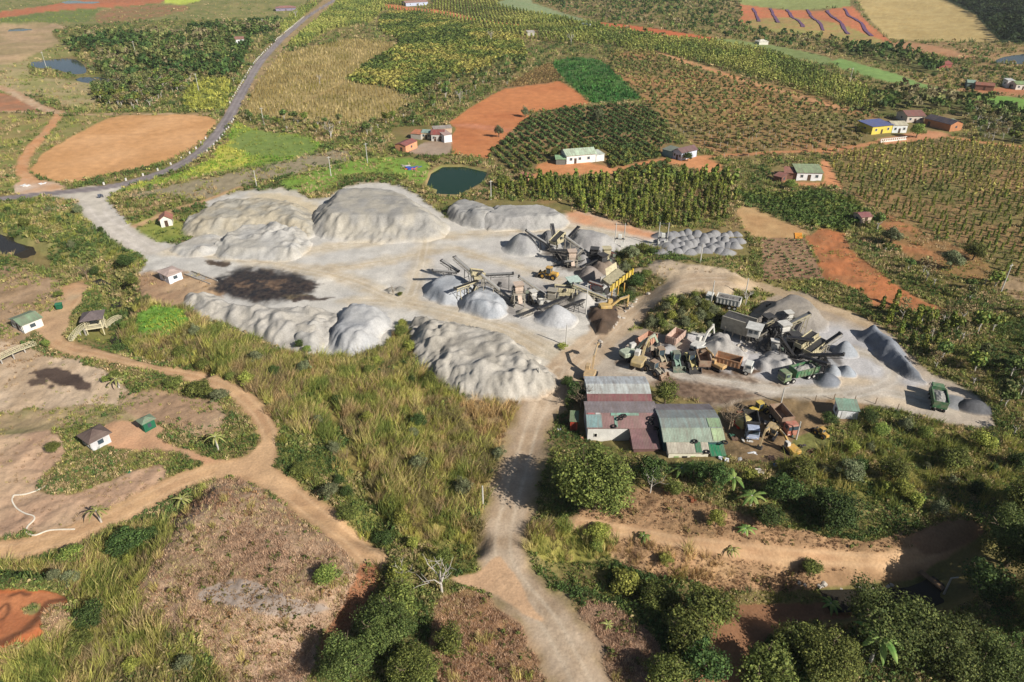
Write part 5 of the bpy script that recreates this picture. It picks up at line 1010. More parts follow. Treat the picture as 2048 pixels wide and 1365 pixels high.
# workshops in the centre, traced from their roof corners at roof height
def slab(name, pts, mat, parent, t=.12): MB().poly(pts, (0, 0, -t)).build(name, mat, parent)
g0 = gz(*UP(1240, 850, 0).xy)
def shed(name, xl, xr, prof, label, wc, cat='workshop', rcs=None, wall_f=True):
    """roof strip profile: list of (v pixel, height, roof colour of the strip below this line)"""
    r = empty(name, (float(unproj(xl, prof[0][0], g0 + prof[0][1])[0]), UP(xl, prof[-1][0], g0 + prof[-1][1]).y, g0), 0, label, cat); o = Vector(r.location)
    ps = [UP(xl, v, g0 + h) for v, h, c in prof]; x0 = ps[-1].x; x1 = UP(xr, prof[-1][0], g0 + prof[-1][1]).x
    for i in range(len(ps) - 1):
        a, b = ps[i], ps[i + 1]; slab('roof', [Vector((x0, a.y, a.z)) - o, Vector((x1, a.y, a.z)) - o, Vector((x1, b.y, b.z)) - o, Vector((x0, b.y, b.z)) - o], roofmat(prof[i][2]), r)
    m = MB(); wm = wallmat(wc); yb, yf = ps[0].y - .25, ps[-1].y + .25
    pr = [(p.y, p.z - .16) for p in ps]; pr[0] = (yb, pr[0][1]); pr[-1] = (yf, pr[-1][1])
    for x, t in ((x0 + .2, .15), (x1 - .2, -.15)): m.poly([Vector((x, y, z)) - o for y, z in pr] + [Vector((x, yf, g0 - .5)) - o, Vector((x, yb, g0 - .5)) - o], (t, 0, 0))
    m.box(Vector(((x0 + x1) / 2, yf - .0, (g0 + pr[-1][1]) / 2 - .25)) - o, (x1 - x0 - .42, .15, pr[-1][1] - g0 + .5)); m.box(Vector(((x0 + x1) / 2, yb, (g0 + pr[0][1]) / 2 - .25)) - o, (x1 - x0 - .42, .15, pr[0][1] - g0 + .5)); m.build('wall', wm, r)
    r_ps = [(p - o) for p in ps]; PS[r.name] = r_ps; return r, x0 - o.x, x1 - o.x, yf - o.y
PS = {}
def rpatch(s, strip, f0, f1, t0, t1, rgb):
    a, b = PS[s[0].name][strip], PS[s[0].name][strip + 1]; w = s[2] - s[1]; X0, X1 = s[1] + w * f0, s[1] + w * f1; q = []
    for X, t in ((X0, t0), (X1, t0), (X1, t1), (X0, t1)): p = a.lerp(b, t); q.append(Vector((X, p.y, p.z + .05)))
    MB().poly(q, (0, 0, .04)).build('roof_patch', roofmat(rgb), s[0])
s1 = shed('workshop', 1175, 1305, [(753, 3.6, (206, 210, 210)), (768, 4.7, (196, 200, 194)), (788, 4.2, (134, 88, 88)), (805, 3.5, None)], 'long pale grey and maroon roofed shed at the back of the workshops', (190, 186, 180))
s2 = shed('workshop', 1174, 1322, [(803, 3.9, (150, 140, 140)), (826, 4.4, (150, 116, 112)), (857, 3.1, None)], 'patched maroon and teal roofed workshop in the middle of the group', (228, 224, 214))
rpatch(s2, 1, 0, .21, .14, .97, (132, 162, 160)); rpatch(s2, 1, .34, .72, .03, .2, (132, 172, 152)); rpatch(s2, 1, .38, .42, .25, .95, (132, 172, 152)); rpatch(s2, 1, .02, .12, .02, .12, (176, 110, 110)); rpatch(s2, 1, .13, .2, .02, .12, (210, 210, 206))
w_ = MB().box((s2[1] + 1.7, s2[3] - .1, 1.4), (.5, .12, .7)).build('window', GLASS, s2[0]); MB().box((s2[1] + 1.7, s2[3] - .12, 1.4), (.64, .08, .84)).build('frame', WHITE, w_)
s3 = shed('annex', 1266, 1321, [(857, 3.0, (148, 112, 110)), (878, 2.7, (140, 106, 106)), (898, 2.3, None)], 'maroon sheet roofed annex projecting towards the trees', (120, 90, 84), cat='annex')
s4 = shed('workshop', 1327, 1452, [(808, 3.4, (140, 134, 138)), (820, 4.6, (142, 150, 148)), (836, 5.2, (146, 160, 152)), (856, 4.9, (160, 176, 156)), (884, 3.9, None)], 'big arched green roofed workshop at the right of the group', (62, 100, 100))
s5 = shed('office', 1336, 1420, [(884, 3.8, (196, 188, 168)), (907, 3.0, None)], 'cream walled office with green shutters in front of the arched workshop', (232, 226, 202), cat='office')
for i, f in enumerate((.22, .62)): MB().box((s5[1] + (s5[2] - s5[1]) * f, s5[3] - .1, 1.2), (.8, .1, 2.0)).build('shutter', wallmat((150, 176, 116)), s5[0])
MB().box((s5[1] + (s5[2] - s5[1]) * .42, s5[3] - .1, 1.15), (.9, .1, 2.1)).build('door', DARK, s5[0])
rpatch(s5, 0, .68, .82, .05, .97, (36, 130, 90)); rpatch(s4, 2, .78, .99, .05, .95, (150, 176, 136)); rpatch(s4, 3, .8, .99, .05, .95, (176, 196, 150))
s6 = shed('canopy', 1422, 1453, [(888, 3.2, (34, 130, 88)), (912, 2.5, None)], 'bright green canopy at the right corner of the arched workshop', (110, 100, 90), cat='canopy')
TYRE = M('tyre_rubber', (44, 42, 42), .9, var=.2)
for i, (u, v, h) in enumerate([(1241, 837, 4.35), (1248, 832, 4.45), (1228, 853, 3.4), (1304, 836, 4.35), (1303, 846, 3.95), (1313, 857, 3.3), (1390, 883, 4.1), (1450, 885, 4.05), (1414, 904, 3.25)]):
    p = UP(u, v, g0 + h); o = MB().torus((0, 0, 0), .42, .14).build('tyre', TYRE, None, 0, p); tag(o, ['left worn tyre of the pair at the top of the maroon roof', 'right worn tyre of the pair at the top of the maroon roof', 'worn tyre at the front edge beside the teal patch', 'upper tyre at the right end of the maroon roof', 'lower tyre at the right end of the maroon roof', 'tyre at the maroon roof corner above the annex', 'tyre on the pale seam of the arched green roof', 'tyre on the right edge of the arched green roof', 'tyre on the cream office roof beside the green strip'][i], 'tyre', 'tyres holding down the roofs')
# pavilion on the creek and the footbridges
GREYR = M('grey_shingle', (112, 100, 98), .8, var=.2, scale=2)
def footbridge(p, q, arch, label, wid=.8):
    a, b = P3(*p, .3), P3(*q, .3); a.z = b.z = max(a.z, b.z); L = (b - a).xy.length; rz = math.atan2(b.y - a.y, b.x - a.x); r = empty('footbridge', a, rz, label, 'footbridge'); CREAM = M('bridge_paint', (206, 196, 160), .8, var=.15)
    n = 12; D = MB(); R1 = MB(); Pp = []
    for i in range(n + 1): t = i / n; Pp.append(Vector((L * t, 0, arch * sin(pi * t))))
    for i in range(n): D.bar(Pp[i], Pp[i + 1], wid, .12)
    D.build('deck', CREAM, r)
    for s in (-1, 1):
        R1 = MB()
        for i in range(n): R1.bar(Pp[i] + Vector((0, s * wid / 2, .9)), Pp[i + 1] + Vector((0, s * wid / 2, .9)), .09); R1.bar(Pp[i] + Vector((0, s * wid / 2, .5)), Pp[i + 1] + Vector((0, s * wid / 2, .5)), .05)
        for i in range(n + 1): R1.bar(Pp[i] + Vector((0, s * wid / 2, 0)), Pp[i] + Vector((0, s * wid / 2, .9)), .08)
        R1.build('railing', CREAM, r)
    S_ = MB()
    for t in (.25, .5, .75): S_.bar((L * t, 0, -3), (L * t, 0, arch * sin(pi * t) - .1), .25)
    S_.build('pier', CONC, r); return r
footbridge((143, 685), (182, 668), .45, 'cream arched footbridge from the dirt road up to the creek pavilion')
footbridge((213, 657), (243, 640), .45, 'cream arched footbridge from the creek pavilion to the grassy bank')
footbridge((-20, 738), (72, 692), .5, 'long cream railed footbridge over the sand at the left edge')
pv = P3(197, 668); pv.z = -.2; r = empty('pavilion', pv, .35, 'creek pavilion with a grey pyramid roof and cream railings', 'pavilion')
MB().box((0, 0, 0), (4, 4, .2)).build('deck', CREAM, r)
for sx in (-1, 1):
    for sy in (-1, 1): MB().box((sx * 1.7, sy * 1.7, .2), (.18, .18, 4.6)).build('post', CREAM, r)
m = MB()
for i in range(4): a = i * pi / 2; c, s = cos(a), sin(a); m.bar((c * 1.9 - s * 1.9, s * 1.9 + c * 1.9, .95), (c * 1.9 + s * 1.9, s * 1.9 - c * 1.9, .95), .1); m.bar((c * 1.9 - s * 1.9, s * 1.9 + c * 1.9, .5), (c * 1.9 + s * 1.9, s * 1.9 - c * 1.9, .5), .06)
m.build('railing', CREAM, r); m = MB(); e = 2.5; c = [(-e, -e, 2.4), (e, -e, 2.4), (e, e, 2.4), (-e, e, 2.4)]
for i in range(4): m.poly([c[i], c[(i + 1) % 4], (0, 0, 3.7)], (0, 0, .1))
m.build('roof', GREYR, r)
# ------------------------------------------------------------------ crushing plants
STEEL = M('dusty_steel', (176, 168, 152), .7, .2, var=.2); DSTEEL = M('dark_steel', (84, 82, 80), .6, .3, var=.25); BELT = M('belt_rubber', (150, 148, 144), .9, var=.12); PINK = M('dusty_pink_steel', (206, 184, 164), .8, var=.2)
BEIGE = M('beige_steel', (200, 188, 152), .75, var=.2); BLK = M('black_steel', (50, 50, 54), .6, .2, var=.2); YEL = M('yellow_paint', (222, 168, 40), .6, var=.15, dust=.3); YEL2 = M('bright_yellow_paint', (230, 196, 40), .6, var=.1, dust=.3); DUSTW = M('dusty_white', (210, 206, 196), .8, var=.15)
TEAL = M('teal_paint', (70, 110, 100), .7, var=.15, dust=.35)
def conveyor(p, q, label, w=1.0, frame=STEEL, belt=BELT, legs=(.5, .85), depth=.7, name='conveyor'):
    """p, q = (u, v, height above ground); belt runs from p (low) to q (high)"""
    ga = gz(*UP(p[0], p[1], p[2]).xy); a = UP(p[0], p[1], ga + p[2]); b = UP(q[0], q[1], ga + q[2]); r = empty(name, (a.x, a.y, ga), 0, label, 'conveyor'); o = Vector(r.location); a -= o; b -= o
    d = (b - a).normalized(); s = d.cross(Vector((0, 0, 1))).normalized(); n = s.cross(d)
    MB().bar(a + n * .12, b + n * .12, w * .72, .1).build('belt', belt, r); m = MB()
    for k in (-1, 1):
        m.bar(a + s * k * w / 2, b + s * k * w / 2, .12, .22); m.bar(a + s * k * w / 2 - n * depth, b + s * k * w / 2 - n * depth, .08); L = (b - a).length; c = max(3, int(L / 1.6))
        for i in range(c):
            t0, t1 = a + d * L * i / c, a + d * L * (i + 1) / c; m.bar(t0 + s * k * w / 2, t1 + s * k * w / 2 - n * depth, .06); m.bar(t0 + s * k * w / 2, t0 + s * k * w / 2 - n * depth, .06)
    m.build('truss', frame, r)
    for e, nm in ((a, 'tail_drum'), (b, 'head_drum')): MB().cyl(e - s * w * .5, e + s * w * .5, .28, 10).build(nm, DSTEEL, r)
    for t in legs:
        e = a + (b - a) * t; gzz = gz(e.x + o.x, e.y + o.y) - o.z - .3
        if e.z - gzz > 1.2:
            for k in (-1, 1): MB().bar(e + s * k * w / 2 - n * depth, Vector((e.x + s.x * k * w, e.y + s.y * k * w, gzz)), .14).build('leg', frame, r)
            MB().bar(e + s * w * .6 + Vector((0, 0, (gzz - e.z) * .5)), e - s * w * .6 + Vector((0, 0, (gzz - e.z) * .5)), .1).build('brace', frame, r)
    return r
def crusher(u, v, label, hgt=5.0, rz=0.0, body=PINK, frame=STEEL, s=1.0, flywheel=True):
    p = P3(u, v); r = empty('crusher', p, rz, label, 'crusher', None, s); h = hgt / s
    m = MB()
    for x in (-1.3, 1.3):
        for y in (-1.2, 1.2): MB().box((x, y, h * .3 - .3), (.26, .26, h * .6 + .6)).build('leg', frame, r)
    m.box((0, 0, h * .32), (3.2, 3.0, .15)).box((0, 0, h * .6), (3.0, 2.8, .2)); m.build('platform', frame, r)
    MB().box((0, 0, h * .6 + .9), (1.9, 1.7, 1.6), taper=(1.15, 1.1)).build('jaw_body', body, r, .06)
    MB().box((0, 0, h * .6 + 2.1), (1.5, 1.4, .9), taper=(1.7, 1.7)).build('hopper', body, r)
    if flywheel:
        for k in (-1, 1):
            f = MB().cyl((k * 1.15, .2, h * .6 + 1.0), (k * 1.4, .2, h * .6 + 1.0), .85, 16).build('flywheel', DSTEEL, r); MB().cyl((k * 1.1, .2, h * .6 + 1.0), (k * 1.5, .2, h * .6 + 1.0), .2, 8).build('hub', STEEL, f)
    MB().box((1.9, -1.0, h * .6 + .5), (.8, .7, .7)).build('motor', TEAL, r, .04)
    m = MB(); z = h * .6
    for a, b in (((-1.5, -1.4), (1.5, -1.4)), ((1.5, -1.4), (1.5, 1.4)), ((-1.5, 1.4), (-1.5, -1.4))):
        m.bar((*a, z + 1), (*b, z + 1), .06); m.bar((*a, z + .55), (*b, z + .55), .05); m.bar((*a, z), (*a, z + 1), .06)
    m.build('railing', frame, r)
    m = MB(); m.bar((-1.7, 1.5, 0), (-1.7, -1.2, h * .6), .5, .1); m.build('stairs', frame, r)
    MB().bar((0, -1.0, h * .6), (0, -2.4, h * .25), 1.0, .5).build('chute', body, r); return r
def screen(u, v, label, hgt=3.6, L=5.0, rz=0.0, tilt=.3, body=BEIGE, frame=STEEL, w=1.9):
    p = P3(u, v); r = empty('screen_deck', p, rz, label, 'vibrating screen'); c, s_ = cos(tilt), sin(tilt)
    for x in (-L * .4, L * .4):
        for y in (-w * .6, w * .6): MB().bar((x * c, y, -.3), (x * c, y, hgt - x * s_ - .3), .2).build('leg', frame, r)
    m = MB()
    for y in (-w / 2, w / 2): m.box((0, y, hgt), (L, .12, 1.1), ry=tilt)
    m.box((L / 2 * -c, 0, hgt + L / 2 * s_), (.12, w, 1.1), ry=tilt); m.build('side_walls', body, r)
    for k in range(2): MB().box((0, 0, hgt + .2 - k * .5), (L * .98, w * .94, .06), ry=tilt).build('mesh_deck', DSTEEL, r)
    m = MB()
    for i in range(8): x = -L * .45 + i * L * .128; m.box((x * c, -w / 2 - .09, hgt - x * s_), (.1, .1, 1.15), ry=tilt); m.box((x * c, w / 2 + .09, hgt - x * s_), (.1, .1, 1.15), ry=tilt)
    m.build('ribs', body, r); MB().box((0, 0, hgt - 1.2), (L * .7, w * .8, 1.0), taper=(1.2, 1.2)).build('hopper', body, r)
    MB().cyl((0, -w / 2 - .5, hgt + .2), (0, -w / 2 - .15, hgt + .2), .4, 12).build('drive_wheel', DSTEEL, r); return r
# left plant
conveyor((957, 556, 4.2), (909, 514, 6.6), 'longest raised conveyor pointing to the upper left over the open yard', legs=(.5,))
conveyor((917, 543, 3.2), (883, 521, 5.2), 'dark conveyor tip between the longest one and the lowest left one', frame=DSTEEL, legs=(.5,), w=.9)
conveyor((912, 545, 3.4), (865, 541, 4.6), 'lowest dark conveyor at the far left of the left plant', frame=DSTEEL, legs=(.5,), w=.9)
conveyor((1020, 597, 1.0), (961, 548, 6.8), 'main inclined conveyor climbing left to the screening tower')
conveyor((1026, 547, 5.0), (970, 550, 4.6), 'level conveyor crossing above the yard behind the crusher tower', frame=DSTEEL, legs=(.15, .8))
conveyor((1096, 592, 1.0), (1038, 553, 6.4), 'inclined conveyor from the right crusher up to the pink crusher tower')
conveyor((954, 562, 3.8), (911, 577, 4.8), 'short beige conveyor dropping gravel in front of the screening tower', frame=BEIGE, belt=BLK)
conveyor((1214, 596, 1.2), (1146, 568, 4.6), 'long beige conveyor leading from the yellow hopper to the teal cabin', frame=BEIGE)
conveyor((1134, 594, 2.2), (1079, 617, 4.8), 'black belted conveyor tip above the tall pale cone', frame=DSTEEL, belt=BLK, legs=(.4,))
conveyor((1110, 582, 1.6), (1140, 562, 3.2), 'short beige conveyor beneath the teal cabin', frame=BEIGE)
crusher(1037, 610, 'tall pink beige crusher tower in the middle of the left plant', 5.8, .2)
crusher(1104, 612, 'crusher with flywheels at the right of the left plant', 3.4, -.3, body=STEEL)
screen(956, 584, 'beige slatted screening tower at the head of the main conveyor', 5.6, 3.6, .3, .25, w=2.2)
screen(1128, 600, 'long beige screening deck beside the right crusher of the left plant', 3.2, 5.0, .05, .12, w=2.0)
def cabin(u, v, label, wc, rc, h=3.0, hw=2.2, w=2.6, d=2.4, rz=0, fl=2.2):
    p = P3(u, v); r = empty('control_cabin', p, rz, label, 'cabin')
    for x in (-1, 1):
        for y in (-1, 1): MB().box((x * (w / 2 - .15), y * (d / 2 - .15), fl / 2 - .2), (.2, .2, fl + .4)).build('leg', DSTEEL, r)
    MB().box((0, 0, fl + hw / 2), (w, d, hw)).build('wall', wc, r); MB().box((0, 0, fl + hw + .08), (w + .9, d + .9, .14), rx=.06).build('roof', rc, r)
    for s in (-1, 1): MB().box((s * w * .24, -d / 2, fl + hw * .6), (w * .3, .06, .8)).build('window', GLASS, r)
    MB().box((w / 2, 0, fl + hw * .45), (.06, .8, 1.8)).build('door', DUSTW, r); MB().bar((w / 2 + .5, -d, 0), (w / 2 + .5, 0, fl), .7, .08).build('stairs', DSTEEL, r); return r
cabin(1146, 590, 'raised teal control cabin with a pale green roof at the left plant', TEAL, M('pale_roof', (188, 204, 190), .6), rz=.35)
# primary hopper with the yellow wall
p = P3(1226, 585); r = empty('primary_hopper', p, .55, 'feed hopper with a bright yellow rib wall at the end of the upper terrace', 'feed hopper')
m = MB(); m.poly([(-2.2, -1.6, 3.2), (2.6, -1.6, 5.2), (2.6, 1.8, 5.6), (-2.2, 1.8, 3.6)], (0, 0, -.3)); m.build('feed_plate', BEIGE, r)
m = MB(); m.poly([(-2.6, -1.9, 3.2), (4.6, -1.9, 6.4), (4.6, -1.9, 5.0), (-2.6, -1.9, 1.6)], (0, .2, 0))
for i in range(7): m.box((-2.0 + i * 1.05, -2.0, 2.9 + i * .46), (.35, .3, 1.7))
m.build('rib_wall', YEL2, r)
for x in (-2, 0, 2): MB().box((x, -1.9, 1), (.25, .25, 4)).build('leg', YEL, r)
MB().box((-3.2, 0, 1.6), (2.0, 2.2, 2.2)).build('jaw_crusher', DUSTW, r, .1); MB().cyl((-3.2, -1.5, 1.8), (-3.2, -1.2, 1.8), 1.0, 16).build('flywheel', DSTEEL, r); MB().box((.4, 2.4, 1.4), (6, .4, 5.4)).build('retaining_wall', CONC, r)
MB().poly([(-1, 1.9, 3.8), (2.6, 1.9, 4.8), (3.2, 3.4, 6.4), (-.4, 3.2, 5.4)], (0, .1, .1)).build('side_plate', BEIGE, r)
conveyor((985, 592, 1.4), (1000, 566, 3.4), 'small conveyor frame under the main inclined conveyor', frame=DSTEEL, belt=BLK, legs=(.7,), w=.8)
conveyor((1072, 606, 1.0), (1058, 578, 3.8), 'steep thin conveyor right of the pink beige crusher tower', frame=STEEL, legs=(.7,), w=.7)
conveyor((1175, 596, 1.0), (1150, 608, 3.0), 'short dark conveyor under the long beige conveyor', frame=DSTEEL, belt=BLK, w=.8)
conveyor((1206, 572, 3.2), (1178, 563, 3.6), 'level brown walkway between the cabin and the jaw crusher', frame=RUST, legs=(.3, .8), w=.8)
conveyor((940, 596, .8), (951, 572, 3.6), 'steep feed conveyor under the screening tower', frame=BEIGE, belt=BLK, legs=(.6,), w=.8)
crusher(1066, 606, 'small grey crusher behind the steep thin conveyor', 2.6, .5, body=DUSTW, frame=DSTEEL, s=.75)
crusher(1192, 600, 'low rusty hopper frame at the foot of the beige conveyor', 2.2, .3, body=DSTEEL, frame=STEEL, flywheel=False, s=.8)
screen(1088, 616, 'small grey screen in front of the flywheel crusher', 1.8, 3.0, .4, .2, body=DUSTW, w=1.4)
# upper plant
conveyor((1172, 530, 1.2), (1200, 516, 3.0), 'dark level walkway across the shaded crusher', frame=DSTEEL, belt=BLK, legs=(.5,), w=.8)
conveyor((1232, 508, 1.6), (1208, 498, 3.0), 'rusty conveyor frame behind the shaded crusher', frame=RUST, belt=BLK, legs=(.5,), w=.8)
conveyor((1120, 520, .8), (1104, 496, 3.4), 'dark feed conveyor in front of the tilted beige screen', frame=DSTEEL, belt=BLK, legs=(.6,), w=.8)
conveyor((1168, 520, 1.4), (1128, 524, 2.4), 'low conveyor crossing before the pinkish crusher', frame=DSTEEL, legs=(.5,), w=.8)
crusher(1204, 536, 'dark hopper frame in the deep shade left of the thicket', 2.6, .6, body=DSTEEL, frame=DSTEEL, flywheel=False)
# more of the right plant
conveyor((1536, 690, 1.0), (1552, 664, 4.2), 'dark feed conveyor rising to the right hand tower', frame=DSTEEL, belt=BLK, w=.8)
conveyor((1510, 676, 1.6), (1534, 662, 3.6), 'grey conveyor frame right of the white cabin', frame=STEEL, belt=BLK, w=.8, legs=(.5,))
conveyor((1586, 668, 3.0), (1600, 645, 4.2), 'short dark conveyor under the long tan conveyor', frame=DSTEEL, belt=BLK, w=.8, legs=(.7,))
conveyor((1620, 735, .6), (1640, 716, 3.0), 'thin dark conveyor between the black ones and the green truck', frame=DSTEEL, belt=BLK, w=.7, legs=(.7,))
conveyor((1664, 738, .8), (1648, 712, 3.4), 'thin leaning conveyor beside the small cones', frame=DSTEEL, belt=BLK, w=.7, legs=(.7,))
crusher(1584, 700, 'dark cone crusher between the tower and the parallel screens', 2.8, .2, body=DSTEEL, frame=DSTEEL)
crusher(1572, 652, 'dusty drive station under the long tan conveyor', 3.0, .2, body=DUSTW, frame=DSTEEL, flywheel=False, s=.8)
# rest of the upper plant
conveyor((1098, 490, 2.4), (1052, 461, 6.2), 'dark conveyor reaching over the pointed grey cone of the upper plant', frame=DSTEEL, legs=(.35,))
conveyor((1109, 476, 2.6), (1104, 449, 5.4), 'steep short conveyor pointing straight away above the upper plant', frame=DSTEEL, belt=BLK, legs=())
conveyor((1184, 512, 1.0), (1130, 472, 6.6), 'pale inclined conveyor in the middle of the upper plant', legs=(.4, .75))
conveyor((1137, 475, 3.6), (1157, 454, 5.6), 'dark conveyor tip over the broad grey heap of the upper plant', frame=DSTEEL, belt=BLK, legs=(.5,))
conveyor((1140, 501, 3.4), (1101, 501, 3.2), 'level dark conveyor in front of the upper screen', frame=DSTEEL, belt=BLK, legs=(.2, .8))
conveyor((1148, 514, 2.2), (1162, 498, 4.0), 'short pale conveyor beside the pink crusher of the upper plant', legs=())
conveyor((1222, 530, .8), (1196, 506, 3.4), 'dark feed conveyor in the shade beside the thicket', frame=DSTEEL, belt=BLK)
screen(1114, 502, 'beige vibrating screen tilted between the conveyors of the upper plant', 4.2, 5.2, .85, -.35, w=2.2)
crusher(1143, 532, 'pinkish crusher at the front of the upper plant', 3.6, .1)
crusher(1188, 524, 'dark cluttered crusher in the shade of the upper plant', 2.8, -.2, body=DSTEEL, frame=DSTEEL)
crusher(1212, 522, 'rusty platform crusher nearest the thicket in the upper plant', 2.6, .1, body=BEIGE, frame=DSTEEL, flywheel=False)
# right plant
conveyor((1561, 656, 3.0), (1619, 627, 6.4), 'long tan conveyor climbing right to the tallest grey brown heap', frame=BEIGE, legs=(.5, .9))
conveyor((1516, 656, 2.4), (1545, 638, 4.6), 'tan conveyor with trussed sides beside the white cabin', frame=BEIGE, legs=(.3,))
conveyor((1545, 656, 3.0), (1574, 630, 5.4), 'dark conveyor behind the long tan conveyor', frame=DSTEEL, belt=BLK, legs=(.7,))
conveyor((1590, 714, 1.0), (1563, 674, 5.4), 'dark belt conveyor falling from the tower towards the viewer', frame=DSTEEL, belt=BLK)
conveyor((1574, 674, 4.6), (1626, 680, 4.6), 'level dark conveyor feeding the parallel screens', frame=DSTEEL, belt=BLK, legs=(.3, .9))
conveyor((1637, 697, 2.6), (1681, 667, 6.0), 'upper right conveyor with its tip above a pale cone', frame=STEEL, belt=BLK, legs=(.4,))
conveyor((1606, 710, 2.4), (1687, 709, 5.0), 'long level black trussed conveyor pointing right', frame=DSTEEL, belt=BLK, legs=(.45,))
conveyor((1600, 711, 2.6), (1656, 728, 4.6), 'lower black conveyor pointing down to the right', frame=BLK, belt=BLK, legs=(.4, .85))
crusher(1560, 690, 'grey crusher tower in the centre of the right hand plant', 5.4, .3, body=DUSTW, frame=DSTEEL)
crusher(1546, 706, 'small white crusher at the foot of the right hand tower', 2.0, -.2, body=DUSTW, s=.8)
crusher(1530, 668, 'dark machinery behind the white cabin', 4.0, .4, body=DSTEEL, frame=DSTEEL, flywheel=False)
screen(1606, 708, 'left of the two parallel beige screens in the right hand plant', 3.8, 6.0, .62, -.2, w=1.8)
screen(1626, 716, 'right of the two parallel beige screens in the right hand plant', 3.0, 6.0, .62, -.2, w=2.0)
cabin(1503, 690, 'white control cabin with a teal side by the right hand feed hopper', DUSTW, M('pale_roof2', (206, 204, 196), .6), rz=-.5, fl=2.6)
p = P3(1478, 672); r = empty('feed_hopper', p, -.65, 'dark feed ramp hopper between the loaded truck and the white cabin', 'feed hopper')
MB().poly([(-4, -1.4, 4.6), (3, -1.4, 3.8), (3, 1.6, 3.8), (-4, 1.6, 4.6)], (0, 0, -.3)).build('feed_plate', DSTEEL, r); MB().box((-.6, -1.6, 3.0), (7, .3, 3.4)).build('side_wall', STEEL, r); MB().box((-.6, 1.8, 3.0), (7, .3, 3.4)).build('side_wall', STEEL, r); MB().box((2.4, 0, 1.6), (1.6, 2.2, 2.8)).build('jaw', DSTEEL, r, .08)
for x in (-3, -1, 1, 3): MB().box((x, -1.7, .9), (.25, .3, 2.6)).build('leg', STEEL, r)

# ------------------------------------------------------------------ vehicles
def wheel(parent, x, y, R=.52, w=.35, rim=DUSTW):
    t = MB().cyl((x, y - w / 2, R), (x, y + w / 2, R), R, 16).build('wheel', TYRE, parent); s = 1 if y > 0 else -1
    MB().cyl((x, y + s * w * .3, R), (x, y + s * (w / 2 + .03), R), R * .52, 10).build('rim', rim, t); return t
def heading(u, v, u2, v2):
    a, b = P3(u, v), P3(u2, v2); return a, math.atan2(b.y - a.y, b.x - a.x)
def dump_truck(u, v, u2, v2, label, bed, cab, L=8.6, load=None, tilt=0, name='dump_truck', decal=None, nw=4):
    """(u, v) rear and (u2, v2) front wheels on the ground"""
    p, rz = heading(u, v, u2, v2); q = P3(u2, v2); r = empty(name, (p + q) / 2, rz, label, 'dump truck'); w = 2.5; bl = L * .68; bx = -L / 2 + bl / 2
    MB().box((0, 0, .95), (L * .94, .9, .3)).build('chassis', DSTEEL, r)
    b0 = link('bed', None) if False else None
    B = MB(); zb = 1.3; hb = 1.5; t = .09
    B.box((bx, 0, zb), (bl, w, .14))
    for s in (-1, 1): B.box((bx, s * (w / 2 - t / 2), zb + hb / 2), (bl, t, hb))
    B.box((bx - bl / 2 + t / 2, 0, zb + hb / 2), (t, w - .2, hb)); B.box((bx + bl / 2 - t / 2, 0, zb + hb / 2 + .15), (t, w - .2, hb + .3))
    bd = B.build('bed', bed, r, 0); R_ = MB()
    for s in (-1, 1):
        for i in range(7): R_.box((bx - bl / 2 + .3 + i * (bl - .6) / 6, s * (w / 2 + .04), zb + hb / 2), (.12, .1, hb))
        R_.box((bx, s * (w / 2 + .05), zb + hb), (bl, .14, .12))
    R_.build('ribs', bed, bd)
    if decal: MB().box((bx + 1.2, -(w / 2 + .13), zb - .15), (2.0, .04, .55)).build('banner', DUSTW, bd); MB().box((bx + 1.2, -(w / 2 + .16), zb - .15), (1.0, .03, .22)).build('emblem', wallmat((206, 50, 50)), bd)
    cx = L / 2 - .95; C_ = MB(); C_.box((cx, 0, 1.75), (1.75, 2.35, 1.9), taper=(.9, .94)).build('cab', cab, r, .07)
    MB().box((cx + .84, 0, 2.1), (.1, 2.0, .75), ry=-.08).build('windscreen', GLASS, r)
    for s in (-1, 1): MB().box((cx + .15, s * 1.15, 2.15), (.9, .06, .6)).build('window', GLASS, r)
    MB().box((cx + .9, 0, .85), (.15, 2.3, .4)).build('bumper', cab, r)
    for s in (-1, 1): MB().box((cx + .98, s * .85, .9), (.06, .3, .18)).build('headlight', WHITE, r); MB().box((cx + .7, s * 1.35, 2.2), (.1, .12, .5)).build('mirror', BLK, r)
    xs = [-L / 2 + 1.0, -L / 2 + 2.25, L / 2 - 2.5, L / 2 - 1.0][4 - nw:] if nw == 4 else [-L / 2 + 1.0, -L / 2 + 2.25, L / 2 - 1.1]
    for x in xs:
        for s in (-1, 1): wheel(r, x, s * 1.05)
    if load:
        rs_ = np.random.default_rng(int(u)); n = 12; G = MB(); vs = {}
        for i in range(n):
            for j in range(7): x, y = bx - bl / 2 + .12 + i * (bl - .24) / (n - 1), -w / 2 + .14 + j * (w - .28) / 6; vs[i, j] = G.b.verts.new((x, y, zb + hb * .72 + .55 * sin(pi * i / (n - 1)) * sin(pi * j / 6) + rs_.uniform(-.1, .12)))
        for i in range(n - 1):
            for j in range(6): G.b.faces.new([vs[i, j], vs[i + 1, j], vs[i + 1, j + 1], vs[i, j + 1]])
        G.build('gravel_load', load, bd)
    return r
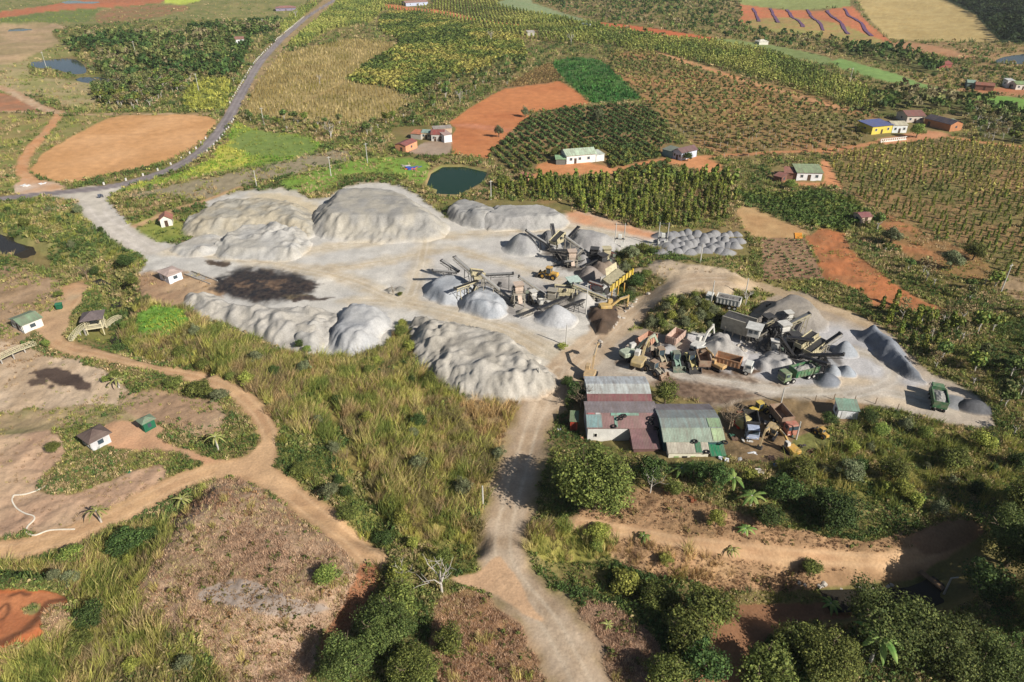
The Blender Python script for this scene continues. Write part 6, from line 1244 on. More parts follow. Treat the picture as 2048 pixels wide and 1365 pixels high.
def tipper_bed(u, v, u2, v2, label, mat, L=5.2, tilt=0):
    p, rz = heading(u, v, u2, v2); r = empty('tipper_bed', p, rz, label, 'tipper bed'); w, hb = 2.5, 1.6; m = MB()
    m.box((0, 0, .5), (L, w, .14))
    for s in (-1, 1): m.box((0, s * w / 2, .5 + hb / 2), (L, .1, hb))
    m.box((L / 2 - .05, 0, .5 + hb / 2 + .1), (.1, w - .1, hb + .2)); m.build('shell', mat, r); m = MB()
    for s in (-1, 1):
        for i in range(6): m.box((-L / 2 + .3 + i * (L - .6) / 5, s * (w / 2 + .09), .5 + hb / 2), (.14, .1, hb))
    for i in range(5): m.box((L / 2 + .05, -w / 2 + .3 + i * .48, .5 + hb / 2), (.1, .12, hb))
    m.build('ribs', mat, r); MB().box((-L / 2, 0, 1.2), (.12, w, 1.3)).build('tailgate', mat, r)
    for s in (-1, 1): MB().box((0, s * .5, .2), (L * .9, .2, .45)).build('rail', RSTB, r)
    return r
def excavator(u, v, face, label, col, boom=(.9, 3.6, -1.3, 2.6), reach=1.0, s=1.0, cabc=None, name='excavator'):
    """face = heading of the boom in radians"""
    p = P3(u, v); r = empty(name, p, face, label, 'excavator', None, s)
    for k in (-1, 1):
        t = MB(); t.box((0, k * 1.15, .45), (3.2, .5, .55)).cyl((-1.6, k * 1.15 - .25, .45), (-1.6, k * 1.15 + .25, .45), .42, 12).cyl((1.6, k * 1.15 - .25, .45), (1.6, k * 1.15 + .25, .45), .42, 12); t = t.build('track', BLK, r)
        m = MB()
        for i in range(9): m.box((-1.8 + i * .45, k * 1.15, .78), (.14, .6, .1))
        m.build('tread', DSTEEL, t)
    MB().cyl((0, 0, .7), (0, 0, 1.1), .8, 14).build('turntable', DSTEEL, r)
    MB().box((-.7, 0, 1.6), (2.8, 2.5, 1.0)).build('engine_house', col, r, .12); MB().box((-2.2, 0, 1.6), (.7, 2.3, 1.0)).build('counterweight', col, r, .15)
    MB().box((.7, .75, 2.2), (1.5, 1.0, 1.7), taper=(.85, .95)).build('cab', cabc or col, r, .06)
    MB().box((1.42, .75, 2.4), (.08, .85, .9)).build('windscreen', GLASS, r); MB().box((.7, 1.26, 2.4), (1.0, .06, .8)).build('window', GLASS, r)
    a1, L1, a2, L2 = boom; b0 = Vector((1.0, -.2, 1.7)); e1 = b0 + Vector((cos(a1), 0, sin(a1))) * L1 * .55; e2 = e1 + Vector((cos(a1 * .35), 0, sin(a1 * .35))) * L1 * .6
    m = MB(); m.bar(b0, e1, .42, .6); m.bar(e1, e2, .4, .5); m.build('boom', col, r)
    e3 = e2 + Vector((cos(a2), 0, sin(a2))) * L2; MB().bar(e2 + (e2 - e3) * .15, e3, .32, .42).build('arm', col, r)
    MB().bar(b0 + Vector((.5, 0, -.1)), e1 + Vector((.1, 0, .35)), .14).build('boom_cylinder', STEEL, r); MB().bar(e1 + Vector((0, 0, .4)), e2 + (e2 - e3) * .12, .14).build('arm_cylinder', STEEL, r)
    m = MB(); d = Vector((cos(a2 - .6), 0, sin(a2 - .6))); c = e3; m.poly([c + Vector((.25, -.5, .1)), c + Vector((.45, -.5, -.6)), c + Vector((-.2, -.5, -1.0)), c + Vector((-.8, -.5, -.6)), c + Vector((-.35, -.5, 0))], (0, 1.0, 0))
    for i in range(4): m.box(c + Vector((-.9, -.4 + i * .27, -.62)), (.25, .1, .08))
    m.build('bucket', DSTEEL, r); return r
def loader(u, v, face, label, col, s=1.0, rust=None, name='wheel_loader'):
    p = P3(u, v); r = empty(name, p, face, label, 'wheel loader', None, s)
    MB().box((-1.3, 0, 1.35), (2.4, 1.5, .9), taper=(.92, .9)).build('engine_hood', col, r, .08); MB().box((1.0, 0, 1.0), (1.8, 1.1, .6)).build('front_frame', col, r, .06)
    c = MB().box((0, 0, 2.2), (1.3, 1.4, 1.5), taper=(.88, .9)).build('cab', GLASS, r, .05); MB().box((0, 0, 3.0), (1.5, 1.5, .14)).build('cab_roof', rust or col, c)
    m = MB()
    for x in (-.62, .62):
        for y in (-.66, .66): m.box((x, y, 2.3), (.1, .1, 1.4))
    m.build('pillars', col, c)
    for x in (-1.5, 1.4):
        for y in (-1.0, 1.0): wheel(r, x, y, .75, .55, rust or col)
    for y in (-.5, .5): MB().bar((.8, y, 1.6), (2.9, y, .7), .2, .3).build('lift_arm', col, r)
    m = MB(); m.poly([(2.8, -1.35, .15), (3.7, -1.35, .1), (3.1, -1.35, 1.2), (2.7, -1.35, .9)], (0, .08, 0)); m.poly([(2.8, 1.27, .15), (3.7, 1.27, .1), (3.1, 1.27, 1.2), (2.7, 1.27, .9)], (0, .08, 0)); m.box((3.2, 0, .12), (1.0, 2.6, .1)).box((2.78, 0, .6), (.1, 2.6, 1.0))
    for i in range(7): m.box((3.78, -1.2 + i * .4, .12), (.24, .14, .08))
    m.build('bucket', rust or DSTEEL, r); return r
GRNT = M('green_truck_paint', (40, 118, 76), .5, var=.15, dust=.25); GRNC = M('pale_green_cab', (104, 140, 100), .5, var=.15, dust=.3); ORT = M('orange_brown_paint', (190, 124, 74), .7, var=.25, dust=.45); RDT = M('faded_red_paint', (196, 96, 78), .7, var=.2, dust=.35)
PNK = M('pinkish_bed', (206, 176, 158), .8, var=.2); RSTB = M('rusty_bed', (140, 96, 74), .85, var=.3, scale=2, dust=.5); CRM = M('faded_cream_paint', (206, 190, 130), .7, var=.2); PLG = M('pale_grey_green_paint', (176, 184, 160), .7, var=.2); GRAVL = M('broken_stone', (120, 116, 112), .95, var=.4, scale=3, bump=.8); DGRAV = M('dusty_gravel', (168, 164, 156), .95, var=.2, scale=3, bump=.6); BLU = M('faded_blue_white_paint', (176, 186, 206), .6, var=.2)
DUSTC = M('dusty_white_paint', (222, 220, 210), .7, var=.12)
dump_truck(1616, 752, 1570, 764, 'green dump truck with a pale green cab standing by the grey cones', GRNT, GRNC, 8.8, load=DGRAV, decal=True)
dump_truck(1875, 824, 1868, 790, 'green dump truck seen from behind at the far right end of the yard', GRNT, GRNT, 7.6, load=DGRAV)
dump_truck(1444, 734, 1488, 744, 'orange brown tipper truck with a white cab in the truck yard', ORT, DUSTC, 8.0, nw=3)
dump_truck(1460, 622, 1428, 603, 'white cabbed truck loaded with broken stone on the upper ramp', DUSTW, DUSTC, 8.4, load=GRAVL)
dump_truck(1552, 838, 1578, 868, 'faded red truck with a rusty empty bed in the junk yard', RSTB, RDT, 7.2, nw=3)
dump_truck(1497, 848, 1502, 878, 'blue and white cabbed truck half hidden in the junk yard', DSTEEL, BLU, 6.4, nw=3)
dump_truck(1408, 744, 1398, 712, 'rusty red framed truck standing in line with the loaders', RSTB, DUSTC, 6.6, nw=3)
tipper_bed(1350, 682, 1342, 690, 'lone pinkish ribbed tipper bed in front of the scrub', PNK, 5.4)
tipper_bed(1292, 690, 1306, 682, 'reddish tipper bed lying among the excavators', M('reddish_bed', (196, 150, 124), .8, var=.2), 5.0)
excavator(1262, 716, .5, 'grey green excavator with its boom curled to the right', PLG, (.75, 4.6, -1.1, 2.4), s=1.05, cabc=DUSTW)
excavator(1278, 732, 1.1, 'yellowish excavator parked nearest the workshops with raised boom', M('dull_yellow', (190, 164, 96), .7, var=.25, dust=.5), (.9, 3.8, -1.5, 2.2), s=1.1, cabc=DUSTW)
excavator(1216, 622, .25, 'yellow excavator digging the dark soil', M('excavator_yellow', (216, 176, 84), .6, var=.15, dust=.35), (.65, 4.4, -1.6, 3.0), s=.92)
excavator(1180, 756, 1.25, 'orange yellow excavator half hidden behind the pale grey shed', M('excavator_orange', (200, 166, 116), .65, var=.2, dust=.35), (1.2, 5.4, -.4, 2.4), s=.95)
excavator(1432, 738, 2.3, 'small orange excavator beside the orange brown tipper', M('excavator_amber', (206, 160, 90), .65, var=.2, dust=.4), (1.1, 4.0, -.6, 2.2), s=.8)
excavator(1540, 872, -2.2, 'dull yellow excavator with its arm folded down in the junk yard', M('excavator_dull', (190, 160, 104), .7, var=.25, dust=.4), (.9, 4.4, -1.0, 3.4), s=.85)
excavator(1580, 905, 1.9, 'yellow and white excavator at the edge of the weeds', YEL, (.5, 4.0, -.7, 2.2), s=.72, cabc=DUSTW)
excavator(1398, 700, .8, 'dusty white excavator in front of the pale rubble heap', DUSTW, (1.0, 4.2, -1.2, 2.8), s=1.0)
loader(1098, 556, 2.7, 'yellow wheel loader alone in the middle of the yard', YEL, 1.05)
loader(1320, 720, -1.4, 'leftmost rusty bucketed loader of the parked line', M('loader_a', (190, 178, 150), .75, var=.25), 1.0, rust=RSTB)
loader(1350, 728, -1.5, 'teal roofed loader in the parked line', M('loader_b', (150, 176, 156), .75, var=.25), 1.0, rust=TEAL)
loader(1380, 730, -1.45, 'cream loader in the parked line left of the rusty framed truck', CRM, 1.0, rust=DSTEEL)
loader(1307, 745, -.9, 'grey loader with a dirt filled bucket nearest the puddle', M('loader_c', (166, 158, 140), .8, var=.25), .95, rust=RSTB)
loader(1516, 826, .4, 'bright yellow wheel loader at the top of the junk yard', YEL2, .85)
loader(1642, 872, 2.0, 'yellow machine frame standing in the weeds right of the junk yard', YEL, .6)
p, rz = heading(1486, 852, 1504, 846); r = empty('truck_cab', p, rz, 'detached cream truck cab in the junk yard', 'truck cab'); MB().box((0, 0, 1.1), (2.4, 2.2, 1.8), taper=(.9, .92)).build('shell', CRM, r, .1); MB().box((1.15, 0, 1.4), (.1, 1.9, .8)).build('windscreen', GLASS, r); MB().box((0, -1.06, 1.4), (1.2, .08, .7)).build('window', GLASS, r); MB().box((0, 0, .15), (2.2, 2, .3)).build('floor_frame', RSTB, r)
# scrap lying about
def junk(u, v, label, mat, d, rz=0, cat='scrap', name='scrap_piece', n=5, seed=0, group=None):
    p = P3(u, v); rs_ = np.random.default_rng(seed + int(u)); m = MB()
    for i in range(n): m.box(Vector((rs_.uniform(-.4, .4) * d[0], rs_.uniform(-.4, .4) * d[1], d[2] * (.2 + .3 * i / n))), (d[0] * rs_.uniform(.25, .7), d[1] * rs_.uniform(.15, .5), d[2] * rs_.uniform(.15, .5)), rz=rs_.uniform(0, 3), rx=rs_.uniform(-.3, .3))
    o = m.build(name, mat, None, 0, p); o.rotation_euler = (0, 0, rz); return tag(o, label, cat, group)
junk(1477, 852, 'crumpled orange and red tarpaulin on the ground near the big workshop', wallmat((236, 74, 40)), (2.6, 1.3, .3), -.6, 'tarpaulin', 'tarpaulin'); junk(1482, 853, 'violet blue tarpaulin tucked under the orange one', wallmat((96, 84, 190)), (1.3, .8, .25), -.6, 'tarpaulin', 'tarpaulin')
for i, (u, v, c, d, lb) in enumerate([(1503, 908, (226, 226, 226), (1.8, 1.2, .3), 'white sheet metal lying on the grass'), (1496, 882, (206, 200, 190), (2.4, 1.4, .2), 'pale scattered sheets near the big workshop'), (1444, 920, (220, 222, 226), (1.3, 1.5, .8), 'white tank beside the green canopy'), (1478, 920, (214, 214, 214), (1.2, .9, .3), 'small white sheet below the workshop'), (1462, 872, (70, 110, 90), (1.0, .9, .6), 'green crates beside the arched workshop'), (1470, 878, (120, 96, 80), (1.6, 1.2, .6), 'brown scrap pile beside the arched workshop'), (1545, 920, (90, 70, 60), (1.8, 1.4, .7), 'rusty scrap pile among the weeds'), (1552, 932, (120, 160, 206), (1.0, .7, .5), 'pale blue drum lid in the weeds'), (1580, 870, (130, 166, 150), (2.0, 1.2, .9), 'teal machine hood leaning by the red truck'), (1568, 850, (120, 84, 66), (1.8, 1.6, .8), 'rusty frames beside the red truck'), (1520, 842, (110, 100, 92), (1.8, 1.4, .8), 'grey engine parts between the cabs'), (1535, 850, (190, 180, 170), (1.2, 1.0, 1.0), 'white hose and engine block between the trucks'), (1490, 826, (150, 100, 76), (2.4, 1.4, .5), 'rusty beams at the top left of the junk yard'), (1620, 905, (110, 84, 60), (2.6, .8, .5), 'brown pipes lying in the weeds'), (1605, 895, (96, 88, 84), (1.0, 1.0, .9), 'dark scrap stack in the weeds'), (1519, 944, (206, 196, 180), (1.6, 1.0, .5), 'pale crate by the bushes below the workshop'), (1162, 877, (190, 130, 100), (1.0, .8, .9), 'brown crates beside the red fronted outhouse'), (1118, 862, (206, 206, 214), (.9, .6, .9), 'parked white motorbike under the shrubs'), (1537, 612, (88, 80, 74), (2.0, 1.4, .8), 'dark boulder of clay on top of the tallest heap'), (1466, 598, (236, 240, 240), (.8, .6, .8), 'white tank beside the loaded truck')]):
    junk(u, v, lb, wallmat(c), d, .2 * i, 'scrap' if i not in (2, 17, 19) else ('tank' if i != 17 else 'motorbike'), 'scrap_piece', 5, i)
junk(830, 336, 'blue and orange tarpaulins beside the green pond', wallmat((70, 96, 190)), (7, 3.0, .5), .1, 'tarpaulin', 'tarpaulin', 6); junk(826, 339, 'orange tarpaulin edge under the blue ones', wallmat((226, 120, 90)), (6, 2.0, .5), .1, 'tarpaulin', 'tarpaulin', 5)
junk(812, 332, 'long pale planks left of the blue tarpaulins', wallmat((206, 200, 190)), (5, 2.0, .4), .1, 'planks', 'planks', 4)
a, b, c, d = [P3(u, v, .12) for u, v in ((1590, 478), (1605, 478), (1604, 467), (1589, 467))]; o = MB().poly([a, b, c, d], (0, 0, .08)).build('tarpaulin', wallmat((240, 160, 60))); tag(o, 'bright orange square tarpaulin spread at the corner of the ploughed plot', 'tarpaulin')
q = catmull([(28, 992), (50, 990), (75, 982), (92, 973), (86, 976)], 4).tolist() + catmull([(28, 992), (25, 1003), (34, 1018), (50, 1028), (68, 1034), (68, 1042), (56, 1054), (54, 1066), (70, 1072), (100, 1062), (150, 1060)], 5).tolist()
for HN, seg in enumerate((q[:17], q[17:])):
    pts = [P3(u, v, .12) for u, v in seg]; m = MB()
    for i in range(len(pts) - 1): m.bar(pts[i], pts[i + 1], .2, .14)
    o = m.build('hose', wallmat((236, 226, 206))); tag(o, 'pale winding hose %s on the left sand flat' % ('end running right to the weeds' if HN == 0 else 'curling down to the road'), 'hose')
# purple mulch strips on the far red field
def mulch(a, b):
    m = MB(); n = 14; q = []
    for i in range(n + 1): p = a.lerp(b, i / n); q.append(Vector((p.x + rs.uniform(-.5, .5), p.y, gz(p.x, p.y) + .35)))
    for i in range(n): m.bar(q[i], q[i + 1], 2.8 * rs.uniform(.7, 1.2), .4)
    return m
for i, (a, b) in enumerate([((1505, 17), (1518, 44)), (((1540, 18), (1556, 46))), ((1573, 20), (1606, 55)), ((1614, 20), (1647, 62)), ((1654, 22), (1696, 69)), ((1688, 18), (1743, 73))]):
    A_, B_ = P3(*a, .2), P3(*b, .2); o = mulch(A_, B_).build('mulch_strip', wallmat((116, 84, 112))); tag(o, ['first', 'second', 'third', 'fourth', 'fifth', 'sixth'][i] + ' purple film strip from the left on the far red field', 'mulch strip', 'purple mulch strips')
# ------------------------------------------------------------------ poles, posts, fences, rocks
POLE = M('concrete_pole', (206, 202, 192), .8, var=.1)
def pole(u, v, h, label, lamp=False, cross=True):
    p = P3(u, v); r = empty('utility_pole', p, 0, label, 'utility pole'); MB().cyl((0, 0, -.4), (0, 0, h), .17, 8, .11).build('shaft', POLE, r)
    if cross: MB().box((0, 0, h - .5), (1.5, .12, .12), rz=.5).build('crossarm', POLE, r)
    if lamp: MB().bar((0, 0, h), (1.0, 0, h + .2), .12).build('lamp_arm', POLE, r)
for u, v, h, lb in [(1132, 692, 5.5, 'thin pole with a bush at its foot between the cone and the truck yard'), (1172, 629, 8.5, 'tall white pole in front of the yellow excavator'), (1077, 777, 5, 'pole at the foot of the quarry dust heap'), (966, 1014, 4.6, 'white pole in the tall grass left of the main dirt road'), (662, 352, 7.5, 'concrete pole on the green bank left of the largest mound'), (514, 376, 6.5, 'concrete pole behind the sand bank'), (528, 250, 8, 'pole below the stubble field beside the road'), (398, 184, 10, 'pole in the wood left of the asphalt road'), (735, 326, 8, 'pole at the green field left of the tarpaulins'), (93, 136, 10, 'pole at the far left pond'), (982, 400, 7, 'pole on the grass behind the ribbed grey heap'), (1400, 528, 5.5, 'leaning pole below the tipped gravel loads'), (1422, 606, 6, 'white pole beside the loaded truck'), (1489, 600, 6, 'pole in the scrub between the terrace and the right plant'), (2002, 584, 8, 'pole in the overgrown belt at the right edge'), (1562, 806, 3.6, 'short white lamp post above the junk yard'), (1592, 880, 4.2, 'thin white pole at the edge of the junk yard'), (1887, 1190, 3.6, 'small lamp post beside the creek at the lower right'), (1696, 180, 12, 'far pale pole in the vines below the bright green strip'), (527, 60, 9, 'far pole left of the asphalt road near the top'), (272, 110, 9, 'pale pole in the middle of the left wood')]:
    pole(u, v, h, lb, lamp='lamp' in lb, cross=h > 6.5)
for u, v, lb in ((1238, 494, 'left twin pole transformer beside the thicket'), (1324, 492, 'right twin pole transformer in front of the tipped gravel loads')):
    p = P3(u, v); r = empty('transformer', p, -.15, lb, 'transformer')
    for k in (-1, 1): MB().cyl((k * 1.3, 0, -.3), (k * 1.3, 0, 7.4), .16, 8, .11).build('pole', POLE, r)
    MB().box((0, 0, 7.0), (3.6, .14, .14)).build('crossarm', DSTEEL, r); MB().box((0, 0, 2.6), (3.0, .9, .14)).build('platform', DSTEEL, r); MB().box((0, 0, 3.3), (1.1, .8, 1.3)).build('transformer_box', DUSTC, r, .08); MB().box((.9, -.1, .9), (.9, .7, 1.6)).build('cabinet', DUSTC, r)
    MB().box((-1.0, -.2, .7), (.6, .5, 1.2)).build('cabinet', DUSTC, r)
def along(pts, step, off):
    q = catmull(pts, 8); x, y, z = at(q[:, 0], q[:, 1]); P = np.array([x, y]).T; d = np.r_[0, np.cumsum(np.linalg.norm(np.diff(P, axis=0), axis=1))]; out = []
    for s in np.arange(step / 2, d[-1], step):
        i = min(np.searchsorted(d, s), len(P) - 1); a, b = P[i - 1], P[i]; t = (b - a) / (np.linalg.norm(b - a) + 1e-9); n = np.array([-t[1], t[0]]); c = a + t * (s - d[i - 1]) + n * off; out.append(c)
    return out
ROADC = [(670, 0), (615, 34), (560, 82), (519, 126), (492, 171), (472, 208), (455, 239), (431, 273), (396, 308), (342, 338), (273, 362), (205, 376)]
kp = None
def post(c, lb, grp, h=1.0, w=.5, name='kerb_post', cat='kerb post', mat=None):
    z = gz(*c); o = MB().box((0, 0, h / 2), (w, w, h), taper=(.8, .8)).build(name, mat or WHITE, None, 0, (c[0], c[1], z)); tag(o, lb, cat, grp)
for c in along(ROADC[1:6], 6.5, -3.2): post(c, 'white kerb post on the left side of the climbing asphalt road', 'white kerb posts left of the climbing road')
for c in along(ROADC[6:9], 5.0, 3.2): post(c, 'white kerb post on the outer side of the road bend', 'white kerb posts round the bend')
for c in along(ROADC[7:], 8.0, -3.2): post(c, 'white kerb post between the road and the tan building lot', 'white kerb posts beside the tan lot')
for c in along([(1612, 806), (1660, 800), (1710, 804), (1770, 812), (1830, 836), (1850, 850)], 4.0, 0): post(c, 'weathered fence post along the lower edge of the right hand yard', 'fence posts below the yard', 1.5, .14, 'fence_post', 'fence post', GREYB)
a, b = P3(1760, 286), P3(1812, 280); r = empty('yard_wall', a, math.atan2(b.y - a.y, b.x - a.x), 'white balustrade wall in front of the yellow house', 'garden wall'); L = (b - a).length; m = MB(); m.box((L / 2, 0, .2), (L, .25, .8)).box((L / 2, 0, 1.5), (L, .2, .2)); m.build('rails', WHITE, r); m = MB()
for i in range(int(L / 1.2)): m.box((i * 1.2 + .3, 0, 1.0), (.5, .2, 1.0))
m.build('balusters', WHITE, r)
a, b = P3(377, 548), P3(428, 566); r = empty('weighbridge_rail', a, math.atan2(b.y - a.y, b.x - a.x), 'low dusty weighbridge rails between the guard hut and the dark wet ground', 'weighbridge'); L = (b - a).length
for y in (-1.1, 1.1): MB().box((L / 2, y, .3), (L, .18, .5)).build('rail', CONC, r)
MB().box((L / 2, 0, .08), (L, 2.0, .12)).build('plate', CONC, r)
def rock_mesh(seed):
    bm = bmesh.new(); bmesh.ops.create_icosphere(bm, subdivisions=2, radius=1); rs_ = np.random.default_rng(seed)
    for v in bm.verts: n = float(vnoise(np.array([v.co.x * 1.3 + seed]), np.array([v.co.y * 1.3 + v.co.z * 2]), seed)[0]); v.co *= .65 + .7 * n; v.co.z *= .7
    me = bpy.data.meshes.new('rock'); bm.to_mesh(me); bm.free(); me.materials.append(M('rock', (190, 180, 166), .9, var=.25, scale=2, bump=.5)); return me
RK = [rock_mesh(i) for i in range(4)]
def rocks(line, n, spread, smin, smax, lb, grp):
    c = catmull(line, 6)
    for i in range(n):
        k = rs.integers(0, len(c)); u, v = c[k] + rs.normal(0, spread, 2) * [1, .6]; p = P3(u, v); o = link('boulder', RK[rs.integers(4)], None, p); s = rs.uniform(smin, smax); o.scale = (s, s * rs.uniform(.7, 1.2), s); o.rotation_euler = (0, 0, rs.uniform(0, 6)); tag(o, lb, 'boulder', grp)
rocks([(1196, 690), (1216, 662), (1240, 636), (1270, 604), (1316, 570)], 40, 3, .25, .6, 'pale rock on the bank between the terrace and the dirt road', 'pale rocks on the terrace bank')
rocks([(1480, 700), (1500, 690), (1520, 700)], 16, 8, .3, .6, 'pale boulder on the dusty ground left of the right hand plant', 'boulders left of the right hand plant')
rocks([(1590, 1165), (1700, 1175), (1830, 1170)], 14, 5, .2, .5, 'small stone on the creek bank', 'stones on the creek bank')
# ------------------------------------------------------------------ single trees and shrubs
OLV = [(86, 96, 46), (104, 112, 54), (120, 124, 62)]; DKG = [(56, 74, 38), (68, 88, 44), (84, 100, 50)]; BRT = [(96, 114, 54), (116, 132, 62), (134, 142, 70)]; GRY = [(112, 118, 84), (132, 134, 98), (100, 108, 74)]; YLG = [(140, 144, 66), (156, 156, 76), (124, 132, 60)]
def bigcrown(name, n, seed, nb, rz, br, size, cols, k=1.0): CW[name] = cmesh(name, blobs(n, seed, nb, .72, rz, 0, br, size, hollow=.35), cols=cols, seed=seed, k=k)
bigcrown('n_big', 20000, 400, 110, .5, .22, .029, OLV); bigcrown('n_big2', 20000, 401, 100, .48, .22, .028, [(74, 88, 44), (90, 102, 52), (106, 114, 60)])
bigcrown('n_round', 12000, 402, 60, .62, .27, .042, DKG); bigcrown('n_mid', 5200, 403, 36, .6, .3, .055, OLV); bigcrown('n_grey', 4800, 404, 36, .6, .28, .055, GRY)
bigcrown('n_bright', 4000, 405, 24, .55, .3, .062, BRT); bigcrown('n_dark', 5200, 406, 34, .6, .3, .055, DKG); bigcrown('n_yel', 4000, 407, 26, .6, .3, .062, YLG)
TRB = cmesh('t_big', limbs(330, 1.0, .9, 6, .05, 1), mat=BARK)
def tree(u, v, R, h, kind, label, cat='tree', name='tree', cz=None):
    """foot at photo pixel (u, v), crown radius R, total height h"""
    p = P3(u, v); r = empty(name, p, rs.uniform(0, 6), label, cat); rz = {'n_big': .5, 'n_big2': .48, 'n_round': .62}.get(kind, .6)
    c = link('crown', CW[kind], r); hz = h * .5 if cat == 'tree' else h * .45; sz = hz / (rz + .25); c.scale = (R * rs.uniform(.88, 1.12), R * rs.uniform(.88, 1.12), sz); c.rotation_euler = (rs.uniform(-.16, .16), rs.uniform(-.16, .16), 0); c.location = (0, 0, h - hz)
    t = link('trunk', TRB, r); t.scale = (h * .8,) * 3; return r
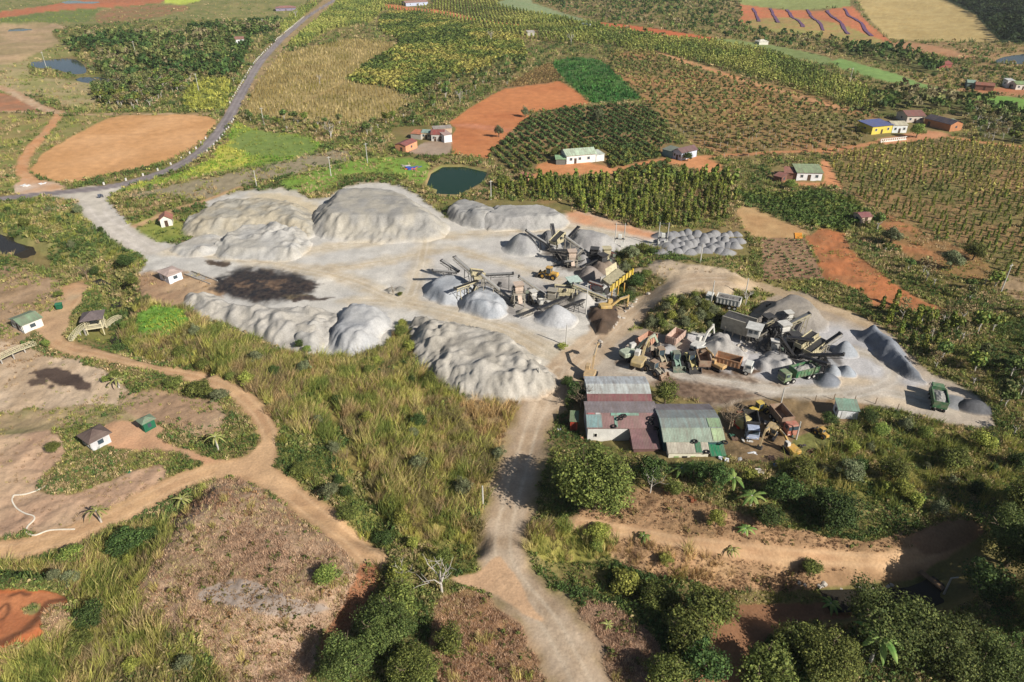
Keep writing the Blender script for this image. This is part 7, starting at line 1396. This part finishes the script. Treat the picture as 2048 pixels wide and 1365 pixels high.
for a in [(1188, 1018, 9.4, 12.5, 'n_big', 'huge olive green tree right of the main dirt road with a long shadow'),
    (1668, 1052, 4.9, 7.5, 'n_round', 'dense round dark green mango like tree above the track'),
    (1330, 808, 3.3, 6.5, 'n_mid', 'olive tree beside the pale grey shed'),
    (1150, 800, 2.4, 4.0, 'n_dark', 'dark tree left of the pale grey shed'), (1135, 775, 1.8, 3.0, 'n_dark', 'dark shrub tree left of the half hidden excavator'),
    (1300, 965, 3.6, 6.0, 'n_dark', 'dark tree below the maroon annex'), (1395, 965, 2.6, 4.6, 'n_dark', 'dark tree in front of the cream office'), (1428, 975, 3.0, 5.4, 'n_dark', 'dark bushy tree below the green canopy'), (1345, 990, 2.2, 3.4, 'n_mid', 'small olive tree left of the garden below the workshops'),
    (1560, 1000, 4.2, 5.5, 'n_dark', 'wide dark tree left of the round mango like tree'), (1535, 1050, 2.8, 4.0, 'n_dark', 'dark tree at the end of the red earth garden'), (1600, 960, 3.2, 4.5, 'n_mid', 'olive tree behind the round mango like tree'), (1700, 960, 3.0, 4.5, 'n_grey', 'greyish tree above the track'), (1780, 960, 3.4, 5.0, 'n_mid', 'olive tree in the weeds above the track'), (1900, 940, 3.4, 5.0, 'n_mid', 'olive tree right of the weedy slope'), (1960, 900, 3.2, 4.6, 'n_yel', 'yellowish tree at the right end of the weedy slope'),
    (1270, 578, 3.2, 4.6, 'n_dark', 'dark thicket tree beside the yellow hopper'), (1254, 608, 2.6, 4.0, 'n_dark', 'dark thicket tree on the terrace bank'), (1292, 556, 2.2, 3.0, 'n_mid', 'olive tree on the terrace edge'), (1262, 520, 3.6, 5.4, 'n_grey', 'greyish thicket tree right of the upper plant'), (1285, 505, 2.6, 3.6, 'n_mid', 'olive thicket tree behind the greyish one'), (1248, 545, 2.4, 3.4, 'n_grey', 'small grey thicket tree above the yellow hopper'),
    (255, 536, 3.2, 4.6, 'n_dark', 'round dark tree on the creek bank left of the gravel road'), (268, 572, 2.6, 3.6, 'n_mid', 'olive tree below the round dark tree on the creek'), (404, 792, 3.4, 4.0, 'n_mid', 'wide grey green tree on the inner side of the winding road'), (350, 775, 2.6, 2.8, 'n_mid', 'low olive shrub tree left of the wide grey green tree'), (440, 800, 2.6, 2.8, 'n_grey', 'grey shrub tree by the winding road'),
    (260, 1100, 3.6, 4.4, 'n_dark', 'broad dark tree beside the wide dirt road at lower left'), (145, 1120, 2.8, 2.8, 'n_bright', 'bright green tree beside the wide dirt road at lower left'), (185, 1250, 2.6, 4.0, 'n_dark', 'dark tree beside the orange eroded bank'), (165, 1290, 2.2, 3.0, 'n_mid', 'olive tree below the orange eroded bank'),
    (770, 1290, 5.5, 8.0, 'n_big2', 'large olive tree at the lower middle edge'), (700, 1355, 5.5, 7.5, 'n_big2', 'large grey green tree in the lower middle foreground'), (830, 1370, 5.0, 7.0, 'n_big', 'foreground tree right of the large grey green one'), (800, 1225, 3.8, 6.0, 'n_mid', 'olive tree above the large foreground trees'), (900, 1300, 3.0, 4.5, 'n_mid', 'small tree on the brown bank left of the main road'),
    (1760, 1290, 8.5, 9.5, 'n_big2', 'very wide grey green tree at the lower right'), (1870, 1330, 7.5, 9.0, 'n_big2', 'wide grey green tree right of the very wide one'), (1650, 1350, 6.0, 7.5, 'n_big', 'olive foreground tree at the bottom right'), (1530, 1370, 5.5, 7.0, 'n_mid', 'olive foreground tree at the bottom beside the dirt bank'), (1590, 1300, 4.0, 5.5, 'n_mid', 'olive tree above the bottom right foreground'), (1980, 1370, 6.5, 8.0, 'n_big2', 'grey green tree in the bottom right corner'),
    (2010, 1130, 7.0, 11, 'n_big2', 'tall dark tree shading the end of the track'), (2050, 1040, 6.0, 10, 'n_big', 'tall dark tree at the right edge above the track'), (2110, 1180, 9.0, 13, 'n_big2', 'huge tree just outside the right edge'), (2080, 1270, 7.0, 10, 'n_big', 'big tree at the right edge above the corner'), (1960, 1190, 4.5, 6.5, 'n_dark', 'dark tree at the bend of the creek'), (2140, 1090, 8.0, 13, 'n_big', 'huge tree outside the right edge beside the track'),
    (1420, 1240, 4.4, 5.5, 'n_mid', 'olive tree on the creek bank left of the dirt bank'), (1370, 1290, 4.4, 6.0, 'n_mid', 'olive tree beside the dirt bank'), (1310, 1210, 4.0, 4.5, 'n_mid', 'bushy olive tree on the left creek bank'), (1250, 1180, 3.2, 3.6, 'n_yel', 'yellowish tree above the creek right of the main road'), (1400, 1350, 4.5, 6.0, 'n_dark', 'dark tree at the foot of the dirt bank'), (1330, 1370, 4.0, 5.5, 'n_mid', 'olive tree at the bottom right of the main road'),
    (1120, 970, 2.0, 3.0, 'n_mid', 'small tree between the huge olive tree and the road'), (975, 318, 2.0, 0.1, 'n_mid', ''), (1050, 235, 2.6, 6.0, 'n_grey', 'lone thin tree on the orange field'), (998, 275, 2.8, 6.5, 'n_grey', 'lone grey tree at the lower edge of the orange field'), (1415, 1045, 2.2, 3.0, 'n_yel', ''),
    (1262, 330, 0, 0, 'n_mid', ''), (1110, 318, 3.2, 5.5, 'n_mid', 'dark tree left of the long white farmhouse'), (1195, 245, 3.4, 8.0, 'n_grey', 'tall airy tree at the top of the coffee rows'), (1005, 375, 3.6, 6.0, 'n_mid', 'tree at the right bank of the green pond'), (1832, 276, 4.6, 7.5, 'n_bright', 'round bright green tree in front of the pale house'), (1580, 378, 3.0, 4.0, 'n_bright', 'round green bush in front of the green roofed farmhouse'), (1375, 322, 2.6, 4.0, 'n_dark', 'dark tree right of the maroon roofed farmhouse'), (870, 325, 2.2, 3.6, 'n_mid', 'small tree in front of the concrete yard'), (1780, 490, 4.0, 6.5, 'n_grey', 'grey green tree in the belt above the right hand yard'), (1900, 540, 4.6, 7.0, 'n_grey', 'wide grey green tree in the middle of the right hand belt'), (1945, 520, 4.4, 6.5, 'n_mid', 'olive tree right of the wide grey green one in the belt')]:
    if a[2] > 0 and a[3] > .5 and a[5]: tree(*a)
for a in [(656, 1166, 2.5, 3.2, 'n_bright', 'round green shrub on the brown mound beside the road'), (1430, 1052, 2.1, 3.2, 'n_yel', 'yellow green shrub on the red earth above the track'), (1620, 1150, 2.2, 3.2, 'n_mid', 'lone olive shrub on the slope below the track'), (95, 695, 1.5, 2.2, 'n_bright', 'small green shrub at the bend of the winding road'), (600, 700, 1.2, 3.0, 'n_dark', 'small dark conical shrub at the foot of the pale heap'), (615, 708, 1.4, 2.4, 'n_bright', 'small green shrub right of the dark conical one'), (1655, 850, 2.2, 3.0, 'n_dark', 'dark shrub left of the isolated white shed'), (1735, 848, 2.4, 3.4, 'n_dark', 'dark shrub right of the isolated white shed'), (1760, 870, 2.6, 2.6, 'n_bright', 'bright green shrub below the right hand yard'), (1125, 697, 1.8, 1.2, 'n_yel', 'low weedy bush at the foot of the thin pole'), (800, 592, 1.2, 1.2, 'n_mid', 'little green bush alone in the open yard'), (1030, 1010 + 0, 0, 0, 'n_mid', ''), (215, 765, 1.4, 1.8, 'n_bright', 'bright green shrub below the winding road'), (232, 758, 1.6, 2.2, 'n_mid', 'olive shrub right of the bright green one by the winding road'), (620, 690, 1, 2, 'n_mid', ''), (1240, 985, 0, 0, '', ''), (118, 596, 1.6, 2.2, 'n_mid', 'olive shrub above the green bin'), (1330, 1130, 1.6, 2.4, 'n_yel', 'yellowish shrub on the dry slope'), (345, 590, 1, 1.5, 'n_mid', ''), (455, 560, 0, 0, '', ''), (1195, 1075, 3.0, 2.4, 'n_yel', 'yellow green thicket right of the main road'), (660, 995, 2.4, 3.2, 'n_grey', 'grey green shrub left of the tall grass gap'), (700, 1040, 2.4, 3.0, 'n_mid', 'olive shrub beside the wide dirt road'), (770, 1090, 2.2, 3.0, 'n_dark', 'dark shrub at the creek end'), (600, 950, 2.0, 2.4, 'n_mid', 'olive shrub at the road junction'), (110, 905, 1.8, 2.6, 'n_mid', 'olive shrub at the edge of the left sand flat'), (1500, 965, 2.2, 3, 'n_yel', 'yellowish shrub right of the workshops'), (800, 1160, 2.4, 3.2, 'n_yel', 'yellowish shrub beside the white bare tree')]:
    if a[2] > 0 and a[5]: tree(*a, cat='shrub', name='shrub')
BARE = [cmesh('bare_%d' % i, limbs(340 + i, 1.0, .55, [5, 7, 6][i], .03, 2 if i else 1, .35, 4), mat=[PALE, GREYB][i % 2]) for i in range(3)]
def bare(u, v, h, k, label, mat=None): p = P3(u, v); r = empty('bare_tree', p, rs.uniform(0, 6), label, 'bare tree'); o = link('branches', BARE[k], r); o.scale = (h * .85, h * .85, h * .85); return r
for a in [(1231, 812, 5.0, 1, 'left leafless tree in front of the pale grey shed'), (1285, 814, 4.6, 1, 'right leafless tree in front of the pale grey shed'), (1162, 818, 6.5, 1, 'leafless tree in the shade left of the workshops'), (1462, 858, 8.0, 1, 'twiggy brown leafless tree right of the workshops'), (1456, 862, 7.0, 1, 'second twiggy leafless tree behind the arched workshop'), (885, 1186, 9.0, 0, 'white barked leafless tree at the lower centre'), (803, 1162, 5.0, 0, 'small white leafless tree left of the white barked one'), (1300, 985, 6.0, 0, 'pale leafless tree below the maroon annex'), (662, 278, 10.0, 0, 'tall white leafless tree above the green field'), (175, 560, 6.0, 1, 'grey leafless tree on the creek bank'), (592, 38, 12.0, 0, 'white leafless tree beside the maroon roofed house at the top'), (982, 82, 11, 0, 'white leafless tree among the coffee bushes'), (1142, 90, 12, 0, 'white leafless tree near the top centre'), (1250, 622, 3.5, 1, 'thin leafless tree on the terrace bank'), (1236, 990, 0, 1, ''), (786, 590, 3.0, 1, 'leafless sapling alone in the open yard'), (1490, 610, 6, 0, 'thin pale leafless tree beside the right hand plant'), (640, 168, 8, 0, 'small pale leafless tree in the stubble field'), (920, 205, 9, 0, 'pale leafless tree behind the orange field')]:
    if a[2] > 0: bare(*a)
# bananas and small palms
def frond_mesh(seed, n, L, w, up=.7, droop=.9, sub=6):
    rs_ = np.random.default_rng(seed); V, F = [], []
    for i in range(n):
        a = 2 * pi * i / n + rs_.uniform(-.3, .3); l = L * rs_.uniform(.7, 1.1); u_ = up * rs_.uniform(.6, 1.3); o = len(V); d = np.array([cos(a), sin(a)]); s = np.array([-d[1], d[0]])
        for k in range(sub + 1):
            t = k / sub; ww = w * (sin(pi * min(1, t * .9 + .1)) ** .6) * .5 + .01; c = d * l * t; z = l * (u_ * t - droop * t * t); V.append([*(c - s * ww), z - ww * .35]); V.append([*c, z]); V.append([*(c + s * ww), z - ww * .35])
        for k in range(sub): b = o + 3 * k; F.append([b, b + 1, b + 4, b + 3]); F.append([b + 1, b + 2, b + 5, b + 4])
    V = np.array(V); return V, np.array(F), rs_.uniform(.8, 1.2, len(V))
BAN = cmesh('banana_leaves', frond_mesh(5, 9, 2.4, .6), cols=[(96, 124, 60), (130, 146, 78)], k=1.0); PALM = cmesh('palm_leaves', frond_mesh(6, 14, 2.2, .28, .8, 1.1), cols=[(140, 146, 80), (160, 156, 96)], k=1.0)
def palm(u, v, h, leaf, label, name, s=1.0):
    p = P3(u, v); r = empty(name, p, rs.uniform(0, 6), label, name.replace('_', ' '), None, s); l = link('leaves', leaf, r); l.location = (0, 0, h); MB().cyl((0, 0, -.3), (.1, 0, h + .1), .18, 8, .12).build('stem', PALE, r)
for a in [(203, 1045, 2.6, PALM, 'yellow green palm beside the wide dirt road at lower left', 'palm'), (437, 900, 3.0, PALM, 'pale palm right of the orange clearing', 'palm'), (366, 1010, 1.2, PALM, 'spiky palm at the top of the brown mound', 'palm'), (1500, 1012, 2.0, BAN, 'banana plant on the red earth left of the dark trees', 'banana_plant', 1.1), (1740, 1325, 3.6, BAN, 'banana plant between the wide foreground trees', 'banana_plant', 1.5), (1463, 1105, .8, PALM, 'small spiky palm on the track', 'palm', .7), (1286, 1080, 1.4, BAN, 'small banana plant beside the track', 'banana_plant', .6), (1465, 970, 1.6, BAN, 'banana plant below the green canopy', 'banana_plant'), (1385, 950, 1.6, BAN, 'banana plant in front of the cream office', 'banana_plant'), (1362, 948, 1.4, BAN, 'banana plant at the left of the cream office', 'banana_plant'), (1660, 1215, 1.0, BAN, 'banana plant on the creek bank', 'banana_plant', .8), (238, 775, 2.0, PALM, 'pale palm left of the wide grey green tree', 'palm'), (1490, 1065, 1.2, BAN, 'banana plant on the red earth above the track', 'banana_plant', .7), (1215, 1252, .3, PALM, 'spiky plant on the bank right of the main road', 'palm', .6)]: palm(*a)
p = P3(120, 618); r = empty('waste_bin', p, .3, 'dark green bin on the side of the winding dirt road', 'bin'); MB().box((0, 0, .75), (1.3, 1.0, 1.3), taper=(1.1, 1.1)).build('body', wallmat((30, 100, 70)), r, .05); MB().box((0, 0, 1.45), (1.5, 1.2, .12)).build('lid', wallmat((60, 130, 96)), r)
p = P3(342, 706); o = MB().box((0, 0, .2), (3.6, .9, .25), rz=.9).build('plank_bridge', CONC, None, 0, p); tag(o, 'tilted concrete slab lying across the creek', 'slab')
p1, p2 = P3(1838, 1145, .3), P3(1886, 1182, .3); o = MB().bar(p1, p2, .9, .2).build('plank_bridge', M('plank', (140, 112, 84), .9, var=.2)); tag(o, 'narrow plank footbridge across the lower right creek', 'footbridge')
RAMP = np.array(at(*np.array([(1095, 790), (1130, 740), (1180, 700), (1230, 650), (1280, 612), (1330, 580), (1390, 562), (1470, 560)], float).T)[:2]).T
GULLYCLEAR = lambda a, b: abs(float(linesd(np.array([a]), np.array([b]), RAMP)[0])) < 6.5
# loose shrubs in the weedy slopes near the viewer
pts = cat3(grid('scrubtall', 5.5, .35, rs), thin(grid('scrub', 8, .4, rs), .8)); near, rest = split(pts, 130); tp = thin(grid('tall', 5.5, .4, rs), .3); pts = cat3(pts, tp); near = list(near) + [len(pts[0]) - 1 - j for j in range(min(60, len(tp[0])))]
for i in near:
    if GULLYCLEAR(pts[0][i], pts[1][i]): continue
    k = ['n_mid', 'n_grey', 'n_yel', 'n_bright', 'n_dark'][rs.choice(5, p=[.35, .25, .2, .05, .15])]; R = rs.uniform(1.0, 2.3); r = empty('shrub', (pts[0][i], pts[1][i], pts[2][i]), rs.uniform(0, 6), {'n_mid': 'olive shrub growing wild in the scrub', 'n_grey': 'greyish shrub growing wild in the scrub', 'n_yel': 'yellowish shrub growing wild in the scrub', 'n_bright': 'bright green shrub growing wild in the scrub', 'n_dark': 'dark green shrub growing wild in the scrub'}[k], 'shrub', {'n_mid': 'wild olive shrubs', 'n_grey': 'wild greyish shrubs', 'n_yel': 'wild yellowish shrubs', 'n_bright': 'wild bright green shrubs', 'n_dark': 'wild dark green shrubs'}[k])
    c = link('foliage', CW[k], r); c.scale = (R, R, R * 1.1); c.location = (0, 0, R * .7)

for i, (u, v, c, d, lb) in enumerate([(52, 372, (236, 236, 232), (3.6, 2.0, .4), 'pale rubble dumped at the dirt road mouth, left heap'), (84, 368, (240, 240, 238), (2.6, 1.6, .4), 'pale rubble dumped at the dirt road mouth, right heap'), (203, 396, (90, 96, 110), (1.6, .5, 2.4), 'dark roadside board at the gravel road mouth'), (258, 944, (40, 120, 90), (1.0, .7, .3), 'dark green rag on the left sand flat'), (1386, 1000, (150, 90, 60), (1.4, 1.0, .6), 'brown crates in the red earth garden'), (700, 118 * 0 + 1000, (0, 0, 0), (0, 0, 0), '')]):
    if lb: junk(u, v, lb, wallmat(c), d, .3 * i, 'rubble' if i < 2 else 'scrap', 'rubble_pile' if i < 2 else 'scrap_piece', 6, 70 + i)

for i, (u, v) in enumerate([(1300, 655), (1318, 640), (1330, 622), (1345, 610), (1362, 604), (1375, 618), (1360, 632), (1342, 640), (1392, 612), (1408, 622), (1400, 640), (1384, 648), (1424, 632), (1440, 645), (1418, 655), (1455, 640), (1370, 652), (1325, 655)]):
    p = P3(u, v); k = ['n_grey', 'n_mid', 'n_grey', 'n_yel'][i % 4]; R = rs.uniform(1.3, 2.3); r = empty('shrub', p, rs.uniform(0, 6), 'dusty grey green shrub on the overgrown bank between the two yards', 'shrub', 'dusty shrubs on the overgrown bank'); c = link('foliage', CW[k], r); c.scale = (R, R, R * 1.1); c.location = (0, 0, R * .7)
# ------------------------------------------------------------------ air
hz = MB().box((0, 1300, 37), (7000, 3400, 104)).build('haze', None or bpy.data.materials.new('haze_air')); hz['kind'] = 'stuff'; tag(hz, 'thin pale haze fading the far fields', 'haze')
hm = hz.data.materials[0]; hm.use_nodes = True; hm.node_tree.nodes.clear(); pv_ = hm.node_tree.nodes.new('ShaderNodeVolumePrincipled'); ho = hm.node_tree.nodes.new('ShaderNodeOutputMaterial')
pv_.inputs['Color'].default_value = (.93, .96, 1, 1); pv_.inputs['Density'].default_value = .00005; pv_.inputs['Anisotropy'].default_value = 0
hm.node_tree.links.new(pv_.outputs[0], ho.inputs['Volume'])
